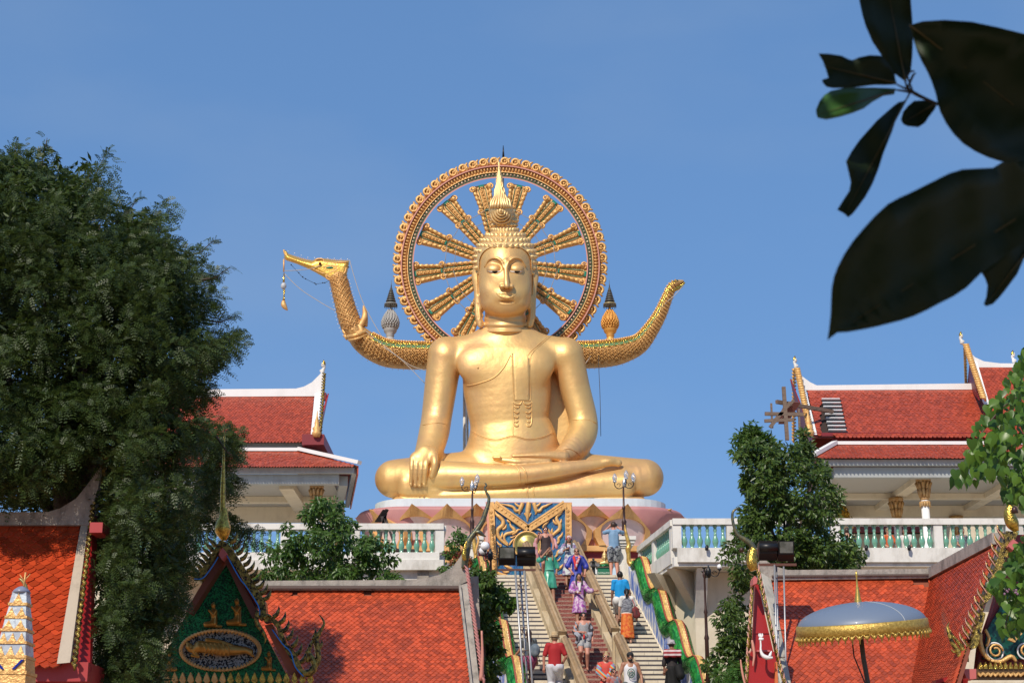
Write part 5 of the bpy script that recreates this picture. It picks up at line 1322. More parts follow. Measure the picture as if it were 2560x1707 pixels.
# ================= stairs
def sx_at(w, Y): return w + SKEW * (ST_Y - Y)
def sz_at(Y): return ST_Z - SLOPE * (ST_Y - Y)
def st_from_py(py):                     # point on the stair slope seen at pixel row py: returns Y
 v = (853.5 - py) / F; k_tan = (SP + v * CP) / (CP - v * SP)
 return (ST_Z - SLOPE * ST_Y - CAMZ) / (k_tan - SLOPE)
RISE = .15; GO = RISE / SLOPE
NST = 44
W_L0, W_RL, W_RR, W_R1 = -.82, .48, 2.05, 3.56      # left edge, left rail, right rail, right edge at the top
def flight(name, label, w0, w1, m, tw, strip_mat):
 t = thing(name, label, 'stairs', (sx_at((w0 + w1) / 2, 45), 45, 0)); r_ = random.Random(5)
 for k in range(NST):
  Y = ST_Y - k * GO; z1 = ST_Z - k * RISE - (0 if k else .004); z0 = z1 - RISE; x0, x1 = sx_at(w0, Y), sx_at(w1, Y); mb = MB()
  n = max(1, int((x1 - x0) / tw)); off = .5 * (k % 2)
  edges = [x0] + [x0 + (i + off) * tw for i in range(n + 1) if x0 + .05 < x0 + (i + off) * tw < x1 - .05] + [x1]
  for a, b in zip(edges[:-1], edges[1:]):
   j = r_.uniform(-.002, .002); mb.box(((a + b) / 2, Y - GO / 2 + .1 + j, (z0 + z1) / 2 - .008), (b - a - .008, GO + .2, RISE - .012))
  s_ = part('step', mb, m, t)
  nz = MB().box(((x0 + x1) / 2, Y - GO / 2 + .085, z0 + .027), (x1 - x0, GO + .182, .056));  # strip at riser foot: painted nosing shade on ivory flights, pale joint on red
  if strip_mat is not None: part('shade_joint_strip', nz, strip_mat, s_)
 return t
flight('stair_flight', 'ivory tiled stair flight left of the central railings', W_L0, W_RL - .02, M_STEP, .62, M_STEPSHADE)
flight('stair_flight', 'ivory tiled stair flight between the right railing and the green serpent', W_RR + .02, W_R1, M_STEP, .62, M_STEPSHADE)
M_REDST = mat('red_patterned_stair_tile', (.17, .030, .025), rough=.5, col2=(.27, .08, .06), nscale=13, nmix=.45, island=.12)
rs = flight('stair_flight', 'dark red patterned stair flight between the two stone railings', W_RL + .02, W_RR - .02, M_REDST, .30, mat('pale_joint', (.32, .22, .17), .6))
# raised ornament on red risers: small arcs
om = MB()
for j in range(2):
 for i in range(9):
  a = math.pi * i / 8;
om.tube([Vector((-.11 * math.cos(math.pi * i / 8), 0, .075 * math.sin(math.pi * i / 8))) for i in range(9)], .009, 4)
om.tube([Vector((-.05 * math.cos(math.pi * i / 6), 0, .036 * math.sin(math.pi * i / 6))) for i in range(7)], .008, 4)
ome = mkmesh('riser_ornament', om, mat('faded_pink_relief', (.38, .14, .11), .6))
for k in range(2, 30):
 Y = ST_Y - k * GO - GO + .0; z = ST_Z - k * RISE - RISE + .03
 for i in range(4): inst('riser_ornament', ome, rs, loc=(sx_at(W_RL, Y) + .30 + i * .32, Y - .004, z))
# body under the stairs
m = MB(); Yb = ST_Y - ST_Z / SLOPE
und = [(ST_Y + .05, 0), (ST_Y + .05, ST_Z - .25), (Yb, -.2), (Yb, 0)]
xs0, xs1 = W_L0 - .55, W_R1 + .55
m.add([(sx_at(w_, y), y, z) for w_ in (xs0, xs1) for y, z in und], [(0, 1, 2, 3), (7, 6, 5, 4), (0, 4, 5, 1), (1, 5, 6, 2), (2, 6, 7, 3), (3, 7, 4, 0)])
solo('stair_base', m, M_CREAM, None, None, kind='structure')
# stone railings
def rail(label, wv, ranges):
 t = thing('stair_railing', label, 'railing', (sx_at(wv, 45), 45, 0)); H0 = .92
 for (Ya, Yb_) in ranges:
  pa = Vector((sx_at(wv, Ya), Ya, sz_at(Ya) + H0)); pb = Vector((sx_at(wv, Yb_), Yb_, sz_at(Yb_) + H0))
  b = part('top_rail', MB().beam(pa, pb, .26, .17), M_RAILTOP, t)
  part('rail_bead', MB().tube([pa + Vector((0, 0, .08)), pb + Vector((0, 0, .08))], .07, 8), M_RAILTOP, b)
  n = max(1, int((Ya - Yb_) / 1.1))
  for i in range(n + 1):
   Y = Ya + (Yb_ - Ya) * (i / n); z = sz_at(Y); x = sx_at(wv, Y)
   mb = MB(); dy = .17
   mb.add([(x + sx, y, zz) for y, zz, in ((Y + dy, z - .15), (Y + dy, z + H0 - .05 + dy * SLOPE), (Y - dy, z + H0 - .05 - dy * SLOPE), (Y - dy, z - .15 - .1)) for sx in (-.09, .09)], [(0, 2, 4, 6), (7, 5, 3, 1), (0, 1, 3, 2), (2, 3, 5, 4), (4, 5, 7, 6), (6, 7, 1, 0)])
   part('baluster_post', mb, M_STONE, t)
  mb = MB(); ya, yb = Ya, Yb_
  for h0, h1 in ((.0, .3),):
   mb.add([(sx_at(wv, y) + sx, y, sz_at(y) + h) for y in (ya, yb) for h in (-.12, .3) for sx in (-.10, .10)], [(0, 1, 3, 2), (4, 6, 7, 5), (0, 4, 5, 1), (2, 3, 7, 6), (0, 2, 6, 4), (1, 5, 7, 3)])
  part('kerb', mb, M_STONE, t)
rail('stone railing on the left side of the red steps, ending in a post', W_RL, ((ST_Y + .1, 46.75), (46.45, 40.0)))
rail('stone railing on the right side of the red steps', W_RR, ((ST_Y + .15, 46.9), (46.6, 40.0)))
# ---------------- naga balustrades
def naga(label, wv, side, ylo, yhi, tailpts):
 t = thing('naga_balustrade', label, 'serpent balustrade', (sx_at(wv, 45), 45, 0)); pts = []; n = 120
 PER = 1.62
 ph0 = ST_Y - .55
 def cen(Y, lift=0.0):
  # undulating body: steep drops, flat humps
  s = (ph0 - Y) / PER; fr = s - math.floor(s); base = sz_at(Y)
  wob = .22 * math.sin(2 * math.pi * (s))
  return Vector((sx_at(wv, Y), Y - .06 * math.cos(2 * math.pi * s), base + .60 + wob))
 N_ = 150; ys = [yhi + (ylo - yhi) * i / N_ for i in range(N_ + 1)]
 C = [cen(y) for y in ys]; rad = [min(.27, .14 + .13 * (yhi - y) / .8) for y in ys]
 part('body', MB().tube(C, rad, 20), M_NAGA, t)
 # belly stripe on top: red piping + yellow segmented band
 def off(i, ang, e=0.0):
  a, b = C[max(0, i - 1)], C[min(N_, i + 1)]; tg = (b - a).normalized(); x = Vector((1, 0, 0)); x = (x - tg * x.dot(tg)).normalized(); up = x.cross(tg).normalized()
  if up.z < 0: up = -up
  return C[i] + (x * math.sin(ang) + up * math.cos(ang)) * (rad[i] + e)
 A0 = .18
 for ang, nm_, m_, r_ in ((-.36, 'piping', M_NRED, .03), (.36, 'piping', M_NRED, .03)):
  part(nm_, MB().tube([off(i, ang + A0, .012) for i in range(N_ + 1)], r_, 6), m_, t)
 yb = MB();
 for i in range(N_):
  for j in range(4):
   a0 = -.32 + .16 * j + A0; q = [off(i, a0, .02), off(i, a0 + .15, .02), off(i + 1, a0 + .15, .005), off(i + 1, a0, .005)]
   o = len(yb.v); yb.add(q + [off(i, a0 + .08, .035)], [(0, 1, 4), (1, 2, 4), (2, 3, 4), (3, 0, 4)])
 part('belly_scale', yb, M_NYEL, t, kind='stuff')
 # scales: overlapping little plates on both flanks
 sc_ = MB(); rq = random.Random(4)
 for i in range(0, N_, 1):
  for j in range(9):
   for sg in (-1, 1):
    a0 = A0 + sg * (.46 + .2 * j + .1 * (i % 2));
    if i + 1 > N_: continue
    p = off(i, a0, .004); q = off(min(N_, i + 1), a0, .004); d = (q - p); c0 = off(i, a0 + .09, .004); w_ = (c0 - p); nn = w_.cross(d).normalized() * .014
    if nn.dot(p - C[i]) < 0: nn = -nn
    nn = nn + nn.orthogonal() * rq.uniform(-.5, .5)
    sc_.add([p - w_, p + w_, p + w_ * .8 + d * 1.1 + nn, p + d * 1.6 + nn, p - w_ * .8 + d * 1.1 + nn], [(0, 1, 2, 3, 4)])
 part('scale', sc_, mat('green_glass_plate', (.015, .20, .05), rough=.16, metal=.45, col2=(.06, .42, .07), nscale=3, island=.5), t, kind='stuff')
 # wall below the serpent painted with blue waves
 wl = MB(); m = M_WAVE
 P0 = []
 for i in range(0, N_ + 1, 2):
  y = ys[i]; P0.append((y, C[i].z - rad[i] * .6))
 th = .2
 o = []
 for y, z in P0:
  x = sx_at(wv, y); b = sz_at(y) - .3
  o += [(x - th, y, b), (x + th, y, b), (x + th, y, z), (x - th, y, z)]
 k = len(P0); fs = []
 for i in range(k - 1):
  for j in range(4): fs.append((i * 4 + j, i * 4 + (j + 1) % 4, (i + 1) * 4 + (j + 1) % 4, (i + 1) * 4 + j))
 fs += [(3, 2, 1, 0), ((k - 1) * 4, (k - 1) * 4 + 1, (k - 1) * 4 + 2, (k - 1) * 4 + 3)]
 wl.add(o, fs); part('wave_wall', wl, m, t)
 # golden tail rising at the top
 tl = MB(); W = [C[0] + Vector((-.0, .1, -.05))] + [P(x, y, ST_Y + .1) for x, y, r in tailpts]; rr = [.12] + [r * mpp(1380, ST_Y) for x, y, r in tailpts]
 Wn = smooth_line([tuple(p) + (r,) for p, r in zip(W, rr)], 5); tl.tube([p[:3] for p in Wn], [p[3] for p in Wn], 8); part('golden_tail', tl, M_ORNL2, t)
 return t
M_ORNL2 = mat('gilded_tail', (.80, .50, .12), rough=.35, metal=.5, col2=(.5, .28, .07), nscale=12)
# blue brush strokes on white: stretched noise
def wavemat():
 m = bpy.data.materials.new('blue_wave_mural'); m.use_nodes = True; N = m.node_tree.nodes; L = m.node_tree.links; b = N['Principled BSDF']; b.inputs['Roughness'].default_value = .5
 tc = N.new('ShaderNodeTexCoord'); mp = N.new('ShaderNodeMapping'); mp.inputs['Scale'].default_value = (1, 5.5, 1.1); mp.inputs['Rotation'].default_value = (.35, 0, 0); n = N.new('ShaderNodeTexNoise'); n.inputs['Scale'].default_value = 1.6; n.inputs['Detail'].default_value = 3; n.inputs['Distortion'].default_value = .8
 r = N.new('ShaderNodeValToRGB'); e = r.color_ramp.elements; e[0].position = .46; e[0].color = (.08, .16, .52, 1); e[1].position = .56; e[1].color = (.68, .68, .66, 1); x = e.new(.505); x.color = (.25, .36, .68, 1)
 L.new(tc.outputs['Object'], mp.inputs[0]); L.new(mp.outputs[0], n.inputs['Vector']); L.new(n.outputs['Fac'], r.inputs[0]); L.new(r.outputs[0], b.inputs['Base Color']); return m
M_WAVE = wavemat()
naga('green glass-scaled serpent railing on the right of the stairs with golden tail', W_R1 + .36, 1, 42.5, ST_Y - .05, [(1573, 1405, 6), (1571, 1385, 5), (1570, 1372, 7), (1572, 1362, 5.5), (1568, 1345, 4.5), (1565, 1332, 4), (1563, 1322, 2.5), (1562, 1311, .8)])
naga('green glass-scaled serpent railing left of the stairs, half hidden by leaves', W_L0 - .38, -1, 42.5, ST_Y - .05, [(1189, 1390, 5), (1187, 1370, 6), (1185, 1350, 4.5), (1184, 1335, 3.5), (1183, 1322, .8)])
# newel pedestals at the stair top
for px, lab in ((1560, 'white stepped newel pedestal at the stair top under the right lamp post'), (1180, 'white stepped newel pedestal at the stair top beside the left lamp post')):
 b = Vector((P(px, 1400, ST_Y + .6).x, ST_Y + .6, TERR)); mb = MB(); zc = P(px, 1344, ST_Y + .6).z - TERR
 for (hw, z0, z1) in ((.2, 0, zc - .36), (.24, zc - .36, zc - .30), (.28, zc - .30, zc - .22), (.33, zc - .22, zc - .12), (.38, zc - .12, zc)): mb.box(b + Vector((0, 0, (z0 + z1) / 2)), (2 * hw, 2 * hw, z1 - z0 - .002))
 solo('newel_pedestal', mb, M_WHITE, lab, 'pedestal')
# small things on the landing
gb = thing('donation_box', 'green painted donation box carrying a small golden Buddha bust', 'box', P(1518, 1438, ST_Y + .5))
YG = ST_Y + .5
b = P(1512, 1438, YG); sg_ = mpp(1420, YG)
part('box_body', MB().box(b + Vector((0, 0, 9.5 * sg_)), (36 * sg_, .35, 17 * sg_)), mat('green_box_paint', (.01, .14, .07), .45), gb)
part('lid', MB().box(b + Vector((0, 0, 19 * sg_)), (42 * sg_, .42, 2.4 * sg_)), mat('brown_lid', (.10, .08, .05), .5), gb)
try:
 cu = bpy.data.curves.new('lettering', 'FONT'); cu.body = 'DONATION'; cu.size = .085; cu.align_x = 'CENTER'; cu.extrude = .002
 o = bpy.data.objects.new('lettering', cu); COL.objects.link(o); bpy.context.view_layer.update()
 me = bpy.data.meshes.new_from_object(o); bpy.data.objects.remove(o); me.materials.clear(); me.materials.append(mat('pale_lettering', (.6, .68, .6), .5)); me.name = 'lettering'
 q = inst('lettering', me, gb, loc=b + Vector((0, -.18, 2 * sg_))); q.rotation_euler = (R(90), 0, 0)
except Exception as ex: print('text', ex)
part('mosaic_cushion', MB().lathe(b + Vector((0, 0, 20.3 * sg_)), [(15 * sg_, 0), (14 * sg_, 4 * sg_), (10 * sg_, 8 * sg_)], 16), M_GMOS, gb)
bb = thing('buddha_bust', 'small golden Buddha bust with pointed crown on the green box', 'statue', b + Vector((0, 0, 27 * sg_)))
q = Field((-16, -2, -12), (16, 44, 12), .9)
q.cone((-11, 2, 0), 3, (11, 2, 0), 3, 3); q.ell((0, 4, 0), (11, 4, 5), 3); q.cone((0, 4, 0), 4, (0, 10, 0), 3.6, 2); q.ell((0, 17, 0), (6.2, 8, 6), 2); q.ell((0, 23, -1), (6.6, 5.5, 6.5), 1.5); q.ell((0, 28, -1), (4, 3.5, 4), 2); q.cone((0, 30, -1), 2.4, (0, 41, -1), .6, 1.5); q.cone((0, 17, 6), .9, (0, 14.5, 7), 1.2, .8)
q.cone((-6.4, 18, 0), 1.2, (-6.4, 12, 0), 1.2, 1); q.cone((6.4, 18, 0), 1.2, (6.4, 12, 0), 1.2, 1); q.ell((0, 12.4, 5.6), (2, .8, 1), .6)
base_ = b + Vector((0, -.02, 27.5 * sg_))
field_obj('bust', q, M_CURL, bb, xf=lambda v: np.stack([base_.x + v[:, 0] * sg_ * .95, base_.y - v[:, 2] * sg_, base_.z + v[:, 1] * sg_], 1))
ln_ = thing('stone_lantern', 'small dark tiered stone lantern beside the green box', 'lantern', P(1484, 1438, YG)); b = P(1484, 1438, YG)
M_LAN = mat('dark_polished_stone', (.05, .05, .055), .3)
part('base', MB().lathe(b, [(9 * sg_, 0), (9 * sg_, 3 * sg_), (5 * sg_, 4 * sg_), (4.4 * sg_, 20 * sg_)], 6, smooth=False), M_LAN, ln_)
part('lower_roof', MB().lathe(b + Vector((0, 0, 20 * sg_)), [(12.5 * sg_, 0), (13.5 * sg_, 1.5 * sg_), (5 * sg_, 6 * sg_)], 6, smooth=False), M_LAN, ln_)
part('light_chamber', MB().lathe(b + Vector((0, 0, 26 * sg_)), [(4.5 * sg_, 0), (4.5 * sg_, 7 * sg_)], 6, smooth=False), M_LAN, ln_)
part('upper_roof', MB().lathe(b + Vector((0, 0, 33 * sg_)), [(9 * sg_, 0), (10 * sg_, 1.5 * sg_), (3 * sg_, 5 * sg_)], 6, smooth=False), M_LAN, ln_)
part('knob', MB().ball(b + Vector((0, 0, 41 * sg_)), 3.3 * sg_, 8), M_LAN, ln_)
sgn = MB().box(P(1238, 1441, ST_Y - .03), (15 * sg_, .02, 5 * sg_)); solo('small_sign', sgn, M_WHITEC, 'small white plate standing on the top step under the blue panel', 'sign')
# dark folded board stand on the left balcony
ea = thing('easel_stand', 'dark wooden easel frame standing behind the left balusters', 'easel', P(955, 1395, 49.2))
for a, b, wd in (((967, 1272), (938, 1395), .09), ((955, 1290), (972, 1395), .08), ((962, 1290), (998, 1395), .08)):
 part('leg', MB().beam(P(*a, 49.2), P(*b, 49.2), wd, .05, up=(0, 1, 0)), mat('dark_stained_wood', (.035, .02, .018), .6), ea)
part('board', MB().prism([P(957, 1273, 49.0), P(972, 1274, 49.0), P(952, 1305, 49.4), P(936, 1304, 49.4)], (0, .06, 0)), mat('dark_stained_wood', (.035, .02, .018), .6), ea)
part('crossbar', MB().beam(P(943, 1374, 49.2), P(1048, 1378, 49.2), .06, .5, up=(0, 1, 0)), mat('dark_stained_wood', (.035, .02, .018), .6), ea)
# ---------------- lamps
def torch_lamp(label, px, top, base, Y, n_arm, arms):
 t = thing('lamp_post', label, 'lamp post', P(px, base, Y)); s = mpp(top, Y); b = P(px, base, Y); zt = P(px, top + 35, Y)
 H_ = zt.z - b.z
 part('pole', MB().lathe(b, [(8.5 * s, 0), (8.5 * s, .06), (6 * s, .12), (5.4 * s, .5), (6.4 * s, .55), (3.4 * s, .62), (3.2 * s, H_ * .55), (4.2 * s, H_ * .56), (4.0 * s, H_ * .6), (2.6 * s, H_ * .62), (2.2 * s, H_)], 12), M_BROWNM, t)
 part('collar', MB().lathe(zt, [(3 * s, -3 * s), (5.2 * s, 2 * s), (5.2 * s, 12 * s), (3 * s, 16 * s), (1.5 * s, 20 * s), (.4 * s, 25 * s)], 12), M_SILV, t)
 for dx, dy, up in arms:       # px to the side, metres towards viewer, px up
  d = Vector((dx * s, -dy, 0)); a_ = MB()
  pts = [zt + Vector((0, 0, 3 * s)), zt + d * .35 + Vector((0, 0, -5 * s)), zt + d * .75 + Vector((0, 0, -5 * s)), zt + d + Vector((0, 0, 2 * s)), zt + d + Vector((0, 0, 9 * s))]
  pl = smooth_line([tuple(p) for p in pts], 4); a_.tube(pl, 1.1 * s, 6)
  sp_ = [zt + d * .55 + Vector((math.cos(q_) * (5 - q_ * .6) * s * (1 if dx > 0 else -1), 0, math.sin(q_) * (5 - q_ * .6) * s + 3 * s)) for q_ in [i * .6 for i in range(9)]]; a_.tube(sp_, .8 * s, 5)
  arm = part('arm', a_, M_BLACK, t)
  part('cup', MB().lathe(zt + d + Vector((0, 0, 8 * s)), [(2 * s, 0), (5 * s, 3 * s), (5 * s, 5 * s)], 10), M_SILV, arm)
  if up: part('globe', MB().lathe(zt + d + Vector((0, 0, 13 * s)), [(3.5 * s, 0), (6.2 * s, 6 * s), (6 * s, 10 * s), (3.5 * s, 16 * s), (.5 * s, 20 * s)], 12), M_CGLASS, arm)
torch_lamp('dark lamp post with clear torch globes in front of the statue lap, left one', 1180, 1188, 1345, ST_Y + .6, 3, [(-25, .0, 1), (14, .45, 1), (8, -.4, 1)])
torch_lamp('dark lamp post with clear torch globes on the right newel pedestal', 1561, 1180, 1345, ST_Y + .6, 3, [(-24, .0, 1), (22, .1, 1), (2, .5, 1)])
def globe_lamp(label, px, top, base, Y, globes):
 t = thing('lamp_post', label, 'lamp post', P(px, base, Y)); s = mpp(top, Y); b = P(px, base, Y); zt = P(px, top, Y); H_ = zt.z - b.z
 part('pole', MB().lathe(b, [(6 * s, 0), (5 * s, H_ * .4), (6.5 * s, H_ * .42), (4 * s, H_ * .45), (3.6 * s, H_ * .62), (5.4 * s, H_ * .64), (2.8 * s, H_ * .67), (2.5 * s, H_ * .93), (5 * s, H_ * .95), (2.5 * s, H_)], 12), M_BROWNM, t)
 part('head', MB().lathe(zt, [(3 * s, -20 * s), (7 * s, -14 * s), (7 * s, 0), (3 * s, 6 * s), (1 * s, 12 * s)], 10), M_BLACK, t)
 for dx, dy, r in globes:
  e = zt + Vector((dx * s, -dy, 0)); a_ = MB(); pts = [zt + Vector((0, 0, -6 * s)), zt + Vector((dx * .4 * s, -dy * .4, -16 * s)), zt + Vector((dx * .8 * s, -dy * .8, -15 * s)), e + Vector((0, 0, -2 * s))]
  a_.tube(smooth_line([tuple(p) for p in pts], 4), 1.4 * s, 6)
  a_.tube([zt + Vector((dx * .5 * s + math.cos(q_) * (6 - .7 * q_) * s, -dy * .5, -8 * s + math.sin(q_) * (6 - .7 * q_) * s)) for q_ in [i * .6 for i in range(9)]], 1.0 * s, 5)
  arm = part('arm', a_, M_BLACK, t)
  part('cup', MB().lathe(e + Vector((0, 0, -3 * s)), [(2 * s, 0), (6 * s, 4 * s)], 10), M_BLACK, arm)
  if r: part('globe', MB().ball(e + Vector((0, 0, r * s)), r * s, 14), M_GLOBE, arm)
globe_lamp('black lamp post with two white ball globes left of the floodlight mast', 1226, 1382, 1640, 40.5, [(-13, .35, 11.5), (-19, -.3, 10.5), (24, .1, 0)])
globe_lamp('tall lamp post with one small white globe in front of the cream wall', 1771, 1424, 1720, 41.5, [(27, .1, 6.5), (-14, .3, 0), (-10, -.3, 0)])
# ---------------- floodlights on masts
def flood(name, label, Y, boxes, bar, legs, lattice):
 t = thing(name, label, 'floodlight', P(legs[0][1][0], 1900, Y));
 for (x0, y0, x1, y1, lit) in boxes:
  c = P((x0 + x1) / 2, (y0 + y1) / 2, Y); s = mpp(y0, Y); w_, h_ = (x1 - x0) * s, (y1 - y0) * s
  mb = MB(); zc = c
  mb.prism([c + Vector((-w_ / 2, -.02, -h_ / 2)), c + Vector((-w_ / 2, -.08, h_ / 2)), c + Vector((-w_ / 2, .22, h_ / 2 - .02)), c + Vector((-w_ / 2, .28, -h_ / 4)), c + Vector((-w_ / 2, .12, -h_ / 2 - .12))], (w_, 0, 0))
  hh = part('housing', mb, M_BLACK, t)
  if lit:
   part('glass', MB().prism([c + Vector((-w_ * .42, -.045, -h_ * .4)), c + Vector((w_ * .42, -.045, -h_ * .4)), c + Vector((w_ * .42, -.085, h_ * .42)), c + Vector((-w_ * .42, -.085, h_ * .42))], (0, -.01, 0)), mat('lamp_glass', (.30, .33, .33), .12, .6, col2=(.12, .14, .13), nscale=4), hh)
  else: part('ribbed_back', MB().tube([c + Vector((-w_ / 2, -.07, 0)), c + Vector((w_ / 2, -.07, 0))], h_ * .32, 12), M_BLACK, hh)
  part('yoke', MB().tube([c + Vector((-w_ / 2 - .01, .1, 0)), c + Vector((-w_ / 2 - .01, .12, -h_ * .9)), c + Vector((w_ / 2 + .01, .12, -h_ * .9)), c + Vector((w_ / 2 + .01, .1, 0))], .012, 5), M_RUST, t)
 part('crossbar', MB().beam(P(*bar[0], Y + .1), P(*bar[1], Y + .1), .05, .05), M_RUST, t)
 ends = []
 for (a, b, dy) in legs:
  pa, pb = P(*a, Y + dy), P(*b, Y + dy); part('mast_tube', MB().tube([pa, pb], .026 if lattice else .018, 8), M_STEEL, t); ends.append((pa, pb))
 lc = MB(); n = 9 if lattice else 8
 for i in range(n):
  u = (i + .5) / n; P_ = [a.lerp(b, u) for a, b in ends]; Q_ = [a.lerp(b, u + .5 / n) for a, b in ends]
  for k in range(len(ends)):
   j = (k + 1) % len(ends); lc.tube([P_[k], P_[j]], .008, 4)
   if lattice: lc.tube([P_[k], Q_[j]], .008, 4)
 part('lacing', lc, M_RUST, t)
flood('floodlight_mast', 'pair of black floodlights on a lattice steel mast in front of the left stair flight', 38.6, [(1247, 1368, 1288, 1398, 1), (1293, 1367, 1338, 1399, 0)], ((1246, 1424), (1339, 1424)), [((1288, 1426), (1326, 1950), 0), ((1311, 1426), (1347, 1950), 0), ((1300, 1426), (1334, 1950), .35)], True)
flood('floodlight_mast', 'pair of black floodlights on thin steel tubes beside the narrow red gable', 33.0, [(1897, 1353, 1942, 1384, 0), (1945, 1353, 1984, 1386, 1)], ((1897, 1411), (1991, 1411)), [((1936, 1411), (1950, 1950), 0), ((1941, 1411), (1955, 1950), .2), ((1959, 1411), (1972, 1950), .1)], False)
# ================= nearer temple roofs
def flames(t, path, Y, n, size, out, name='roof_flame', m=None, dyy=0.0, lean=(0, 0)):
 """row of curved flame fins along a photo path; out = (dx, dy) px direction they point"""
 pl = np.array(path, float); d = np.r_[0, np.cumsum(np.hypot(np.diff(pl[:, 0]), np.diff(pl[:, 1])))]
 for i in range(n):
  s_ = (i + .5) / n * d[-1]; x = np.interp(s_, d, pl[:, 0]); y = np.interp(s_, d, pl[:, 1]); yy = np.interp(s_, d, pl[:, 2]) if pl.shape[1] > 2 else Y
  mb = MB(); k = size; ox, oy = out
  pts = [(x, y, k * .19), (x + ox * k * .35 - oy * k * .1, y + oy * k * .35 + ox * k * .1, k * .19), (x + ox * k * .7 - oy * k * .05, y + oy * k * .7 - k * .08, k * .11), (x + ox * k * .9 - oy * k * -.1, y + oy * k * .9 - k * .25, .5)]
  ptube(mb, pts, yy, n=6, sub=3, dy=dyy); part(name, mb, m or M_MOSAIC, t)
def chofa_big(t, pts, Y, m=None, name='ridge_finial'):
 mb = MB(); ptube(mb, pts, Y, n=10, sub=5); return part(name, mb, m or M_MOSAIC, t)
def wall_under(t, x0, x1, y0, y1, py, m_):
 zt = P(0, py, y0).z; a, b = P(x0, py, y0).x, P(x1, py, y0).x
 part('wall', MB().box(((a + b) / 2, (y0 + y1) / 2, zt / 2), (b - a, y1 - y0, zt)), m_, t)
# ---- left near roof, glossy tiles
YA = 24.0
t = thing('temple_hall', 'glossy red tiled temple roof with pale stone verge at the far left', 'building', P(60, 1900, YA))
A, B_, C, D = P(-90, 1312, YA + 1.6), P(203, 1312, YA + 1.6), P(150, 1655, YA), P(-90, 1655, YA)
tile_roof(t, A, B_, C, D, 9, M_TILE_NEAR, 300, seed=11, nrows=32, jit=.012)
rg = MB(); rg.pprism([(-90, 1280), (120, 1279), (150, 1270), (190, 1246), (215, 1215), (240, 1180), (252, 1168), (246, 1215), (236, 1250), (226, 1312), (-90, 1312)], YA + 1.45, .3); part('ridge', rg, M_CONC, t)
m = MB(); m.prism([P(203, 1306, YA + 1.5), P(221, 1306, YA + 1.5), P(175, 1655, YA - .1), P(142, 1658, YA - .1)], (0, .10, .06)); part('verge', m, mat('pale_verge_stone', (.46, .38, .29), .8, stain=(.2, .16, .12), stainscale=3), t)
m = MB(); m.prism([P(232, 1240, YA + 1.7), P(243, 1240, YA + 1.9), P(225, 1680, YA + .2), P(178, 1660, YA + .1)], (0, .10, .06)); part('barge_board', m, M_RED, t)
for i in range(30):
 p = P(230, 1250, YA + 1.5).lerp(P(182, 1655, YA - .05), i / 29); mb = MB().tube([p, p + Vector((.05, -.03, -.05)), p + Vector((.03, 0, -.12))], [.03, .035, .01], 5); part('mosaic_scale', mb, M_MOSAIC, t)
for (x, y) in ((250, 1325), (215, 1538), (228, 1572)): part('purlin_end', MB().box(P(x, y, YA + 1.0), (.2, .5, .16 if y < 1400 else .09)), mat('red_purlin_paint', (.40, .04, .04), .5), t)
m = MB(); m.box(P(170, 1686, YA + .6), (.85, 1.0, .28)); part('wall_top', m, mat('red_purlin_paint', (.40, .04, .04), .5), t)
wall_under(t, -90, 150, YA + .3, YA + 2.5, 1700, M_RED)
chofa_big(t, [(247, 1215, 10), (254, 1190, 9), (256, 1172, 11), (258, 1150, 8), (275, 1130, 5), (285, 1105, 2)], YA + 1.6)
# ---- stepped spire bottom left
YS2 = 20.0; s2 = mpp(1600, YS2)
t = thing('stepped_spire', 'small stepped spire with white mosaic tiers and gold edging at the bottom left corner', 'spire', P(38, 1720, YS2))
bb_ = P(34, 1700, YS2)
def zpx(y): return P(34, y, YS2).z
for i, (y0, y1, hw) in enumerate(((1480, 1515, 24), (1515, 1548, 28), (1548, 1580, 33), (1580, 1612, 37), (1612, 1648, 41), (1648, 1688, 47), (1688, 1730, 52))):
 z1, z0 = zpx(y0), zpx(y1); h = z1 - z0; a0, a1 = (hw - 7) * s2, hw * s2; c = Vector((bb_.x + (i * -.6) * s2, YS2, 0))
 mb = MB(); mb.box8([c + Vector((sx * a, sy * a, z)) for z, a in ((z0 + h * .18, a1 * .9), (z1 - .004, a0)) for sx, sy in ((-1, -1), (1, -1), (1, 1), (-1, 1))])
 part('tier', mb, mat('white_tile_mosaic', (.55, .62, .66), .25, col2=(.40, .44, .5), nscale=14, kindtex='voronoi', bump=.004) if i < 5 else M_ORN, t)
 part('gold_edge', MB().box(c + Vector((0, 0, z0 + h * .09)), (2 * a1, 2 * a1, h * .2)), M_ORN, t)
 if i < 5:
  k = 2 if i < 3 else 3
  if i == 0: k = 1
  for j in range(k):
   x = c.x + ((j + .5) / k - .5) * a1 * 1.8; w_ = a1 * .8 / max(k, 1.6)
   part('gold_leaf', MB().prism([(x - w_, YS2 - a1 * .99, z0 + h * .18), (x + w_, YS2 - a1 * .99, z0 + h * .18), (x + w_ * .45, YS2 - a1 * .97, z0 + h * .5), (x, YS2 - a1 * .94, z0 + h * .85), (x - w_ * .45, YS2 - a1 * .97, z0 + h * .5)], (0, .03, 0)), M_ORN, t)
 elif i == 5:
  for sg in (-1, 1): part('blue_inlay', MB().prism([c + Vector((sg * a1 * .35, -a1 * .97, z0 + h * .3)), c + Vector((sg * a1 * .8, -a1 * .95, z0 + h * .9)), c + Vector((sg * a1 * .65, -a1 * .95, z0 + h * .9)), c + Vector((sg * a1 * .2, -a1 * .97, z0 + h * .3))], (0, .02, 0)), mat('deep_blue_inlay', (.01, .02, .25), .2), t)
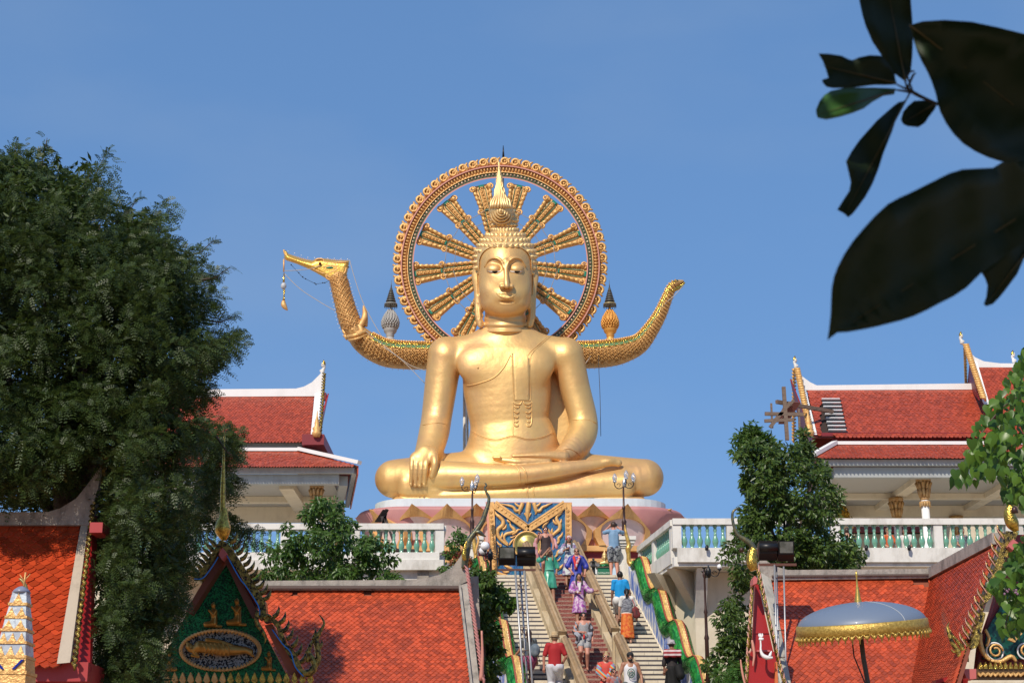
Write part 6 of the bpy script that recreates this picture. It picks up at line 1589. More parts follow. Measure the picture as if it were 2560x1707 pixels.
part('cap', MB().lathe((bb_.x, YS2, zpx(1482)), [(24 * s2, 0), (19 * s2, 8 * s2), (10 * s2, 15 * s2), (1 * s2, 18 * s2)], 12), mat('grey_mosaic', (.22, .24, .32), .3), t)
part('spike', MB().tube([(bb_.x + .02, YS2, zpx(1470)), (bb_.x + .03, YS2, zpx(1430))], .012, 5).tube([(bb_.x + .02, YS2, zpx(1452)), (bb_.x - .04, YS2, zpx(1436))], .006, 4).tube([(bb_.x + .02, YS2, zpx(1452)), (bb_.x + .09, YS2, zpx(1434))], .006, 4), M_ORNL, t)
hk = MB(); ptube(hk, [(66, 1500, 5), (67, 1480, 5), (62, 1460, 4.5), (52, 1448, 3), (46, 1446, 1)], YS2 + .3); part('curved_horn', hk, mat('worn_mosaic_horn', (.30, .22, .08), .4, .4), t)
part('shaft', MB().box((bb_.x, YS2, zpx(1730) / 2), (1.0 * .62, .6, zpx(1730))), M_ORN, t)
# ---- gabled chapel with green mosaic pediment
YG = 31.0
t = thing('temple_gable', 'temple gable with green mosaic pediment and golden reclining Buddha relief, flanked by curved fins', 'temple', P(560, 1900, YG))
g2 = lambda L: [(400 + x / 2.816, 1150 + y / 2.816) for x, y in L]
part('pediment', MB().pprism(g2([(430, 640), (960, 1640), (-120, 1640)]), YG + .25, .2), M_GMOS, t)
for L in ([(425, 650), (460, 690), (215, 1080), (180, 1060)], [(425, 650), (470, 660), (700, 1090), (650, 1110)]):
 part('inner_board', MB().pprism(g2(L), YG - .15 - L[3][0] * .0001, .35), mat('brown_red_board', (.14, .045, .028), .5), t)
part('inner_board', MB().pprism(g2([(735, 1160), (790, 1150), (990, 1540), (905, 1500)]), YG - .15, .35), mat('orange_brown_board', (.30, .09, .045), .5), t)
part('apex_block', MB().pprism(g2([(440, 615), (470, 655), (435, 700), (412, 662)]), YG - .5, .4), mat('pink_block', (.52, .13, .12), .5), t)
for L in ([(435, 560), (490, 600), (640, 830), (580, 830), (430, 600)], [(640, 830), (740, 1000), (750, 1090), (700, 1120), (690, 1010), (575, 835)], [(425, 560), (432, 605), (290, 850), (235, 850)], [(720, 1100), (770, 1085), (830, 1130), (870, 1230), (900, 1310), (850, 1290), (820, 1180), (780, 1130), (735, 1140)], [(850, 1280), (905, 1300), (940, 1330), (1010, 1480), (1030, 1530), (960, 1470)]):
 dq = dq + .013 if 'dq' in globals() else 0.0; part('mosaic_band', MB().pprism(g2(L), YG - .35 - dq, .3), M_MOSAIC, t)
for L in ([(470, 670), (560, 830), (600, 880), (690, 1020), (700, 1090)], [(790, 1190), (860, 1290), (920, 1350), (950, 1450), (1010, 1520)], [(410, 680), (360, 760), (300, 830), (240, 835)]):
 b = MB(); ptube(b, [(x, y, 1.6) for x, y in g2(L)], YG - .42, sub=3); part('blue_bead', b, mat('bright_blue_enamel', (.02, .20, .60), .25), t)
for L in ([(480, 700), (560, 850), (690, 1050), (690, 1020), (600, 880), (510, 700)], [(740, 1170), (800, 1200), (990, 1540), (1010, 1520), (930, 1370), (860, 1300)]):
 part('red_soffit', MB().pprism(g2(L), YG - .125, .2), M_RED, t)
flames(t, [(x, y, YG - .2) for x, y in g2([(480, 560), (620, 790), (740, 1000)])], YG, 11, 30, (.75, -.66))
flames(t, [(x, y, YG - .2) for x, y in g2([(770, 1085), (835, 1130), (880, 1240), (925, 1310), (1000, 1450)])], YG, 7, 30, (.62, -.78))
flames(t, [(x, y, YG - .2) for x, y in g2([(400, 590), (300, 760), (235, 850)])], YG, 8, 30, (-.75, -.66))
ch = MB()
for L in ([(430, 340, 8), (425, 400, 12), (418, 450, 18), (420, 490, 20), (425, 530, 14), (428, 565, 5)],): ptube(ch, [(400 + x / 2.816 + 8, 1150 + y / 2.816, r) for x, y, r in L], YG - .2, n=12)
ptube(ch, [(556, 1292, 9), (557, 1260, 7), (557, 1220, 6.5), (559, 1150, 3.5), (561, 1090, 2.2), (561, 1078, .6)], YG - .2, n=8); part('apex_finial', ch, M_YGOLD, t)
kr = MB()
for L in ([(1000, 1500, 14), (1060, 1490, 16), (1090, 1440, 14), (1060, 1380, 12), (1030, 1340, 8)], [(1060, 1470, 10), (1110, 1420, 12), (1110, 1330, 12), (1100, 1260, 12), (1130, 1200, 8), (1155, 1150, 5), (1140, 1110, 3.5), (1118, 1085, .8)], [(1040, 1420, 8), (1050, 1330, 9), (1075, 1270, 5), (1080, 1240, 1)], [(1100, 1350, 8), (1135, 1300, 7), (1140, 1260, 1)], [(1075, 1260, 6), (1095, 1210, 5), (1090, 1180, 1)]):
 ptube(kr, [(400 + x / 2.816, 1150 + y / 2.816, r * .62) for x, y, r in L], YG - .35, n=8)
part('corner_flame', kr, M_MOSAIC, t)
kr = MB()
for L in ([(690, 1060, 12), (680, 1140, 12), (720, 1200, 10), (745, 1250, 6), (735, 1290, 1)], [(730, 1110, 10), (760, 1090, 8), (790, 1110, 6)]): ptube(kr, [(400 + x / 2.816, 1150 + y / 2.816, r * .5) for x, y, r in L], YG - .4, n=8)
part('side_curl', kr, M_MOSAIC, t)
# reclining figure in an oval wreath
oc = [400 + 425 / 2.816, 1150 + 1335 / 2.816]
ov = MB(); pts = [P(oc[0] + 96 * math.cos(a), oc[1] + 46 * math.sin(a), YG + .2) for a in [2 * math.pi * i / 40 for i in range(40)]]; ov.prism(pts, (0, .04, 0)); part('silver_mosaic_oval', ov, M_SMOS, t)
wr = MB()
for i in range(64):
 a = 2 * math.pi * i / 64; p = P(oc[0] + 98 * math.cos(a), oc[1] + 48 * math.sin(a), YG + .12); q = P(oc[0] + 102 * math.cos(a + .09), oc[1] + 51 * math.sin(a + .09), YG + .1); wr.tube([p, q], [.055, .012], 5)
part('oval_wreath', wr, M_ORNL, t)
rf = Field((430, -1650, -8), (645, -1580, 30), 1.5)
gz = lambda L: [(400 + x / 2.816, -(1150 + y / 2.816), d, r) for x, y, d, r in L]
rf.chain(gz([(215, 1330, 6, 8), (250, 1330, 6, 10)]), 3); rf.ell((400 + 205 / 2.816, -(1150 + 1310 / 2.816), 7), (9, 10, 8), 3); rf.cone((400 + 190 / 2.816, -(1150 + 1285 / 2.816), 6), 4, (400 + 178 / 2.816, -(1150 + 1268 / 2.816), 6), 1.5, 2)
rf.chain(gz([(280, 1310, 8, 15), (360, 1320, 8, 16), (440, 1330, 8, 17), (520, 1335, 7, 13), (600, 1335, 6, 9), (640, 1345, 6, 6)]), 5); rf.chain(gz([(610, 1340, 8, 5), (655, 1375, 8, 4)]), 3); rf.chain(gz([(240, 1350, 10, 5), (270, 1380, 10, 4), (225, 1372, 10, 4)]), 2)
for i in range(7): x = 300 + i * 28; rf.chain(gz([(x, 1285, 21, 1.6), (x + 25, 1330, 24, 1.6), (x + 10, 1375, 20, 1.4)]), 1.2)
rf.chain(gz([(330, 1262, 12, 5), (420, 1275, 14, 4.5), (500, 1300, 12, 4)]), 3)
field_obj('reclining_figure', rf, mat('bronze_gold_relief', (.52, .27, .06), .35, .6, col2=(.4, .2, .04), nscale=6), t, YG + .15, 1620)
def kneeler(x, y, h, face, lit=True):
 f = Field((x - h * .4, -y - 2, -8), (x + h * .45, -y + h + 3, 12), 1.1); e = face
 f.ell((x, -y + h * .88, 2), (h * .09, h * .1, h * .09), 1); f.cone((x, -y + h * .93, 2), h * .05, (x - e * h * .02, -y + h, 2), .8, 1)
 f.chain([(x - e * h * .02, -y + h * .78, 0, h * .07), (x - e * .02 * h, -y + h * .6, 0, h * .14), (x - e * h * .04, -y + h * .38, 0, h * .12), (x - e * .02 * h, -y + h * .2, 0, h * .15)], 3)
 f.chain([(x - e * .02 * h, -y + h * .16, 2, h * .13), (x + e * h * .3, -y + h * .14, 3, h * .09)], 3); f.chain([(x + e * .3 * h, -y + h * .08, 2, h * .07), (x - e * h * .3, -y + h * .05, 2, h * .06)], 2)
 f.chain([(x - e * .1 * h, -y + h * .66, 6, h * .06), (x, -y + h * .5, 8, h * .05), (x + e * h * .17, -y + h * .68, 8, h * .04)], 2)
 return f
for x, y, h, fc_, lab in ((672, 1676, 50, -1, 'golden kneeling figure lit beside the oval'), (533, 1568, 64, -1, None), (592, 1564, 70, -1, None), (424, 1678, 50, 1, None)):
 field_obj('kneeling_figure', kneeler(x, y, h, fc_), mat('bronze_gold_relief', (0, 0, 0)), t, YG + .2, 1620)
for i in range(20):
 x = 396 + i * 20; part('gold_leaf_crest', MB().pprism([(x, 1710), (x - 8, 1700), (x - 6, 1692), (x, 1679), (x + 6, 1692), (x + 8, 1700)], YG - .3, .1), M_YGOLD if i > 8 else M_ORN, t)
wall_under(t, 390, 760, YG + .3, YG + 2.0, 1712, M_RED)
# ---- centre roof behind the gable
YC = 35.5
t = thing('temple_hall', 'large orange-red tiled roof with weathered grey ridge left of the stairs', 'building', P(930, 1900, YC))
A, B_, C, D = P(620, 1474, YC + 2.6), P(1146, 1474, YC + 2.6), P(1178, 1760, YC), P(620, 1760, YC)
def brk(u, v): return v < .06 and (.06 < u < .12 or .2 < u < .24 or .545 < u < .60)
tile_roof(t, A, B_, C, D, 39, M_TILE, 300, seed=12, nrows=53, skip=brk, deckm=mat('dark_orange_deck', (.22, .06, .03), .8))
# make the visible rows the separate ones: handled by order
rg = MB(); rg.pprism([(620, 1451), (1015, 1449), (1060, 1446), (1100, 1435), (1130, 1418), (1148, 1395), (1160, 1375), (1168, 1402), (1172, 1450), (1152, 1460), (1146, 1474), (620, 1474)], YC + 2.45, .35); part('ridge', rg, M_CONC, t)
rg = MB(); rg.pprism([(620, 1463), (1146, 1463), (1146, 1470), (620, 1470)], YC + 2.38, .05); part('ridge_moulding', rg, mat('dark_mortar', (.12, .09, .08), .9), t)
m = MB(); m.prism([P(1146, 1456, YC + 2.5), P(1168, 1456, YC + 2.5), P(1205, 1760, YC - .1), P(1180, 1760, YC - .1)], (0, .12, .08)); part('verge', m, M_CONC, t)
m = MB(); m.beam(P(1149, 1462, YC + 2.35), P(1184, 1760, YC - .2), .05, .06); part('verge_bead', m, M_CONC, t)
for i in range(30):
 p = P(1164, 1425, YC + 2.3).lerp(P(1204, 1700, YC + .2), i / 29); part('pink_fin', MB().tube([p + Vector((-.03, 0, .12)), p + Vector((.05, -.03, .02)), p + Vector((.05, 0, -.16))], [.012, .035, .02], 5), mat('faded_pink_fin', (.42, .17, .15), .6), t)
m = MB(); m.prism([P(1176, 1440, YC + 2.9), P(1196, 1440, YC + 2.9), P(1200, 1572, YC + 2.9), P(1186, 1572, YC + 2.9)], (0, .2, 0)); part('chimney_slab', m, M_CONC, t)
m = MB(); ptube(m, [(1204, 1576, 2.5), (1206, 1640, 4), (1202, 1700, 6)], YC + .2); part('pink_hook', m, M_PINK, t)
chofa_big(t, [(1160, 1420, 7), (1164, 1392, 9), (1168, 1370, 9), (1173, 1350, 8), (1188, 1330, 7.5), (1205, 1305, 6.5), (1214, 1280, 6), (1221, 1258, 4.5), (1222, 1243, 3.6), (1216, 1230, 3.4), (1212, 1220, 2.6), (1216, 1212, 2.4), (1212, 1207, 1.4)], YC + 2.4, mat('worn_blue_gold_mosaic', (.20, .17, .07), .35, .4, col2=(.03, .06, .07), nscale=18, nmix=.8), 'bird_finial')
b = MB(); ptube(b, [(1188, 1330, 4), (1198, 1330, 6), (1206, 1336, 4), (1215, 1341, 1)], YC + 2.3); part('bird_head', b, mat('worn_blue_gold_mosaic', (0, 0, 0)), t)
b = MB(); ptube(b, [(1162, 1400, 5, .1), (1160, 1385, 6, .12), (1163, 1365, 4, .1), (1168, 1350, 1, .1)], YC + 2.3); part('gold_breast', b, M_YGOLD, t)
b = MB(); ptube(b, [(1190, 1330, 1.6), (1196, 1350, 3), (1192, 1368, 3), (1188, 1385, 2)], YC + 2.35); part('bell_cord', b, M_ORNL, t)
wall_under(t, 640, 1160, YC + .3, YC + 4.5, 1775, M_RED)
# ---- right roofs
YR_ = 32.5
t = thing('temple_hall', 'orange-red tiled roof with weathered ridge behind the blue parasol', 'building', P(2130, 1900, YR_))
A, B_, C, D = P(1930, 1448, YR_ + 2.4), P(2332, 1443, YR_ + 2.4), P(2282, 1760, YR_), P(1985, 1760, YR_)
def brk2(u, v): return (v < .05 and .86 < u < .98) or (.93 < u and .03 < v < .08)
tile_roof(t, A, B_, C, D, 24, M_TILE, 300, seed=13, nrows=50, skip=brk2, deckm=mat('dark_orange_deck', (0, 0, 0)))
rg = MB(); rg.pprism([(1900, 1400), (1915, 1400), (1935, 1414), (1970, 1424), (2332, 1421), (2336, 1444), (1930, 1449), (1915, 1445), (1898, 1440)], YR_ + 2.25, .35); part('ridge', rg, M_CONC, t)
rg = MB(); rg.pprism([(1930, 1437), (2333, 1433), (2333, 1437), (1930, 1441)], YR_ + 2.2, .04); part('ridge_moulding', rg, mat('dark_mortar', (0, 0, 0)), t)
m = MB(); m.prism([P(1902, 1425, YR_ + 2.3), P(1926, 1440, YR_ + 2.3), P(1988, 1760, YR_ - .1), P(1958, 1760, YR_ - .1)], (0, .12, .08)); part('verge', m, mat('pale_weathered_verge', (.42, .40, .34), .8, stain=(.16, .17, .16), stainscale=4, stainamt=.7), t)
wall_under(t, 1990, 2280, YR_ + .3, YR_ + 4, 1775, M_RED)
t2 = thing('temple_hall', 'steep orange-red roof slope rising to the ornate gable at the right edge', 'building', P(2430, 1900, YR_))
# right roof runs towards the camera on its right side
A, B_, C, D = P(2336, 1443, YR_ + 2.3), P(2492, 1362, YR_ - 2.2), P(2388, 1712, YR_ - 5.6), P(2290, 1712, YR_ - .8)
tile_roof(t2, A, B_, C, D, 22, M_TILE, 300, seed=14, nrows=62, deckm=mat('dark_orange_deck', (0, 0, 0)))
rg = MB(); a0, a1 = P(2336, 1432, YR_ + 2.3), P(2500, 1345, YR_ - 2.3); rg.beam(a0, a1, .3, .22); part('ridge', rg, M_CONC, t2)
rg = MB(); rg.beam(a0 + Vector((-.02, -.06, -.13)), a1 + Vector((-.02, -.16, -.13)), .05, .05); part('ridge_moulding', rg, mat('dark_mortar', (0, 0, 0)), t2)
m = MB(); m.beam(P(2332, 1450, YR_ + 2.2), P(2322, 1500, YR_ + 1.7), .05, .04); m.beam(P(2322, 1500, YR_ + 1.7), P(2290, 1707, YR_ - .1), .06, .05); part('valley_gap', m, M_DARK, t2)
m = MB(); m.prism([P(2300, 1716, YR_ - 1), P(2420, 1694, YR_ - 5.7), P(2420, 1706, YR_ - 5.7), P(2300, 1726, YR_ - 1)], (0, .3, 0)); part('eave_board', m, M_RED, t2)
wall_under(t2, 2450, 2600, YR_ - 3.4, YR_ + 2, 1780, M_CREAM)
# ornate gable at the right edge
YO = 28.0
t = thing('temple_gable', 'ornate gilded gable with a row of curved fins at the right edge', 'temple', P(2500, 1900, YO))
o2 = lambda L: [(2340 + x / 3.09, 1200 + y / 3.09) for x, y in L]
part('pediment', MB().pprism(o2([(600, 420), (760, 420), (760, 1460), (320, 1460), (340, 1280), (440, 1000)]), YO + .2, .25), mat('deep_red_board', (.22, .02, .02), .5), t)
part('green_ground', MB().pprism(o2([(540, 900), (760, 700), (760, 1380), (360, 1380), (400, 1150)]), YO + .12, .1), mat('dark_teal_mosaic', (.006, .03, .028), .3, .3, col2=(.012, .09, .065), nscale=20, kindtex='voronoi'), t)
for L in ([(545, 390), (580, 410), (480, 720), (430, 900), (365, 970), (385, 870), (470, 620)], [(350, 1010), (385, 1030), (320, 1290), (290, 1300), (262, 1290), (300, 1180)], [(545, 390), (640, 400), (600, 480), (500, 700), (430, 770), (470, 620)]):
 dq += .013; part('mosaic_band', MB().pprism(o2(L), YO - .25 - dq, .3), M_MOSAIC, t)
part('pink_board', MB().pprism(o2([(520, 400), (545, 400), (375, 990), (265, 1300), (225, 1330), (350, 960)]), YO - .12, .2), M_PINK, t)
part('apex_block', MB().pprism(o2([(598, 455), (645, 490), (600, 545), (560, 510)]), YO - .5, .4), mat('pink_block', (0, 0, 0)), t)
part('red_soffit', MB().pprism(o2([(560, 520), (640, 500), (640, 620), (540, 640)]), YO - .02, .2), M_RED, t)
part('eave_end', MB().pprism(o2([(205, 1455), (310, 1455), (312, 1530), (240, 1535)]), YO - .4, .4), mat('pink_block', (0, 0, 0)), t)
part('eave_arm', MB().pprism(o2([(0, 1540), (120, 1510), (210, 1490), (250, 1495), (240, 1520), (120, 1545), (0, 1568)]), YO - .3, .3), M_RED, t)
for i in range(14):
 f_ = i / 13; x, y = np.interp(f_, [0, .55, 1], [535, 380, 245]), np.interp(f_, [0, .55, 1], [460, 960, 1290])
 if 1:
  mb = MB(); k = 34 / 1; px_, py_ = 2340 + x / 3.09, 1200 + y / 3.09
  ptube(mb, [(px_, py_, 5), (px_ - 8, py_ - 12, 5.4), (px_ - 17, py_ - 24, 4), (px_ - 21, py_ - 38, .8)], YO - .2, n=7, sub=3); fn = part('roof_flame', mb, M_MOSAIC, t)
  m2 = MB(); ptube(m2, [(px_ - 3, py_ - 2, 1.1, .16), (px_ - 11, py_ - 14, 1.2, .16), (px_ - 19, py_ - 25, 1.0, .14), (px_ - 21.5, py_ - 38, .5, .1)], YO - .2, n=5, sub=3); part('edge', m2, mat('pink_piping', (.6, .3, .24), .5), fn)
b = MB(); ptube(b, [(2542, 1328, 6), (2532, 1310, 16), (2524, 1290, 15), (2526, 1270, 12), (2533, 1255, 8), (2537, 1245, 5), (2534, 1242, 6)], YO - .2, n=12); part('bird_finial', b, M_YGOLD, t)
b = MB(); b.lathe(P(2537, 1282, YO - .4), [(.06, 0), (.05, .08), (.02, .12)], 8); part('bell', b, M_BROWNM, t)
kr = MB()
for L in ([(170, 1440, 14), (190, 1380, 14), (170, 1320, 14), (130, 1260, 12), (100, 1180, 10), (90, 1130, 6), (102, 1092, 1)], [(230, 1400, 12), (220, 1330, 12), (180, 1260, 10), (130, 1200, 6), (105, 1150, 2)], [(150, 1330, 6), (128, 1320, 5), (120, 1300, 1)], [(240, 1400, 10), (235, 1330, 8), (205, 1270, 2)]):
 ptube(kr, [(2340 + x / 3.09, 1200 + y / 3.09, r * .5) for x, y, r in L], YO - .3, n=8)
part('corner_flame', kr, M_MOSAIC, t)
for cx_, cy_, r_ in ((455, 1320, 52), (690, 1320, 48)):
 c = P(2340 + cx_ / 3.09, 1200 + cy_ / 3.09, YO + .05); s = mpp(1600, YO); rr = r_ / 3.09 * 1.25
 part('scroll_ring', MB().tube([c + Vector((math.cos(a) * rr * s, 0, math.sin(a) * rr * s)) for a in [i * math.pi / 12 for i in range(25)]], 2.2 * s, 6), M_WHITEC, t)
 part('scroll', MB().tube([c + Vector((math.cos(a) * (rr - 3 - a * 1.3) * s, -.06, math.sin(a) * (rr - 3 - a * 1.3) * s)) for a in [i * .5 for i in range(18)]], 2.6 * s, 6), M_ORN, t)
sg = MB()
for L in ([(345, 1180, 10), (340, 1250, 14), (370, 1340, 12), (420, 1390, 10)], [(420, 1390, 8), (500, 1400, 10), (580, 1360, 12), (620, 1400, 8)], [(380, 1150, 8), (410, 1220, 8), (390, 1280, 6)]): ptube(sg, [(2340 + x / 3.09, 1200 + y / 3.09, r * .5) for x, y, r in L], YO, n=7)
part('scrollwork', sg, M_ORN, t)
for i in range(12):
 x, y = 2340 + (345 + i * 39) / 3.09, 1200 + 1455 / 3.09; part('gold_leaf_crest', MB().pprism([(x - 5, y), (x - 4, y - 8), (x, y - 17), (x + 4, y - 8), (x + 5, y)], YO - .15, .1), M_YGOLD, t)
 part('chevron', MB().pprism([(x - 6, y + 8), (x, y + 13), (x + 6, y + 8), (x + 6, y + 14), (x, y + 20), (x - 6, y + 14)], YO - .2, .06), M_ORN, t)
part('base_band', MB().pprism(o2([(310, 1455), (760, 1455), (760, 1530), (315, 1530)]), YO - .12, .3), mat('dark_bronze', (.12, .07, .03), .4, .4), t)
part('flower_relief', MB().pprism(o2([(600, 1150), (670, 1180), (640, 1210), (610, 1250), (560, 1230), (590, 1190)]), YO - .1, .08), M_ORN, t)
for k in range(3):
 b = MB(); ptube(b, [(2340 + (600 + 30 * k) / 3.09, 1200 + (960 + k * 50) / 3.09, 4), (2340 + (680 + 20 * k) / 3.09, 1200 + (1060 + 20 * k) / 3.09, 5), (2560, 1200 + (1020 + 40 * k) / 3.09, 4)], YO); part('red_pink_ribbon', b, M_PINK if k != 1 else M_GREENB, t)
wall_under(t, 2430, 2700, YO + .3, YO + 2, 1706, M_CREAM)
# narrow red gable seen edge-on
YN = 31.0
t = thing('temple_gable', 'narrow bright red gable with thin gilded spiky edges, left of the parasol', 'temple', P(1910, 1900, YN))
n2 = lambda L: [(1840 + x / 3.506, 1260 + y / 3.506) for x, y in L]
part('red_board', MB().pprism(n2([(170, 700), (195, 700), (290, 1130), (150, 1130)]), YN + .1, .15), M_RED, t)
part('lower_red_board', MB().pprism(n2([(125, 1290), (345, 1290), (370, 1700), (100, 1700)]), YN - .1, .15), M_RED, t)
part('middle_board', MB().pprism(n2([(150, 1125), (290, 1125), (330, 1300), (140, 1300)]), YN + .12, .15), M_RED, t)
part('apex_block', MB().pprism(n2([(165, 625), (188, 650), (185, 690), (150, 705), (150, 650)]), YN - .4, .4), mat('pink_block', (0, 0, 0)), t)
part('cross_band', MB().pprism(n2([(185, 1275), (300, 1275), (300, 1290), (185, 1290)]), YN - .2, .1), mat('pink_block', (0, 0, 0)), t)
part('orange_edge', MB().pprism(n2([(345, 1380), (362, 1380), (372, 1700), (340, 1700)]), YN - .2, .2), mat('orange_paint', (.62, .17, .05), .5), t)
for (a, b_) in (((185, 570), (365, 1380)), ((150, 700), (110, 1300)), ((365, 1380), (440, 1640)), ((110, 1300), (95, 1640))):
 e = MB(); (x0, y0), (x1, y1) = n2([a])[0], n2([b_])[0]; ptube(e, [(x0, y0, 2.6), (x1, y1, 3)], YN - .1, sub=1); part('mosaic_rib', e, M_MOSAIC, t)
 n = int(math.hypot(x1 - x0, y1 - y0) / 9); sgn_ = 1 if a[0] > 160 and b_[0] > 160 else -1
 for i in range(n):
  x = x0 + (x1 - x0) * (i + .5) / n; y = y0 + (y1 - y0) * (i + .5) / n; f = MB()
  ptube(f, [(x, y + 6, 2.4), (x + sgn_ * 4, y - 4, 2.2), (x + sgn_ * 3, y - 16, .6)], YN - .1, n=5, sub=2); part('roof_fin', f, M_MOSAIC if i % 2 else mat('pink_piping', (0, 0, 0)), t)
for L in ([(140, 1190, 5), (150, 1240, 7), (160, 1320, 6), (150, 1400, 4), (150, 1420, 1)], [(40, 1360, 3), (50, 1440, 5), (70, 1540, 5), (95, 1620, 4)], [(110, 1290, 8), (125, 1300, 8)]):
 f = MB(); ptube(f, [(1840 + x / 3.506, 1260 + y / 3.506, r * .55) for x, y, r in L], YN - .2); part('pink_hook', f, M_PINK, t)
chofa_big(t, [(1886, 1425, 10), (1880, 1408, 14), (1880, 1385, 12), (1885, 1370, 8)], YN, M_YGOLD, 'finial_breast')
chofa_big(t, [(1886, 1375, 7), (1878, 1360, 7.5), (1862, 1348, 6.5), (1846, 1338, 5), (1836, 1318, 4), (1831, 1295, 3.6), (1833, 1278, 3), (1845, 1270, 2), (1852, 1269, .8)], YN, mat('worn_blue_gold_mosaic', (0, 0, 0)), 'bird_finial')
part('bell', MB().lathe(P(1854, 1379, YN - .1), [(.045, 0), (.04, .06), (.015, .09)], 8), M_BROWNM, t)
wall_under(t, 1870, 1950, YN + .1, YN + 1, 1740, M_RED)
# white swan ornament standing on the red gable
t = thing('swan_lamp', 'small white swan-necked ornament holding a lotus bud, fixed on the red gable', 'ornament', P(1920, 1645, YN - .4))
b = MB(); ptube(b, [(1901, 1598, 2), (1902, 1612, 2.4), (1902, 1625, 3), (1907, 1637, 5), (1918, 1643, 5.5), (1932, 1643, 2.5)], YN - .4); ptube(b, [(1924, 1640, 4), (1927, 1632, 3), (1929, 1626, .8)], YN - .4)
part('swan_body', b, M_WHITEC, t)
b = MB(); ptube(b, [(1897, 1596, 3), (1903, 1597, 4), (1909, 1596, 2.5)], YN - .4, sub=2);
for dx in (-6, 0, 6): ptube(b, [(1902, 1594, 1.5), (1902 + dx * .7, 1588, 2.6), (1902 + dx * .6, 1582, .6)], YN - .4, sub=2)
part('lotus_bud', b, M_WHITEC, t)
# ---- blue parasol
YU = 27.0; sU = mpp(1560, YU)
t = thing('ceremonial_parasol', 'large grey-blue domed parasol with gold fringe and a golden spire', 'parasol', P(2160, 1900, YU))
tilt = Matrix.Rotation(R(-4.3), 3, 'Y') @ Matrix.Rotation(R(8), 3, 'X')
ctr = P(2154, 1560, YU); Rr = 159 * sU
def dome(m_, prof, n, mt, nm_, kind=None, lab=None, sm=True):
 mb = MB(); mb.lathe((0, 0, 0), prof, n, smooth=sm); mb.v = [tuple(ctr + tilt @ Vector(p)) for p in mb.v]; return part(nm_, mb, mt, t, lab, kind)
prof = [(Rr * math.cos(a), Rr * .35 * math.sin(a)) for a in [math.pi / 2 * i / 12 for i in range(13)]]; prof[-1] = (.01, prof[-1][1])
dome(None, prof, 48, mat('grey_blue_lacquer', (.15, .19, .26), .45, coat=.05), 'canopy')
dome(None, [(Rr * 1.01, -.14), (Rr * 1.03, -.13), (Rr * 1.02, .03), (Rr * .99, .045), (Rr * .97, .04), (Rr * .98, -.13)], 64, mat('chased_gold_band', (.62, .42, .10), .35, .5, col2=(.40, .25, .05), nscale=26, bump=.01, bscale=60), 'gold_band')
fg = MB()
for i in range(58):
 a = 2 * math.pi * i / 58; d = Vector((math.cos(a), math.sin(a), 0)); tn = Vector((-math.sin(a), math.cos(a), 0)); w_ = Rr * .054
 b = d * Rr * 1.0 + Vector((0, 0, -.13)); pts = [b - tn * w_, b + tn * w_, b + tn * w_ * .8 + Vector((0, 0, -.06)), b + tn * w_ * .25 + Vector((0, 0, -.08)), b + Vector((0, 0, -.15)), b - tn * w_ * .25 + Vector((0, 0, -.08)), b - tn * w_ * .8 + Vector((0, 0, -.06))]
 fg.prism([ctr + tilt @ p for p in pts], tilt @ (d * .015)); fg.ball(ctr + tilt @ (b + d * .03 + Vector((0, 0, -.05))), .035, 5)
 fg.tube([ctr + tilt @ (b - tn * w_ + d * .03), ctr + tilt @ (b + Vector((0, 0, -.06)) + d * .03), ctr + tilt @ (b + tn * w_ + d * .03)], .012, 4)
part('fringe', fg, mat('chased_gold_band', (0, 0, 0)), t, kind='stuff')
top = ctr + tilt @ Vector((0, 0, Rr * .35))
part('spire', MB().lathe(P(2146, 1516, YU), [(13 * sU, -.06), (11 * sU, .02)] + [(r * sU, z * sU) for r, z in ((11, 3), (12, 8), (8, 12), (10, 15), (7, 18), (8.5, 21), (6, 24), (7.2, 27), (5.2, 30), (6.2, 33), (4.4, 36), (5.2, 39), (3.6, 42), (4.2, 46), (2.6, 52), (1.6, 72), (2.8, 77), (3, 82), (.5, 92))], 16), mat('brushed_gold', (.62, .42, .10), .3, .7), t)
part('pole', MB().tube([P(2150, 1572, YU), P(2158, 1640, YU), P(2170, 1707, YU), P(2230, 1930, YU)], 6.2 * sU, 10), mat('dark_pole_paint', (.055, .05, .04), .5), t)
part('cord', MB().tube([P(2128, 1578, YU - .1), P(2135, 1640, YU - .1), P(2160, 1700, YU - .1), P(2200, 1800, YU - .1)], .012, 5), M_BLACK, t)
sm_ = MB();
for i in range(12):
 a = R(-62); el = math.pi / 2 * i / 12; sm_.v.append(tuple(ctr + tilt @ Vector((Rr * 1.004 * math.cos(el) * math.cos(a), Rr * 1.004 * math.cos(el) * math.sin(a), Rr * .354 * math.sin(el)))))
smt = MB(); smt.tube(sm_.v, .006, 4); part('seam', smt, mat('pale_seam', (.45, .48, .5), .5), t)
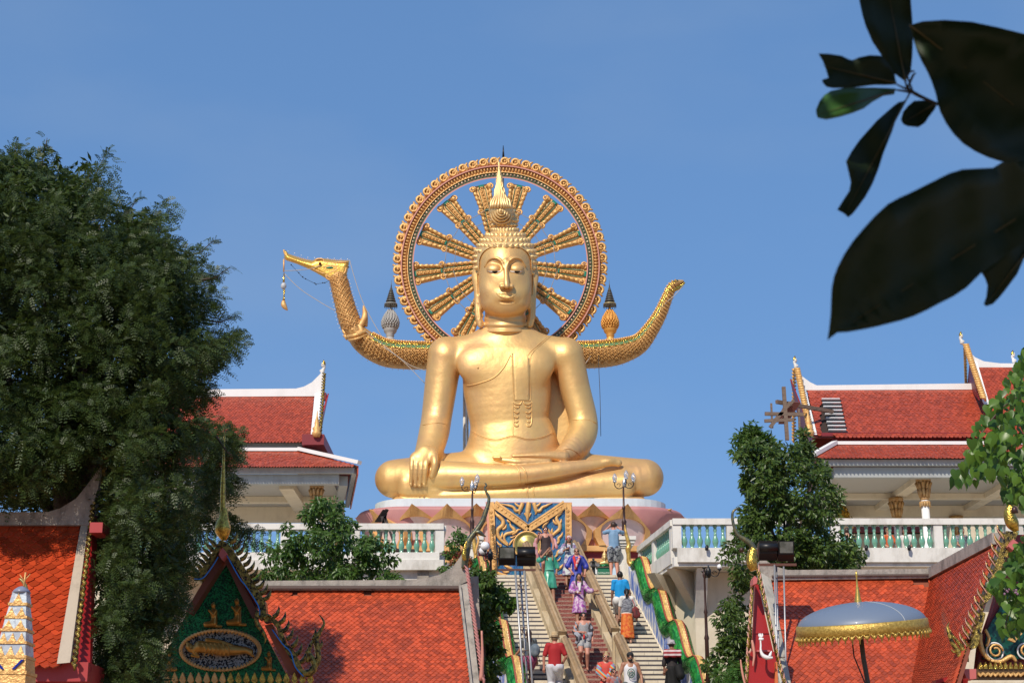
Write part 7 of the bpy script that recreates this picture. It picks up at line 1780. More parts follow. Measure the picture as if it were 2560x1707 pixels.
# ================= foliage
def in_poly(pts, X, Y):
 ins = np.zeros(X.shape, bool); n = len(pts)
 for i in range(n):
  (x0, y0), (x1, y1) = pts[i], pts[(i + 1) % n]
  c = ((y0 > Y) != (y1 > Y)) & (X < (x1 - x0) * (Y - y0) / ((y1 - y0) or 1e-9) + x0); ins ^= c
 return ins
def edge_dist(pts, X, Y):
 d = np.full(X.shape, 1e9); n = len(pts)
 for i in range(n):
  a = np.array(pts[i], float); b = np.array(pts[(i + 1) % n], float); e = b - a; L = (e ** 2).sum() + 1e-9
  t = np.clip(((X - a[0]) * e[0] + (Y - a[1]) * e[1]) / L, 0, 1); d = np.minimum(d, np.hypot(X - a[0] - t * e[0], Y - a[1] - t * e[1]))
 return d
def scatter(outline, n, Y0, depth, rg, edgew=60, clump=0, crad=30):
 """points through the crown's volume: outline in photo px, rounded in depth"""
 pa = np.array(outline, float); lo, hi = pa.min(0), pa.max(0); out = []
 if clump:
  cx_ = rg.uniform(lo[0], hi[0], clump * 4); cy_ = rg.uniform(lo[1], hi[1], clump * 4); k = in_poly(outline, cx_, cy_); cx_, cy_ = cx_[k][:clump], cy_[k][:clump]
  ed = edge_dist(outline, cx_, cy_); th = depth * np.sqrt(np.clip(1 - (1 - np.clip(ed / edgew, 0, 1)) ** 2, .03, 1)); cd_ = rg.uniform(-1, 1, len(cx_)); cd_ = np.sign(cd_) * np.abs(cd_) ** .55 * th
  idx = rg.integers(0, len(cx_), n); s = mpp(np.mean(cy_), Y0)
  g3 = rg.normal(0, 1, (n, 3)); g3 /= np.linalg.norm(g3, axis=1)[:, None]; g3 *= (rg.uniform(.25, 1, n) ** .5)[:, None] * crad
  return cx_[idx] + g3[:, 0], cy_[idx] + g3[:, 1] * .8, cd_[idx] + g3[:, 2] * s, g3
 X = rg.uniform(lo[0], hi[0], n * 4); Yp = rg.uniform(lo[1], hi[1], n * 4); k = in_poly(outline, X, Yp); X, Yp = X[k][:n], Yp[k][:n]
 ed = edge_dist(outline, X, Yp); th = depth * np.sqrt(np.clip(1 - (1 - np.clip(ed / edgew, 0, 1)) ** 2, .03, 1)); d = rg.uniform(-1, 1, len(X)); d = np.sign(d) * np.abs(d) ** .6 * th
 return X, Yp, d, None
def px_world(X, Yp, Y):
 u = (X - 1280) / F; v = (853.5 - Yp) / F; k = Y / (CP - v * SP)
 return np.stack([k * u, Y, CAMZ + k * (SP + v * CP)], 1)
def leaves_np(C, D, Nn, L, Wd, fold=.25, droop=0.0):
 """rhombic folded leaves: centre base C, direction D, normal Nn -> verts, tris"""
 D = D / np.linalg.norm(D, axis=1)[:, None]; S = np.cross(D, Nn); S /= (np.linalg.norm(S, axis=1)[:, None] + 1e-9); U = np.cross(S, D)
 L = L[:, None]; Wd = Wd[:, None]; n = len(C)
 v0 = C; v1 = C + D * L * .45 + S * Wd * .5 + U * Wd * fold; v2 = C + D * L - U * L * droop; v3 = C + D * L * .45 - S * Wd * .5 + U * Wd * fold
 V = np.stack([v0, v1, v2, v3], 1).reshape(-1, 3); b = np.arange(n)[:, None] * 4
 T = np.concatenate([b + np.array([[0, 1, 2]]), b + np.array([[0, 2, 3]])], 1).reshape(-1, 3)
 return V, T
def tri_obj(name, V, T, mat_, parent=None, label=None, cat=None, kind=None, smooth=False):
 base = np.array(wloc(parent)) if parent else V.mean(0)
 me = bpy.data.meshes.new(name); me.vertices.add(len(V)); me.vertices.foreach_set('co', (V - base).astype(np.float32).ravel())
 me.loops.add(T.size); me.loops.foreach_set('vertex_index', T.ravel().astype(np.int32)); me.polygons.add(len(T))
 k = T.shape[1]; me.polygons.foreach_set('loop_start', np.arange(0, T.size, k, dtype=np.int32)); me.update(calc_edges=True); me.materials.append(mat_)
 o = bpy.data.objects.new(name, me); COL.objects.link(o)
 if parent: o.parent = parent
 else: o.location = base
 tag(o, label, cat, None, kind); return o
def trunk_mesh(t, base, top, r, limbs, m):
 mb = MB(); mid = [base.lerp(top, u) + Vector((rnd.uniform(-.1, .1), rnd.uniform(-.1, .1), 0)) * (u * 2) for u in (0, .3, .6, 1)]
 mb.tube(mid, [r * 1.3, r, r * .8, r * .5], 10); part('trunk', mb, m, t)
 for e in limbs:
  s_ = base.lerp(top, rnd.uniform(.35, .9)); mb = MB(); m1 = s_.lerp(e, .5) + Vector((0, 0, -.2)); mb.tube(smooth_line([tuple(s_), tuple(m1), tuple(e)], 4), [r * .4, r * .36, r * .33, r * .3, r * .26, r * .2, r * .15, r * .1, r * .05], 6); part('limb', mb, m, t)
M_BARK = mat('grey_brown_bark', (.13, .10, .075), .9, col2=(.08, .06, .045), nscale=12, bump=.02, bscale=20)
# ---- big feathery tree on the left
rg = np.random.default_rng(3)
OUT1 = [(-160, 330), (0, 372), (20, 362), (75, 352), (100, 380), (118, 345), (128, 352), (135, 385), (190, 415), (225, 430), (268, 378), (285, 385), (272, 420), (300, 440), (325, 480), (355, 490), (350, 520), (400, 510), (428, 488), (440, 500), (425, 540), (455, 560), (455, 590), (500, 600), (535, 598), (510, 625), (560, 660), (575, 668), (540, 690), (555, 720), (550, 750), (520, 790), (590, 785), (610, 800), (615, 835), (590, 860), (560, 880), (560, 900), (500, 925), (540, 960), (515, 985), (490, 990), (500, 1040), (515, 1100), (500, 1180), (512, 1250), (500, 1330), (492, 1400), (480, 1500), (440, 1600), (430, 1760), (232, 1760), (236, 1330), (262, 1195), (228, 1160), (170, 1225), (110, 1262), (-160, 1282)]
TY0 = 26.4
t = thing('feathery_tree', 'huge dark feathery-leaved tree filling the left side of the picture', 'tree', P(150, 1900, TY0))
M_LF1 = leafmat('dark_feathery_leaf', (.022, .045, .010), (.065, .105, .020), .3, .5)
def feather(n, outline, Y0, depth, clump, crad, rl, rw, m_, t, edgew=140, rest=None):
 X, Yp, d, g3 = scatter(outline, n, Y0, depth, rg, edgew, clump, crad)
 ed_ = edge_dist(outline, X, Yp); keep = (in_poly(outline, X, Yp) & ((ed_ > 34) | (rg.random(len(X)) < .55))) | ((rg.random(len(X)) < .35) & (ed_ < 30) & (Yp < 1150)); X, Yp, d, g3 = X[keep], Yp[keep], d[keep], g3[keep]; n = len(X)
 C = px_world(X, Yp, Y0 - d)
 out = np.stack([g3[:, 0], -np.abs(g3[:, 2]) * 0 - g3[:, 2] * 0, -g3[:, 1]], 1) / crad
 D = out * 1.0 + np.stack([rg.normal(.35, .45, n), rg.normal(-.15, .5, n), rg.normal(-.05, .45, n)], 1); D /= np.linalg.norm(D, axis=1)[:, None]
 Nn = np.stack([rg.normal(0, .5, n), rg.normal(-.3, .5, n), rg.uniform(.3, 1, n)], 1)
 S = np.cross(D, Nn); S /= np.linalg.norm(S, axis=1)[:, None]; L = rl * rg.uniform(.6, 1.15, n)
 Vs, Ts = [], []; off = 0
 for k in range(5):
  for sg in (-1, 1):
   f_ = (k + .6) / 5; c = C + D * (L * f_)[:, None] + np.array([0, 0, -1]) * (L * f_ * f_ * .35)[:, None]
   ld = S * sg + D * .55; ll = L * .33 * (1 - abs(f_ - .45)); v1 = c + ld * ll[:, None] * .95; v2 = c + D * (L * .13)[:, None] + ld * ll[:, None] * .3
   V = np.stack([c, v2, v1], 1).reshape(-1, 3); Vs.append(V); Ts.append(np.arange(n * 3).reshape(-1, 3) + off); off += n * 3
 V = np.concatenate(Vs); T = np.concatenate(Ts)
 return tri_obj('crown', V, T, m_, t)
OUTI = [(x - 16 if x > 0 else x, y + 24 if y < 1000 else y) for x, y in OUT1]
feather(66000, OUTI, TY0, 2.4, 900, 33, .195, .05, M_LF1, t, 120)
feather(3500, [(140, 1215), (262, 1120), (310, 1150), (310, 1420), (222, 1420), (215, 1300)], 28.6, .6, 60, 26, .2, .05, M_LF1, t, 60)
feather(5200, [(480, 1040), (560, 1072), (600, 1098), (598, 1150), (562, 1180), (600, 1200), (592, 1240), (545, 1262), (565, 1290), (648, 1328), (655, 1368), (540, 1350), (470, 1340), (465, 1120)], 33.0, .8, 90, 24, .24, .06, M_LF1, t, 60)
feather(2600, [(385, 1290), (500, 1270), (500, 1330), (470, 1460), (440, 1580), (390, 1560)], 29.6, .4, 40, 26, .2, .05, M_LF1, t, 40)
X_, Y_, d_, g3_ = scatter([(x - 60 if x > 240 else x, y + 45 if y < 1200 else y) for x, y in OUT1], 42000, TY0, 1.7, rg, 120, 900, 40)
n_l = len(X_); C_ = px_world(X_, Y_, TY0 - d_); V_, T_ = leaves_np(C_, np.stack([rg.normal(.2, 1, n_l), rg.normal(0, 1, n_l), rg.normal(-.2, .7, n_l)], 1), rg.normal(0, 1, (n_l, 3)), .19 * rg.uniform(.6, 1.1, n_l), .06 * rg.uniform(.7, 1.2, n_l), .15, .1)
tri_obj('inner_foliage', V_, T_, M_LF1, t, kind='stuff')
# inner twigs and a few bare sprays reaching past the outline
tw = MB()
tips = [(118, 345, 90, 470), (268, 378, 190, 520), (228, 430, 160, 540), (535, 600, 470, 640), (575, 668, 500, 700), (612, 832, 520, 850), (590, 790, 510, 800), (540, 690, 450, 700), (515, 985, 430, 960), (40, 365, 30, 450), (428, 540, 350, 560), (600, 1150, 540, 1090), (455, 590, 380, 640), (345, 495, 290, 560)]
TX, TY, TD = [], [], []
for x1, y1, x0, y0 in tips:
 a, b = P(x0, y0, TY0), P(x1, y1, TY0 + rnd.uniform(-.6, .6)); mid = a.lerp(b, .5) + Vector((0, 0, -.08)); tw.tube([a, mid, b], [.02, .013, .005], 4)
 for i in range(26):
  u = rnd.uniform(.15, 1); q = a.lerp(b, u); TX.append(tuple(q + Vector((rnd.uniform(-.05, .05), rnd.uniform(-.08, .08), rnd.uniform(-.04, .04))))); d_ = (b - a).normalized() + Vector((rnd.uniform(-.8, .8), rnd.uniform(-.8, .8), rnd.uniform(-.6, .6))); TD.append(tuple(d_))
for i in range(60):
 x0, y0 = rnd.uniform(-40, 420), rnd.uniform(480, 1300); a = P(x0, y0, TY0); b = a + Vector((rnd.uniform(.05, .25), rnd.uniform(-.5, .5), rnd.uniform(.05, .3))); tw.tube([a, b], [.02, .008], 4)
part('twigs', tw, M_BARK, t, kind='stuff')
C = np.array(TX); D = np.array(TD); n = len(C); Vs, Ts = [], []; off = 0; D /= np.linalg.norm(D, axis=1)[:, None]; S = np.cross(D, rg.normal(0, 1, (n, 3))); S /= np.linalg.norm(S, axis=1)[:, None]
for k in range(6):
 for sg in (-1, 1):
  f_ = (k + .6) / 6; L = .18; c = C + D * L * f_ + np.array([0, 0, -1]) * L * f_ * f_ * .4; ld = S * sg + D * .5; v1 = c + ld * .05; v2 = c + D * .018 + ld * .015
  Vs.append(np.stack([c, v2, v1], 1).reshape(-1, 3)); Ts.append(np.arange(n * 3).reshape(-1, 3) + off); off += n * 3
tri_obj('outer_sprays', np.concatenate(Vs), np.concatenate(Ts), M_LF1, t, kind='stuff')
trunk_mesh(t, P(150, 1900, TY0) * 1, P(170, 900, TY0), .28, [P(x, y, TY0 + rnd.uniform(-1.5, 1.5)) for x, y in ((50, 600), (250, 560), (380, 700), (480, 820), (430, 1000), (100, 480), (-40, 700), (450, 1150), (330, 900))], M_BARK)
# ---- broad-leaf shrubs
def broad(t, n, outline, Y0, depth, clump, crad, ll, lw, m_, edgew=50, droop=.15, seed=1, down=.55):
 g = np.random.default_rng(seed); X, Yp, d, g3 = scatter(outline, n, Y0, depth, g, edgew, clump, crad); n = len(X)
 C = px_world(X, Yp, Y0 - d); o = np.stack([g3[:, 0], -g3[:, 2], -g3[:, 1]], 1) / crad
 D = o * .8 + np.stack([g.normal(0, .4, n), g.normal(-.25, .4, n), g.normal(-down, .35, n)], 1)
 Nn = np.stack([g.normal(-.1, .5, n), g.normal(-.7, .4, n), g.normal(.8, .4, n)], 1)
 V, T = leaves_np(C, D, Nn, ll * g.uniform(.6, 1.2, n), lw * g.uniform(.7, 1.1, n), .2, droop)
 return tri_obj('crown', V, T, m_, t)
M_LF2 = leafmat('fresh_green_leaf', (.035, .085, .014), (.085, .16, .028), .3, .38)
M_LF4 = leafmat('glossy_green_leaf', (.032, .07, .012), (.10, .16, .032), .3, .35)
t = thing('leafy_shrub', 'rounded fresh green shrub below the left balcony, above the grey roof ridge', 'shrub', P(840, 1700, 43))
broad(t, 9500, [(655, 1500), (640, 1420), (672, 1385), (690, 1350), (712, 1322), (735, 1312), (752, 1300), (775, 1268), (812, 1250), (850, 1252), (872, 1275), (885, 1300), (912, 1330), (935, 1352), (965, 1362), (1000, 1372), (1015, 1400), (1030, 1440), (1035, 1500)], 43, 1.3, 150, 17, .17, .085, M_LF2, 60, seed=5)
trunk_mesh(t, P(840, 1700, 43), P(840, 1350, 43), .1, [P(720, 1380, 43), P(960, 1400, 43), P(820, 1290, 43)], M_BARK)
t = thing('small_shrub', 'small green and rust-tinged shrub between the left balcony corner and the bird finial', 'shrub', P(1145, 1560, 46.3))
broad(t, 900, [(1112, 1335), (1140, 1322), (1160, 1345), (1172, 1375), (1180, 1420), (1170, 1450), (1110, 1460), (1105, 1400)], 46.3, .5, 26, 11, .15, .08, M_LF2, 25, seed=6)
broad(t, 240, [(1120, 1375), (1165, 1370), (1175, 1410), (1120, 1415)], 46.0, .4, 10, 8, .12, .06, leafmat('rust_tinged_leaf', (.20, .05, .015), (.30, .12, .03), .2), 25, seed=7)
part('stem', MB().tube([P(1145, 1560, 46.3), P(1142, 1380, 46.3)], [.04, .01], 6), M_BARK, t)
t = thing('climbing_shrub', 'leafy dark shrub growing round the lamp post with white ball globes', 'shrub', P(1212, 1850, 39.6))
broad(t, 4200, [(1192, 1418), (1215, 1412), (1235, 1430), (1248, 1455), (1262, 1475), (1238, 1500), (1232, 1540), (1240, 1600), (1252, 1640), (1235, 1707), (1230, 1760), (1192, 1760), (1188, 1560), (1186, 1450)], 39.6, .7, 70, 14, .16, .10, M_LF4, 40, seed=8)
broad(t, 260, [(1235, 1470), (1262, 1480), (1285, 1510), (1278, 1530), (1240, 1510)], 39.4, .3, 12, 9, .16, .13, M_LF2, 20, seed=9)
part('stem', MB().tube([P(1212, 1850, 39.6), P(1210, 1430, 39.6)], [.06, .015], 6), M_BARK, t)
t = thing('bushy_tree', 'tall bushy green tree in front of the right balustrade, beside the floodlights', 'tree', P(1960, 1850, 38.0))
OUT4 = [(1838, 1150), (1852, 1105), (1862, 1085), (1905, 1078), (1925, 1095), (1940, 1110), (1965, 1120), (1990, 1095), (2010, 1100), (2040, 1135), (2068, 1175), (2090, 1225), (2098, 1280), (2102, 1330), (2125, 1370), (2180, 1400), (2160, 1425), (2080, 1430), (1990, 1440), (1900, 1440), (1880, 1470), (1878, 1560), (1862, 1640), (1850, 1760), (1780, 1760), (1768, 1660), (1805, 1620), (1820, 1560), (1790, 1545), (1825, 1500), (1840, 1440), (1795, 1380), (1848, 1350), (1850, 1290), (1862, 1240), (1860, 1180)]
broad(t, 21000, OUT4, 38.0, 1.5, 330, 20, .155, .075, M_LF4, 70, seed=10, down=.4)
broad(t, 900, [(1838, 1145), (1850, 1085), (1905, 1075), (1930, 1100), (1900, 1160), (1860, 1170)], 38.0, .5, 30, 16, .16, .07, M_LF2, 30, seed=11, down=.1)
trunk_mesh(t, P(1960, 1850, 38), P(1960, 1250, 38), .13, [P(1870, 1120, 38), P(2030, 1180, 38), P(1900, 1400, 38), P(2080, 1380, 38), P(1840, 1500, 38), P(1960, 1110, 38)], M_BARK)
broad(t, 420, [(1978, 1130), (2004, 1066), (2032, 1130), (2010, 1180)], 38.0, .3, 16, 11, .155, .07, M_LF4, 20, seed=14, down=.1)
broad(t, 320, [(1846, 1115), (1880, 1056), (1912, 1100), (1880, 1150)], 38.0, .3, 14, 11, .155, .07, M_LF2, 20, seed=15, down=.1)
t = thing('fern_bush', 'low feathery bright green bush at the foot of the slim lamp post', 'shrub', P(1830, 1760, 37.0))
rg = np.random.default_rng(12)
feather(900, [(1800, 1670), (1840, 1650), (1870, 1650), (1880, 1720), (1870, 1790), (1780, 1790), (1785, 1700)], 37.0, .5, 30, 18, .22, .05, leafmat('bright_feather_leaf', (.04, .12, .02), (.08, .2, .03), .3), t, edgew=30)
# ---- heart-leaved tree at the right edge: leaves large enough to be separate
t = thing('heart_leaf_tree', 'heart-leaved tree reaching in from the right edge, bright sunlit leaves', 'tree', P(2800, 2300, 15.0))
M_LF5 = leafmat('heart_leaf', (.03, .085, .012), (.12, .23, .03), .35, .35)
def heart_mesh():
 m = MB(); out = [(0, 0), (.25, .12), (.42, .02), (.5, -.2), (.44, -.45), (.28, -.7), (.1, -.92), (0, -1.18), (-.1, -.92), (-.28, -.7), (-.44, -.45), (-.5, -.2), (-.42, .02), (-.25, .12)]
 vs = [(x, .14 * abs(x) ** 1.2 * 2 + .10 * (-y) ** 2, y) for x, y in out] + [(0, .0, -.35), (0, .04, -.75)]
 f = []
 n = len(out)
 for i in range(n):
  j = (i + 1) % n; c = n if min(i, n - i) < 4 or (i in (n - 4,)) else n + 1
  f.append((i, j, c))
 f.append((4, n + 1, n)); f.append((10, n, n + 1)); return m.add(vs, f, True)
hm = heart_mesh(); hme = mkmesh('leaf', hm, M_LF5, smooth_all=True); rest = MB()
gr = random.Random(21); cells = []
A5 = [(2505, 985), (2530, 930), (2560, 880), (2610, 860), (2640, 1300), (2560, 1295), (2515, 1265), (2500, 1200), (2470, 1190), (2445, 1212), (2385, 1210), (2392, 1165), (2420, 1130), (2428, 1085), (2455, 1045), (2470, 1010)]
B5 = [(2545, 1345), (2610, 1340), (2620, 1560), (2545, 1580), (2515, 1600), (2495, 1560), (2510, 1500), (2468, 1480), (2478, 1452), (2515, 1420)]
for poly, n, dep in ((A5, 620, .8), (B5, 260, .5)):
 k = 0
 while k < n:
  x, y = gr.uniform(2375, 2640), gr.uniform(855, 1605)
  if in_poly(poly, np.array([x]), np.array([y]))[0]: cells.append((x, y, gr.uniform(-dep, dep))); k += 1
cells.sort(key=lambda c: (0 if c[0] < 2565 else 1, c[2]))
for n, (x, y, d) in enumerate(cells):
 q = Matrix.Rotation(gr.uniform(-.9, .9), 3, 'Z') @ Matrix.Rotation(gr.uniform(-.9, .35), 3, 'X') @ Matrix.Rotation(gr.uniform(-.6, .6), 3, 'Y'); s = gr.uniform(.06, .115)
 M4 = (q @ Matrix.Diagonal((s, s, s))).to_4x4(); M4.translation = P(x, y - 8, 15 + d)
 if n < 300: inst('leaf', hme, t, mtx=M4)
 else: rest.add([M4 @ Vector(c) for c in hm.v], hm.f, True)
part('more_leaves', rest, M_LF5, t, kind='stuff')
tw = MB()
for L in ([(2700, 1000), (2600, 980), (2530, 1000), (2470, 1060), (2410, 1150), (2390, 1190)], [(2700, 1050), (2600, 1080), (2540, 1160), (2530, 1240)], [(2700, 1380), (2600, 1380), (2540, 1440), (2520, 1530), (2512, 1580)], [(2620, 960), (2570, 920), (2550, 900)]): ptube(tw, [(x, y, 3.2 - i * .5) for i, (x, y) in enumerate(L)], 15.0, n=6)
part('branch', tw, M_BARK, t); part('trunk', MB().tube([P(2800, 2300, 15), P(2790, 1500, 15), P(2720, 1000, 15)], [.22, .16, .1], 10), M_BARK, t)
fl5 = MB()
for i in range(10): fl5.ball(P(gr.uniform(2510, 2545), gr.uniform(1472, 1490), 14.6), .012, 5)
part('purple_buds', fl5, mat('mauve_bud', (.25, .14, .22), .6), t, kind='stuff')
# ---- dark leaves hanging close to the camera, upper right
M_LFD = leafmat('thick_dark_leaf', (.011, .028, .007), (.018, .036, .009), .12, .6)
fb = thing('overhanging_branch', 'dark blurred leafy twig hanging close in the upper right corner', 'branch', P(2560, 200, 2.9))
q2 = lambda L: [(2000 + x / 1.823, y / 1.823) for x, y in L]
def big_leaf(L, Y0, rib, bend=.03, lean=0.0, m_=None):
 pts = q2(L); bm = bmesh.new(); vs = []
 a, b = q2(rib); ax = np.array(b, float) - np.array(a, float); Lr = np.hypot(*ax); ax /= Lr; nx_ = np.array([-ax[1], ax[0]])
 for x, y in pts: vs.append(bm.verts.new((x, y, 0)))
 bm.faces.new(vs); bmesh.ops.triangulate(bm, faces=bm.faces[:]); bmesh.ops.subdivide_edges(bm, edges=bm.edges[:], cuts=3, use_grid_fill=True)
 bmesh.ops.triangulate(bm, faces=bm.faces[:])
 V = []; top = []
 for v in bm.verts:
  p = np.array([v.co.x, v.co.y]) - np.array(a); s_ = p @ ax; n_ = p @ nx_;
  Y = Y0 - bend * (abs(n_) / 120) ** 1.3 + lean * (s_ / Lr) + .006 * math.sin(s_ * .045 + n_ * .03)
  V.append(P(v.co.x, v.co.y, Y))
 n = len(V); fs = [tuple(x.index for x in f.verts) for f in bm.faces]; bm.verts.index_update()
 edges = [tuple(x.index for x in e.verts) for e in bm.edges if len(e.link_faces) == 1]; bm.free()
 mb = MB(); mb.add(V + [p + Vector((0, .0012, 0)) for p in V], fs + [tuple(n + i for i in reversed(f)) for f in fs] + [(i, j, n + j, n + i) for i, j in edges], True)
 lf = part('leaf', mb, m_ or M_LFD, fb, smooth=True)
 rb = MB(); k = 10; W = []
 for i in range(k + 1):
  x, y = np.array(a) + ax * Lr * i / k; Y = Y0 + lean * i / k + .006 * math.sin(Lr * i / k * .045) - .0035; W.append(P(x, y, Y))
 rb.tube(W, [.0022 * (1.1 - i / k) for i in range(k + 1)], 6); part('midrib', rb, mat('leaf_midrib', (.09, .075, .02), .5), lf)
big_leaf([(262, -150), (268, -60), (270, 0), (285, 70), (300, 120), (330, 190), (370, 250), (400, 300), (430, 335), (480, 372), (505, 330), (512, 260), (515, 180), (512, 90), (505, 0), (480, -140)], 2.95, [(480, 372), (390, -100)], .05, .05)
big_leaf([(85, 245), (130, 246), (190, 255), (225, 272), (240, 275), (270, 262), (320, 252), (370, 255), (405, 290), (430, 330), (440, 385), (390, 388), (340, 387), (240, 400), (150, 402), (120, 395), (105, 378), (100, 365), (130, 355), (118, 315), (105, 280)], 2.85, [(440, 380), (100, 300)], .04, -.05)
M_LFB = leafmat('bright_under_leaf', (.05, .14, .03), (.06, .16, .04), .2, .3)
big_leaf([(435, 404), (400, 402), (340, 400), (270, 400), (200, 402), (140, 415), (110, 435), (90, 460), (73, 500), (75, 520), (82, 537), (120, 545), (180, 533), (240, 515), (290, 495), (330, 465), (380, 437), (430, 430)], 2.86, [(430, 415), (90, 520)], .03, -.1, M_LFB)
big_leaf([(480, 460), (450, 466), (430, 480), (390, 515), (350, 550), (310, 595), (270, 640), (235, 690), (210, 735), (222, 785), (232, 830), (225, 870), (195, 915), (170, 955), (200, 972), (220, 990), (240, 975), (260, 950), (300, 895), (330, 840), (360, 765), (380, 700), (400, 650), (420, 600), (435, 555), (450, 510)], 2.9, [(480, 460), (215, 960)], .05, -.06)
big_leaf([(520, 460), (490, 485), (470, 510), (460, 545), (470, 565), (490, 575), (540, 580), (570, 560), (590, 530), (610, 505), (622, 485), (610, 465), (560, 458)], 2.88, [(615, 475), (470, 560)], .03)
big_leaf([(500, 115), (560, 98), (660, 92), (780, 100), (900, 125), (1021, 155), (1120, 180), (1200, 260), (1220, 400), (1200, 560), (1150, 700), (1060, 760), (980, 750), (915, 735), (860, 718), (800, 690), (745, 655), (700, 610), (665, 560), (640, 510), (628, 470), (620, 430), (600, 370), (580, 325), (555, 280), (535, 235), (520, 190)], 2.75, [(500, 115), (1180, 640)], .07, .1)
big_leaf([(125, 1550), (133, 1500), (140, 1430), (142, 1370), (145, 1310), (155, 1260), (170, 1220), (200, 1160), (240, 1100), (290, 1040), (340, 985), (400, 930), (450, 902), (500, 880), (590, 835), (680, 790), (740, 772), (810, 768), (880, 765), (920, 740), (1000, 735), (1120, 745), (1220, 790), (1240, 880), (1180, 960), (1100, 1040), (980, 1130), (900, 1190), (830, 1240), (760, 1310), (700, 1350), (640, 1380), (580, 1412), (520, 1440), (460, 1460), (400, 1475), (340, 1490), (290, 1500), (220, 1512), (170, 1515)], 2.65, [(1200, 860), (140, 1530)], .08, -.12)
big_leaf([(828, 1242), (845, 1270), (855, 1300), (850, 1350), (838, 1385), (850, 1395), (880, 1385), (905, 1360), (930, 1330), (960, 1290), (990, 1250), (1021, 1180), (1080, 1120), (1120, 1050), (1050, 1060), (950, 1130)], 2.82, [(1090, 1070), (850, 1385)], .04)
st_ = MB()
for L in ([(700, 500, 9), (640, 480, 9), (580, 455, 10), (520, 425, 11), (490, 400, 8), (480, 372, 5)], [(520, 425, 8), (470, 415, 7), (430, 410, 4)], [(515, 420, 6), (490, 350, 6), (500, 330, 5), (520, 325, 6)], [(500, 425, 6), (490, 445, 5), (480, 462, 4)], [(580, 455, 6), (605, 468, 5), (615, 478, 3)], [(440, 385, 4), (470, 400, 6), (500, 410, 7)], [(700, 500, 9), (900, 600, 10), (1300, 700, 12)], [(490, 405, 6), (515, 345, 7), (530, 335, 2)]): ptube(st_, [(2000 + x / 1.823, y / 1.823, r / 1.823 * .8) for x, y, r in L], 2.87, n=8)
part('twig', st_, mat('dark_twig', (.05, .035, .02), .7), fb)
# crown of the tree the twig belongs to: above the frame, shading the twig
ct = thing('shade_tree', 'tree overhead that the hanging twig belongs to, outside the picture', 'tree', (3.2, -.5, 0))
g = np.random.default_rng(30); n = 5200; C = np.stack([g.uniform(-2.4, 3.6, n), g.uniform(-3.2, 2.0, n), g.uniform(3.35, 5.2, n)], 1)
ok = (C[:, 2] - 1.6) > np.maximum(C[:, 1], 0) * .62 + .9; C = C[ok]; n = len(C)
V, T = leaves_np(C, np.stack([g.normal(0, 1, n), g.normal(0, 1, n), g.normal(-.3, .4, n)], 1), np.stack([g.normal(-.5, .5, n), g.normal(-.5, .5, n), g.normal(.8, .3, n)], 1), .34 * g.uniform(.7, 1.2, n), .19 * g.uniform(.8, 1.1, n), .1, .1)
tri_obj('crown', V, T, M_LFD, ct); part('trunk', MB().tube([(3.6, -.5, 0), (3.4, -.5, 2.4), (2.2, -.5, 3.8)], [.22, .18, .1], 10), M_BARK, ct); part('limb', MB().tube([(2.9, -.5, 3.2), (2.6, 1.2, 3.4), P(3060, 380, 2.87)], [.06, .04, .01], 8), M_BARK, ct)
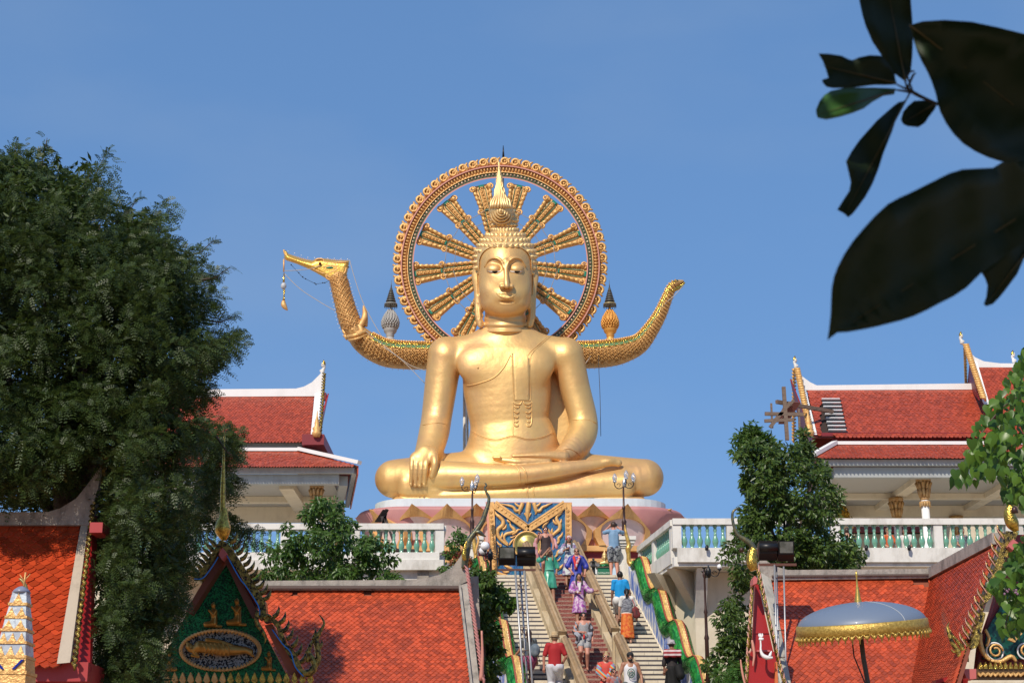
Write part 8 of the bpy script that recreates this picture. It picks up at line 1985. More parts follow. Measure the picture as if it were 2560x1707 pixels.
# ================= people
def cmat(name, col, col2=None, kind='noise', sc=8, rough=.8, mix=.5, stretch=None): return mat('cloth_' + name, col, rough, 0, col2, sc, mix, kindtex=kind, stretch=stretch)
SK_L = mat('skin_light', (.50, .27, .18), .5); SK_M = mat('skin_tan', (.36, .17, .10), .5); SK_D = mat('skin_brown', (.22, .10, .06), .5); SK_R = mat('skin_sunburnt', (.50, .22, .15), .5)
H_DK = mat('hair_black', (.012, .009, .008), .5); H_BR = mat('hair_brown', (.05, .025, .014), .5); H_BL = mat('hair_blond', (.40, .27, .13), .5); H_SB = mat('hair_sandy', (.22, .14, .07), .5)
M_SHADE = mat('dark_lenses', (.01, .01, .012), .1)
VX = .0145
def person(label, px, Y, z, H, yaw, skin, hair, clothes, pose=None, build=1.0, hairstyle='short', extras=None, group=None, X=None):
 """local axes: x to the viewer's right when facing the viewer, y up, d forwards"""
 base = Vector((P(px, 1500, Y).x if X is None else X, Y, z)); t = thing('person', label, 'person', base, group)
 p = dict(headtilt=(0, 0.01), la=((-.135, .63, .01), (-.14, .49, .05)), ra=((.135, .63, .01), (.14, .49, .05)), lf=(-.055, 0, 0), rf=(.055, 0, 0), lean=0.0, sit=False)
 if pose: p.update(pose)
 S = lambda v: tuple(a * H for a in v)
 cy, sy = math.cos(R(yaw)), math.sin(R(yaw))
 def xf(v):
  v = np.asarray(v); x, y, d = v[:, 0], v[:, 1], v[:, 2]
  return np.stack([base.x + x * cy + d * sy, base.y - d * cy + x * sy, base.z + y], 1)
 def W(v): return Vector(xf(np.array([v]))[0])
 b = build; ln_ = p['lean']
 sh_y, hip_y = .815, .52
 if p['sit']:
  pass
 def up(x, y, d): return (x * H, y * H, (d + ln_ * (y - hip_y)) * H)
 shl, shr = up(-.092 * (.5 + b / 2), sh_y, -.005), up(.092 * (.5 + b / 2), sh_y, -.005)
 hipl, hipr = up(-.05 * b, hip_y - .02, 0), up(.05 * b, hip_y - .02, 0)
 lf, rf = S(p['lf']), S(p['rf'])
 def knee(hip, ft):
  hx, hy, hd_ = hip; fx, fy, fd = ft; fy2 = fy + .045 * H; L = math.dist(hip, (fx, fy2, fd)); full = .50 * H; bend = math.sqrt(max(0, (full / 2) ** 2 - (L / 2) ** 2))
  return ((hx + fx) / 2, (hy + fy2) / 2, (hd_ + fd) / 2 + bend)
 kl, kr = knee(hipl, lf), knee(hipr, rf)
 F_ = lambda: Field((-.42 * H, -.22 * H, -.36 * H), (.42 * H, 1.06 * H, .40 * H), VX)
 f = F_(); r = lambda k: k * H * b
 f.chain([(*up(0, .50, 0), r(.075)), (*up(0, .58, 0), r(.066)), (*up(0, .66, .0), r(.070)), (*up(0, .75, 0), r(.084)), (*up(0, .795, -.005), r(.070))], .03, fl=.68)
 f.cone(shl, r(.036), shr, r(.036), .03)
 f.cone(up(0, .80, -.01), .036 * H, up(p['headtilt'][0] * .4, .875, .0), .031 * H, .03)
 hx, hdp = p['headtilt']; hc = up(hx, .928, hdp)
 f.ell(hc, (.045 * H, .063 * H, .055 * H), .02); f.ell((hc[0], hc[1] - .035 * H, hc[2] + .012 * H), (.033 * H, .035 * H, .038 * H), .015)
 f.cone((hc[0], hc[1] + .004 * H, hc[2] + .052 * H), .006 * H, (hc[0], hc[1] - .014 * H, hc[2] + .060 * H), .009 * H, .006)
 f.ell((hc[0], hc[1] - .032 * H, hc[2] + .047 * H), (.014 * H, .005 * H, .008 * H), .004)
 for s_ in (-1, 1): f.ell((hc[0] + s_ * .046 * H, hc[1] - .003 * H, hc[2]), (.008 * H, .017 * H, .012 * H), .004)
 hands = []
 for s_, sh, key in ((-1, shl, 'la'), (1, shr, 'ra')):
  el, wr = up(*p[key][0]), up(*p[key][1]); f.chain([(*sh, r(.034)), (*el, .024 * H), (*wr, .017 * H)], .02)
  dv = Vector(wr) - Vector(el); dv.normalize(); pc = Vector(wr) + dv * .035 * H; f.cone(wr, .017 * H, tuple(pc), .021 * H, .01)
  hands.append((s_, Vector(wr), dv, pc))
 for hip, kn, ft, s_ in ((hipl, kl, lf, -1), (hipr, kr, rf, 1)):
  an = (ft[0], ft[1] + .045 * H, ft[2]); cm_ = tuple(np.array(kn) * .65 + np.array(an) * .35 + np.array((0, 0, -.012 * H)))
  f.chain([(*hip, r(.058)), (*kn, .036 * H), (*cm_, .034 * H), (*an, .021 * H)], .025)
  f.chain([(an[0], ft[1] + .02 * H, ft[2] - .02 * H, .020 * H), (an[0], ft[1] + .018 * H, ft[2] + .05 * H, .020 * H), (an[0] + s_ * .006 * H, ft[1] + .012 * H, ft[2] + .085 * H, .014 * H)], .02)
 v, q = f.mesh(); v = xf(v); fb_ = MB()
 for s_, wr, dv, pc in hands:          # fingers rooted in the palm, slightly curled
  side = dv.cross(Vector((0, 0, 1))); side = side.normalized() if side.length > .2 else Vector((1, 0, 0)); pn = dv.cross(side)
  for k, L in enumerate((.034, .040, .042, .036)):
   o = pc + side * (k - 1.5) * .0095 * H; e1 = o + dv * L * .55 * H; e2 = o + dv * L * .95 * H + Vector((0, 0, .008 * H)); fb_.tube([W(o - dv * .01 * H), W(e1 + dv * .012 * H), W(e2 + dv * .012 * H)], [.0052 * H, .005 * H, .0036 * H], 5)
  o = wr + dv * .018 * H; fb_.tube([W(o), W(o - side * s_ * .022 * H + dv * .018 * H), W(o - side * s_ * .024 * H + dv * .034 * H)], [.0065 * H, .006 * H, .0042 * H], 5)
 n0 = len(v); v2 = np.concatenate([v, np.array(fb_.v)]); me = bpy.data.meshes.new('body'); bb = np.array(base)
 me.from_pydata((v2 - bb).tolist(), [], q.tolist() + [tuple(n0 + i for i in ff) for ff in fb_.f]); me.polygons.foreach_set('use_smooth', [True] * len(me.polygons)); me.materials.append(skin); me.update()
 o = bpy.data.objects.new('body', me); COL.objects.link(o); o.parent = t
 # hair
 hf2 = F_()
 if hairstyle != 'none':
  hf2.ell((hc[0], hc[1] + .012 * H, hc[2] - .008 * H), (.052 * H, .062 * H, .060 * H), 0)
  if hairstyle in ('long', 'longfront'): hf2.chain([(hc[0], hc[1] + .0 * H, hc[2] - .035 * H, .044 * H), (hc[0], hc[1] - .08 * H, hc[2] - .05 * H, .044 * H), (hc[0] * .6, hc[1] - .17 * H, hc[2] - .052 * H, .034 * H), (hc[0] * .5, hc[1] - .22 * H, hc[2] - .05 * H, .018 * H)], .02)
  if hairstyle == 'longfront':
   for s_ in (-1, 1): hf2.chain([(hc[0] + s_ * .045 * H, hc[1] + .01 * H, hc[2] + .0 * H, .016 * H), (hc[0] + s_ * .055 * H, hc[1] - .08 * H, hc[2] + .02 * H, .02 * H), (hc[0] + s_ * .052 * H, hc[1] - .16 * H, hc[2] + .045 * H, .014 * H)], .01)
  if hairstyle == 'ponytail': hf2.chain([(hc[0], hc[1] + .01 * H, hc[2] - .06 * H, .025 * H), (hc[0] + .01 * H, hc[1] - .05 * H, hc[2] - .085 * H, .026 * H), (hc[0] + .012 * H, hc[1] - .11 * H, hc[2] - .08 * H, .014 * H)], .015)
  if hairstyle == 'bun': hf2.ell((hc[0], hc[1] + .08 * H, hc[2] - .015 * H), (.026 * H, .022 * H, .026 * H), .008)
  hf2.ell((hc[0], hc[1] - .035 * H, hc[2] + .062 * H), (.046 * H, .072 * H, .050 * H), .004, sub=True)
  if hairstyle == 'short': hf2.half(1, hc[1] - .035 * H)
  field_obj('hair', hf2, hair, t, xf=xf)
 # clothes
 def fold(fd, amp=.008, fr=38):
  X = fd.ax[0][:, None, None]; Yq = fd.ax[1][None, :, None]; Z = fd.ax[2][None, None, :]
  fd.V = fd.V + (amp * np.sin(X * fr + 3 * np.sin(Yq * 4)) * np.cos(Z * fr * .8 + Yq * 2)).astype(np.float32)
 for c in clothes:
  k = c['k']; g_ = F_(); e = c.get('ease', .011) * H
  if k in ('shirt', 'robe'):
   g_.chain([(*up(0, .49, 0), r(.078) + e), (*up(0, .58, 0), r(.068) + e * 1.3), (*up(0, .66, 0), r(.072) + e), (*up(0, .75, 0), r(.080) + e * .8), (*up(0, .79, -.005), r(.064) + e * .5)], .03, fl=.72)
   if not c.get('tank'): g_.cone(shl, r(.033) + e * .5, shr, r(.033) + e * .5, .03)
   else:
    for s_ in (-1, 1): g_.cone(up(s_ * .062, .76, 0), .03 * H, up(s_ * .055, .835, -.01), .022 * H, .015)
   sl_ = c.get('sleeve', .5)
   for sh, key in ((shl, 'la'), (shr, 'ra')):
    if sl_ <= 0: continue
    el, wr = np.array(up(*p[key][0])), np.array(up(*p[key][1])); s0 = np.array(sh); wide = c.get('wide', 0) * H
    if sl_ <= 1: g_.cone(tuple(s0), r(.034) + e * .5, tuple(s0 + (el - s0) * sl_), .029 * H + e * .5 + wide, .02)
    else: g_.chain([(*s0, r(.034) + e * .5), (*el, .028 * H + e * .6 + wide * .8), (*(el + (wr - el) * (sl_ - 1)), .024 * H + e * .5 + wide)], .02)
  if k == 'robe' or k == 'skirt':
   y0 = c.get('top', .60); y1 = c['hem']; fl_ = c.get('flare', 1.2)
   g_.chain([(*up(0, y0, 0), r(.072) + e), (*up(0, .50, 0), r(.086) + e), (0, y1 * H, (lf[2] + rf[2]) / 2 * .5, r(.086) * fl_ + e)], .03, fl=.78)
   for kn, ft in ((kl, lf), (kr, rf)): g_.cone((kn[0] * .9, max(kn[1], y1 * H), kn[2] * .8), .055 * H, (kn[0] * .7, .5 * H, 0), .07 * H, .03)
   if c.get('slit'):
    g_.cone((c['slit'] * H, y1 * H - .1, .16 * H), .055 * H, (c['slit'] * H * .6, .50 * H, .14 * H), .010 * H, .01, sub=True)
  if k in ('shorts', 'trousers'):
   g_.chain([(*up(0, .55, 0), r(.070) + e), (*up(0, .50, 0), r(.079) + e)], .03, fl=.74)
   fr_ = c.get('len', .5)
   for hip, kn, ft in ((hipl, kl, lf), (hipr, kr, rf)):
    a = np.array(hip); kk = np.array(kn); an = np.array((ft[0], ft[1] + .05 * H, ft[2]))
    if fr_ <= 1: g_.cone(tuple(a), r(.060) + e, tuple(a + (kk - a) * fr_), .046 * H + e * 1.3, .02)
    else: g_.chain([(*a, r(.060) + e), (*kk, .042 * H + e), (*(kk + (an - kk) * (fr_ - 1)), .034 * H + e)], .02)
  if k in ('shirt', 'robe'):
   if c.get('vneck'): g_.cone(up(0, .90, .10), .045 * H, up(0, c['vneck'], .12), .022 * H, .01, sub=True)
   g_.ell(up(0, .865, .0), (.047 * H, .040 * H, .05 * H), .01, sub=True)
   if c.get('tank'): g_.ell(up(0, .82, .07), (.05 * H, .05 * H, .05 * H), .01, sub=True)
  fold(g_, c.get('fold', .009), c.get('ff', 34))
  if 'top' in c and k != 'robe': g_.half(1, c['top'] * H, False)
  g_.half(1, c.get('hem', .48) * H) if k != 'trousers' else g_.half(1, (.03 + min(0, p['lf'][1], p['rf'][1])) * H)
  if k in ('shorts', 'trousers'): g_.half(1, c.get('top', .575) * H, False)
  field_obj(c['n'], g_, c['m'], t, xf=xf)
 if extras: extras(t, W, H, hc, up, F_, xf, p)
 return t
def glasses(t, W, H, hc):
 m = MB()
 for s_ in (-1, 1): m.ball(W((hc[0] + s_ * .022 * H, hc[1] + .004 * H, hc[2] + .049 * H)), .018 * H, 6, (1, .5, .7))
 m.tube([W((hc[0] - .048 * H, hc[1] + .008 * H, hc[2] + .0)), W((hc[0] - .036 * H, hc[1] + .008 * H, hc[2] + .046 * H)), W((hc[0] + .036 * H, hc[1] + .008 * H, hc[2] + .046 * H)), W((hc[0] + .048 * H, hc[1] + .008 * H, hc[2]))], .004 * H, 4)
 part('sunglasses', m, M_SHADE, t)
def eyes(t, W, H, hc):
 m = MB()
 for s_ in (-1, 1): m.ball(W((hc[0] + s_ * .019 * H, hc[1] + .004 * H, hc[2] + .050 * H)), .0055 * H, 5)
 part('eyes', m, mat('eye_dark', (.02, .012, .01), .3), t)
def hatx(t, W, H, hc, m_, rb=.085, rc=.056, h=.075, dy=.03):
 mb = MB(); b0 = W((hc[0], hc[1] + dy * H, hc[2])); mb.lathe(b0, [(rb * H, 0), (rb * H, .004 * H), (rc * H, .010 * H), (rc * .95 * H, h * .7 * H), (rc * .75 * H, h * H), (.01, h * .95 * H)], 18); return part('hat', mb, m_, t)
def on_stairs(px, pyfoot):
 Y = st_from_py(pyfoot); k = round((ST_Y - Y) / GO); Y2 = ST_Y - k * GO - GO * .45; z = ST_Z - k * RISE; return Y2, z
GP = 'visitors on the stairs'
# 1 woman in black strappy dress with sheer shawl, at the very top
def ex1(t, W, H, hc, up, F_, xf, p):
 glasses(t, W, H, hc); g_ = F_();
 g_.chain([(*up(-.11, .80, -.02), .04), (*up(-.19, .72, .02), .06), (*up(-.20, .55, .0), .075), (*up(-.16, .38, -.02), .06)], .03, fl=.5); g_.chain([(*up(.11, .80, -.02), .04), (*up(.18, .70, .02), .06), (*up(.20, .6, .03), .07)], .03, fl=.5)
 X = g_.ax[0][:, None, None]; Yq = g_.ax[1][None, :, None]; g_.V = g_.V + (.012 * np.sin(X * 60 + Yq * 9)).astype(np.float32)
 field_obj('sheer_shawl', g_, cmat('pink_sheer_floral', (.62, .42, .44), (.55, .15, .16), sc=7, mix=.5), t, xf=xf)
Y, z = on_stairs(1362, 1446)
person('woman in a short dark strappy dress and sheer pink shawl, topmost on the red steps', 1365, Y, z, 1.68, 4, SK_R, H_BR, [dict(k='robe', n='dress', m=cmat('dark_brown', (.045, .026, .026)), sleeve=0, tank=1, hem=.43, vneck=.77, flare=1.05)], dict(la=((-.17, .68, .02), (-.15, .79, .10)), ra=((.15, .65, .02), (.13, .57, .12)), rf=(.05, -.08, .10)), 1.18, 'bun', ex1, GP)
# 2 woman in green satin kimono shading her eyes
def ex2(t, W, H, hc, up, F_, xf, p):
 eyes(t, W, H, hc); part('sash', MB().lathe(W(up(0, .575, 0)), [(.088 * H, 0), (.09 * H, .012 * H), (.088 * H, .025 * H)], 14), cmat('mint', (.12, .42, .30)), t)
Y, z = on_stairs(1378, 1500)
person('woman in a shiny green satin kimono shading her eyes with one hand', 1374, Y, z, 1.66, 10, SK_M, H_SB, [dict(k='robe', n='kimono', m=cmat('green_satin', (.01, .22, .13), (.12, .46, .32), sc=3.5, rough=.3, mix=.8), sleeve=1.05, wide=0.019, hem=.24, vneck=.70, flare=1.6, slit=.02)], dict(la=((-.21, .76, .06), (-.06, .935, .105)), ra=((.15, .65, -.02), (.13, .55, .03)), rf=(.06, -.09, .13)), 1.0, 'longfront', ex2, GP)
# 3 person with red and white headscarf
def ex3(t, W, H, hc, up, F_, xf, p):
 eyes(t, W, H, hc); g_ = F_(); g_.ell((hc[0], hc[1] + .016 * H, hc[2] - .006 * H), (.060 * H, .066 * H, .066 * H), 0); g_.ell((hc[0], hc[1] - .03 * H, hc[2] + .06 * H), (.05 * H, .06 * H, .05 * H), .004, sub=True); g_.half(1, hc[1] - .03 * H); g_.chain([(hc[0] - .05 * H, hc[1], hc[2] - .01, .022 * H), (hc[0] - .065 * H, hc[1] - .07 * H, hc[2], .02 * H)], .01)
 field_obj('headscarf', g_, cmat('red_white_scarf', (.50, .02, .03), (.62, .55, .52), sc=9, mix=.3), t, xf=xf)
 part('camera', MB().box(W(up(-.02, .70, .12)), (.10, .06, .07)), M_BLACK, t); part('strap', MB().tube([W(up(-.05, .83, .02)), W(up(-.03, .74, .11)), W(up(0, .71, .12)), W(up(.04, .83, .02))], .008, 5), cmat('blue_strap', (.03, .06, .28)), t)
Y, z = on_stairs(1420, 1466)
person('woman with a red and white headscarf in a white floral kimono holding a camera', 1424, Y, z, 1.60, -6, SK_M, H_DK, [dict(k='robe', n='kimono', m=cmat('white_floral', (.58, .62, .60), (.22, .13, .28), 'noise', 9, mix=.35), sleeve=1.2, wide=0.022, hem=.20, vneck=.72, flare=1.5)], dict(la=((-.17, .66, .03), (-.05, .71, .12)), ra=((.15, .65, .0), (.12, .55, .05)), lf=(-.05, -.08, .12)), 1.0, 'longfront', ex3, GP)
# 4 blue kimono, red white scarf, sunglasses
def ex4(t, W, H, hc, up, F_, xf, p):
 glasses(t, W, H, hc)
 for s_ in (-1, 1): part('scarf', MB().tube([W(up(s_ * .045, .86, -.03)), W(up(s_ * .05, .80, .07)), W(up(s_ * .01 - .01, .68, .10)), W(up(-.02 - .01 * s_, .58, .10))], .026 * H, 6, sq=.5, sqax=(0, 1, 0)), cmat('scarf_red' if s_ < 0 else 'scarf_red_white', (.60, .03, .03), None if s_ < 0 else (.6, .5, .5), sc=14, mix=.4), t)
Y, z = on_stairs(1432, 1506)
person('woman with sunglasses in a royal blue kimono and a long red and white scarf', 1443, Y, z, 1.68, -4, SK_R, H_SB, [dict(k='robe', n='kimono', m=cmat('royal_blue_floral', (.008, .02, .20), (.05, .06, .42), sc=6, mix=.8, rough=.5), sleeve=1.1, wide=0.025, hem=.22, vneck=.72, flare=1.5, slit=-.02)], dict(la=((-.17, .66, .02), (-.10, .55, .08)), ra=((.17, .65, .0), (.15, .52, .05)), lf=(-.06, -.08, .12)), 1.1, 'long', ex4, GP)
# 5 purple kimono, hand on rail
def ex5(t, W, H, hc, up, F_, xf, p):
 eyes(t, W, H, hc); part('white_top', MB().prism([W(up(-.028, .80, .082)), W(up(.03, .80, .082)), W(up(.015, .66, .10)), W(up(-.01, .66, .10))], (0, .02, 0)), cmat('white_top', (.7, .68, .66)), t)
 part('phone', MB().box(W(up(-.03, .62, .145)), (.075, .02, .045)), cmat('white_top', (0, 0, 0)), t)
Y, z = on_stairs(1448, 1562)
person('woman in a long purple floral kimono with one hand stretched to the railing', 1448, Y, z, 1.60, 2, SK_M, H_DK, [dict(k='robe', n='kimono', m=cmat('purple_floral', (.30, .05, .32), (.55, .42, .50), sc=13, mix=.35, rough=.5), sleeve=1.5, wide=0.019, hem=.24, vneck=.66, flare=1.5, slit=-.01)], dict(la=((-.16, .66, .03), (-.04, .62, .12)), ra=((.17, .66, .03), (.29, .655, .08)), lf=(-.04, -.09, .13)), 1.05, 'longfront', ex5, GP)
# 6 striped playsuit with grey jacket
def ex6(t, W, H, hc, up, F_, xf, p):
 glasses(t, W, H, hc); g_ = F_(); g_.chain([(*up(-.105, .81, -.01), .065), (*up(-.16, .66, .02), .062), (*up(-.09, .58, .10), .07), (*up(-.12, .47, .09), .05)], .03); g_.chain([(*up(.10, .80, 0), .06), (*up(.13, .68, .03), .065), (*up(.10, .60, .08), .08), (*up(.09, .52, .08), .06)], .03)
 X = g_.ax[0][:, None, None]; Yq = g_.ax[1][None, :, None]; g_.V = g_.V + (.012 * np.sin(X * 48 + Yq * 30)).astype(np.float32); field_obj('jacket', g_, cmat('grey_patterned_jacket', (.30, .31, .35), (.03, .025, .03), 'voronoi', 11), t, xf=xf)
 part('red_bottle', MB().lathe(W(up(.0, .55, .13)), [(.028, -.05), (.03, .05), (.014, .07), (.014, .1)], 8), cmat('bright_red', (.65, .03, .02)), t)
M_STR = mat('cloth_stripes', (.62, .62, .62), .8, col2=(.03, .03, .045), nscale=14, kindtex='wave')
Y, z = on_stairs(1466, 1682)
person('woman in a black and white striped playsuit with sunglasses and a patterned grey jacket', 1458, Y, z, 1.66, 0, SK_R, H_DK, [dict(k='shirt', n='striped_top', m=M_STR, sleeve=0, tank=1, hem=.50), dict(k='shorts', n='striped_shorts', m=M_STR, len=.42, hem=.33, ease=.016)], dict(la=((-.17, .66, .03), (-.03, .64, .12)), ra=((.16, .65, .02), (.15, .52, .09)), lf=(-.06, .07, -.02), rf=(.055, 0, .03)), 1.12, 'short', ex6, GP)
# 7 man taking a photograph at the top, from behind
def ex7(t, W, H, hc, up, F_, xf, p): part('camera', MB().box(W(up(-.045, .955, .12)), (.12, .07, .08)), M_BLACK, t)
person('man in a light blue T-shirt and patterned shorts taking a photo on the top landing', 1537, ST_Y + .22, TERR, 1.78, 180, SK_R, H_BR, [dict(k='shirt', n='tshirt', m=cmat('light_blue', (.17, .29, .44), (.20, .33, .48), sc=4), sleeve=.75, hem=.50, ease=.016), dict(k='shorts', n='patterned_shorts', m=cmat('camo_shorts', (.03, .035, .06), (.40, .42, .44), sc=14, mix=.4), len=.85, hem=.27, top=.55)], dict(la=((-.19, .80, .06), (-.07, .935, .12)), ra=((.19, .80, .06), (.07, .93, .12))), 1.02, 'short', ex7)
# 8 man in bright blue T-shirt climbing
Y, z = on_stairs(1549, 1574)
person('man in a bright blue T-shirt and white shorts climbing the right flight', 1551, Y, z, 1.78, 176, SK_D, H_DK, [dict(k='shirt', n='tshirt', m=cmat('bright_blue', (.005, .27, .62)), sleeve=.65, hem=.47, ease=.016), dict(k='shorts', n='white_shorts', m=cmat('white', (.66, .64, .60)), len=.8, hem=.26, ease=.016)], dict(lf=(-.06, 0, -.03), rf=(.06, .09, .10), la=((-.155, .64, 0), (-.165, .50, .03))), 1.08, 'short', None, GP)
# 9 woman in patterned waistcoat and orange skirt
def ex9(t, W, H, hc, up, F_, xf, p):
 g_ = F_(); g_.chain([(*up(-.15, .60, -.05), .10), (*up(-.165, .52, -.05), .12)], .04, fl=.5); field_obj('shoulder_bag', g_, cmat('dark_red_bag', (.06, .015, .015), (.3, .03, .03), sc=5), t, xf=xf)
 part('bag_strap', MB().tube([W(up(-.075, .84, -.03)), W(up(-.12, .72, -.08)), W(up(-.145, .62, -.06))], .011, 5), cmat('red_strap', (.4, .03, .05)), t)
Y, z = on_stairs(1580, 1606)
person('woman in grey waistcoat and orange patterned skirt with a red shoulder bag', 1567, Y, z, 1.62, 184, SK_L, H_DK, [dict(k='shirt', n='white_shirt', m=cmat('white', (0, 0, 0)), sleeve=.7, hem=.50, ease=.016), dict(k='shirt', n='waistcoat', m=cmat('grey_zigzag', (.30, .31, .34), (.09, .09, .11), 'noise', 22, mix=.4, stretch=(.4, 1, 1.6)), sleeve=0, tank=1, hem=.56, ease=.026), dict(k='skirt', n='orange_skirt', m=cmat('orange_batik', (.55, .05, .012), (.75, .25, .04), sc=13, mix=.6), top=.54, hem=.10, flare=1.25, ease=.014, fold=.01)], dict(la=((-.16, .64, .02), (-.175, .50, .06)), lf=(-.05, 0, -.05), rf=(.05, .09, .02)), 1.1, 'ponytail', ex9, GP)
# 10 woman with backpack behind the mast
def ex10(t, W, H, hc, up, F_, xf, p):
 g_ = F_(); g_.ell(up(-.09, .64, -.13), (.085 * H, .115 * H, .065 * H), .02); field_obj('backpack', g_, cmat('grey_blue_pack', (.22, .26, .29), (.10, .13, .16), sc=6), t, xf=xf)
 part('pack_strap', MB().tube([W(up(-.06, .83, -.05)), W(up(-.085, .76, -.11)), W(up(-.13, .58, -.14)), W(up(-.18, .44, -.10))], .011, 5), M_BLACK, t)
Y, z = on_stairs(1330, 1728)
person('long-haired woman in pink shorts with a grey backpack behind the lattice mast', 1322, Y, z, 1.66, 186, SK_M, H_BR, [dict(k='shirt', n='tshirt', m=cmat('dark_grey', (.085, .095, .10)), sleeve=.55, hem=.53, ease=.014), dict(k='shorts', n='pink_shorts', m=cmat('pink_batik', (.50, .10, .20), (.16, .03, .10), sc=12, mix=.6), len=.5, hem=.34, top=.56, ease=.022)], dict(ra=((.15, .66, .05), (.22, .58, .12)), lf=(-.05, .09, .08)), 1.0, 'long', ex10, GP)
# 11 man in red polo shirt with straw hat
def ex11(t, W, H, hc, up, F_, xf, p):
 h_ = hatx(t, W, H, hc, mat('straw', (.50, .36, .20), .8, col2=(.42, .29, .15), nscale=30), .085, .056, .085, .022); part('hat_band', MB().lathe(W((hc[0], hc[1] + .030 * H, hc[2])), [(.058 * H, 0), (.058 * H, .014 * H)], 18), cmat('dark_band', (.08, .05, .035)), h_)
Y, z = on_stairs(1385, 1752)
person('man in a red polo shirt, white trousers and a small straw hat seen from behind', 1386, Y, z, 1.80, 178, SK_R, H_SB, [dict(k='shirt', n='polo_shirt', m=cmat('polo_red', (.36, .012, .016)), sleeve=.75, hem=.49, ease=.02, fold=.004), dict(k='trousers', n='white_trousers', m=cmat('white_trousers', (.62, .62, .66)), len=1.9, top=.53, ease=.016)], dict(la=((-.175, .65, -.01), (-.10, .52, .10)), ra=((.17, .64, 0), (.17, .49, .02)), rf=(.06, 0, -.04), lf=(-.06, .085, .08)), 1.14, 'short', ex11, GP)
# 12 blond woman with rainbow shawl, and the person in front of her
def ex12(t, W, H, hc, up, F_, xf, p):
 glasses(t, W, H, hc); g_ = F_(); g_.chain([(*up(-.10, .80, 0), .075), (*up(-.12, .68, .06), .085), (*up(-.02, .60, .12), .06)], .03, fl=.8); g_.chain([(*up(.10, .80, 0), .075), (*up(.11, .68, .06), .085), (*up(.03, .60, .12), .06)], .03, fl=.8)
 m = bpy.data.materials.new('rainbow_shawl'); m.use_nodes = True; N = m.node_tree.nodes; L = m.node_tree.links; tc = N.new('ShaderNodeTexCoord'); mp = N.new('ShaderNodeMapping'); mp.inputs['Rotation'].default_value = (0, .8, 0); mp.inputs['Scale'].default_value = (5.5, 5.5, 5.5); w_ = N.new('ShaderNodeTexWave'); w_.wave_profile = 'SAW'; w_.inputs['Scale'].default_value = .35; r_ = N.new('ShaderNodeValToRGB'); cr_ = r_.color_ramp; cr_.interpolation = 'CONSTANT'
 cols = [(.60, .06, .03), (.62, .35, .05), (.05, .35, .45), (.45, .08, .25), (.10, .45, .50), (.60, .15, .05)]; cr_.elements[0].color = (*cols[0], 1); cr_.elements[1].position = .9; cr_.elements[1].color = (*cols[5], 1)
 for i in range(1, 5): q = cr_.elements.new(i * .18); q.color = (*cols[i], 1)
 L.new(tc.outputs['Object'], mp.inputs[0]); L.new(mp.outputs[0], w_.inputs['Vector']); L.new(w_.outputs['Fac'], r_.inputs[0]); L.new(r_.outputs[0], N['Principled BSDF'].inputs['Base Color']); N['Principled BSDF'].inputs['Roughness'].default_value = .8
 field_obj('shawl', g_, m, t, xf=xf)
Y, z = on_stairs(1512, 1792)
person('blond woman with a hair bun and a rainbow striped shawl over a red top', 1512, Y, z, 1.66, -6, SK_R, H_BL, [dict(k='robe', n='red_top', m=cmat('coral_top', (.58, .07, .05)), sleeve=.4, hem=.35, vneck=.78)], dict(headtilt=(.01, .03), la=((-.15, .66, .04), (-.06, .58, .12)), ra=((.15, .66, .04), (.06, .58, .12))), 1.05, 'bun', ex12, GP)
def ex12b(t, W, H, hc, up, F_, xf, p): glasses(t, W, H, hc)
Y2, z2 = on_stairs(1532, 1815)
person('short dark-haired person in sunglasses and turquoise top in front of the blond woman', 1530, Y2, z2, 1.50, 20, SK_R, H_BR, [dict(k='shirt', n='top', m=cmat('turquoise', (.04, .35, .45), (.4, .08, .05), sc=5), sleeve=.6, hem=.45)], None, 1.0, 'short', ex12b, GP)
# 13 man in white tank top with round green emblem and black cap
def ex13(t, W, H, hc, up, F_, xf, p):
 glasses(t, W, H, hc); g_ = F_(); g_.ell((hc[0], hc[1] + .028 * H, hc[2] - .004), (.056 * H, .052 * H, .062 * H), 0); g_.half(1, hc[1] + .02 * H); field_obj('cap', g_, cmat('black_cap', (.012, .012, .014)), t, xf=xf)
 part('beard', MB().ball(W((hc[0], hc[1] - .045 * H, hc[2] + .025 * H)), .034 * H, 8, (1, .9, .8)), H_DK, t)
 c = W(up(0, .68, .118)); gm = cmat('logo_green', (.02, .10, .05)); s = .0029 * H
 for r_, wd in ((21, 1.0), (12, .8)):
  part('emblem_ring', MB().tube([c + Vector((math.cos(a) * r_ * s * .85, -.004, math.sin(a) * r_ * s * 1.05)) for a in [i * math.pi / 14 for i in range(29)]], wd * 2.0 * s, 6), gm, t)
 for zz in (-4.2, 4.2): part('emblem_bar', MB().tube([c + Vector((-15 * s, -.008, zz * s)), c + Vector((15 * s, -.008, zz * s))], 1.1 * s, 5), gm, t)
 part('emblem_star', MB().ball(c + Vector((0, -.008, 9 * s)), 2.4 * s, 5), cmat('emblem_red', (.5, .03, .03)), t)
 try:
  cu = bpy.data.curves.new('lettering', 'FONT'); cu.body = 'Heineken'; cu.size = 6.4 * s; cu.align_x = 'CENTER'; cu.align_y = 'CENTER'; cu.extrude = .001
  o = bpy.data.objects.new('lettering', cu); COL.objects.link(o); bpy.context.view_layer.update(); me = bpy.data.meshes.new_from_object(o); bpy.data.objects.remove(o); me.materials.clear(); me.materials.append(gm); me.name = 'lettering'
  q = inst('lettering', me, t, loc=c + Vector((0, -.012, 0))); q.rotation_euler = (R(90), 0, 0)
 except Exception as ex: print(ex)
Y, z = on_stairs(1572, 1796)
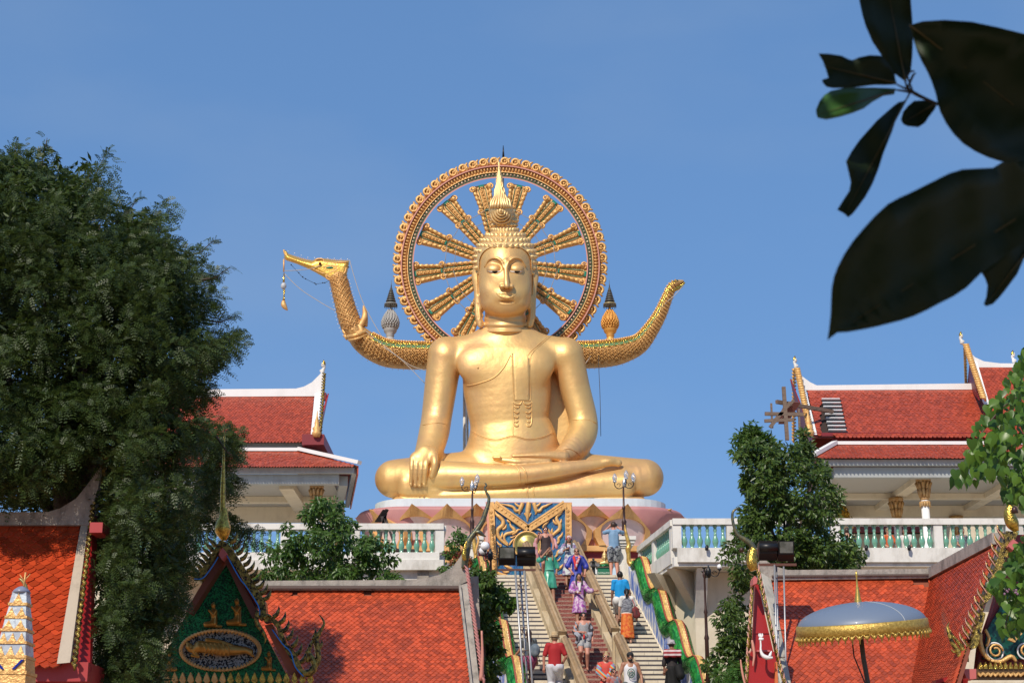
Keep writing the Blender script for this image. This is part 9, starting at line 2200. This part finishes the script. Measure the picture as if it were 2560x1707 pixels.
person('bearded man with black cap and white tank top with a round green emblem', 1572, Y, z, 1.80, 2, SK_M, H_DK, [dict(k='shirt', n='tank_top', m=cmat('white_tank', (.68, .68, .70)), sleeve=0, tank=1, hem=.47, ease=.016, fold=.003), dict(k='shorts', n='shorts', m=cmat('dark_grey', (0, 0, 0)), len=.8, hem=.25)], dict(headtilt=(0, .025), la=((-.165, .66, .0), (-.16, .52, .06)), ra=((.165, .66, .0), (.17, .53, .06))), 1.15, 'short', ex13, GP)
# 14 person in hat carrying a red woven bag, olive dress
def ex14(t, W, H, hc, up, F_, xf, p):
 hatx(t, W, H, hc, cmat('grey_hat', (.40, .37, .38)), .092, .060, .075, .018); g_ = F_(); g_.rbox(up(0, .77, -.10), (.155 * H, .065 * H, .09 * H), .04, 0); X = g_.ax[0][:, None, None]; g_.V = g_.V + (.012 * np.sin(X * 30)).astype(np.float32); field_obj('woven_bag', g_, cmat('red_woven', (.30, .01, .02), (.62, .50, .50), 'wave', 3.0), t, xf=xf)
 g_ = F_(); g_.chain([(*up(-.10, .52, -.06), .12), (*up(-.13, .40, -.06), .13)], .05); field_obj('draped_wrap', g_, cmat('olive_floral', (.16, .17, .06), (.45, .36, .25), sc=6, mix=.5), t, xf=xf)
Y, z = on_stairs(1672, 1748)
person('stooping person in a grey hat and olive dress carrying a red woven bag', 1676, Y, z, 1.62, 176, SK_D, H_DK, [dict(k='shirt', n='dark_top', m=cmat('near_black', (.02, .014, .014)), sleeve=1.3, hem=.50, wide=0.006), dict(k='skirt', n='olive_dress', m=cmat('olive_floral', (0, 0, 0)), top=.56, hem=.08, flare=1.5, fold=.012)], dict(lean=.25, rf=(.06, .09, .08)), 1.15, 'short', ex14, GP)
# people sitting behind the right balustrade
zb_ = TERR
for px, lab, col, sk, hr in ((2128, 'person in orange sitting behind the balusters just right of the bushy tree', cmat('navy', (.02, .03, .08)), SK_L, H_BR), (2232, 'person with an orange top sitting behind the balusters left of the front column', cmat('orange_top', (.6, .12, .03)), SK_L, H_SB), (2275, 'person in a white shirt sitting behind the balusters below the front column', cmat('white', (0, 0, 0)), SK_M, H_DK), (2418, 'dark-haired person sitting behind the balusters near the ornate gable', cmat('floral_grey', (.3, .3, .32), (.05, .05, .06), sc=10), SK_M, H_DK)):
 person(lab.replace('person in orange', 'person in dark clothes'), px, BYR + 1.1, zb_ - .62, 1.58, rnd.choice((-25, 20, 160)), sk, hr, [dict(k='shirt', n='top', m=col, sleeve=.6, hem=.48), dict(k='trousers', n='trousers', m=cmat('near_black', (0, 0, 0)), len=1.8, top=.53)], dict(lf=(-.08, .39, .24), rf=(.08, .39, .24), la=((-.15, .66, .05), (-.08, .56, .16)), ra=((.15, .66, .05), (.08, .56, .16))), 1.0, 'short', None, 'people sitting behind the right balustrade')
bench = MB().box((P(2270, 1300, BYR + 1.2).x, BYR + 1.25, zb_ + .1), (5.2, .42, .16)); bench.box((P(2270, 1300, BYR + 1.2).x, BYR + 1.25, zb_ + .02), (5.0, .3, .04)); solo('bench', bench, M_CREAM, 'low cream bench behind the right balustrade that the seated people use', 'bench')
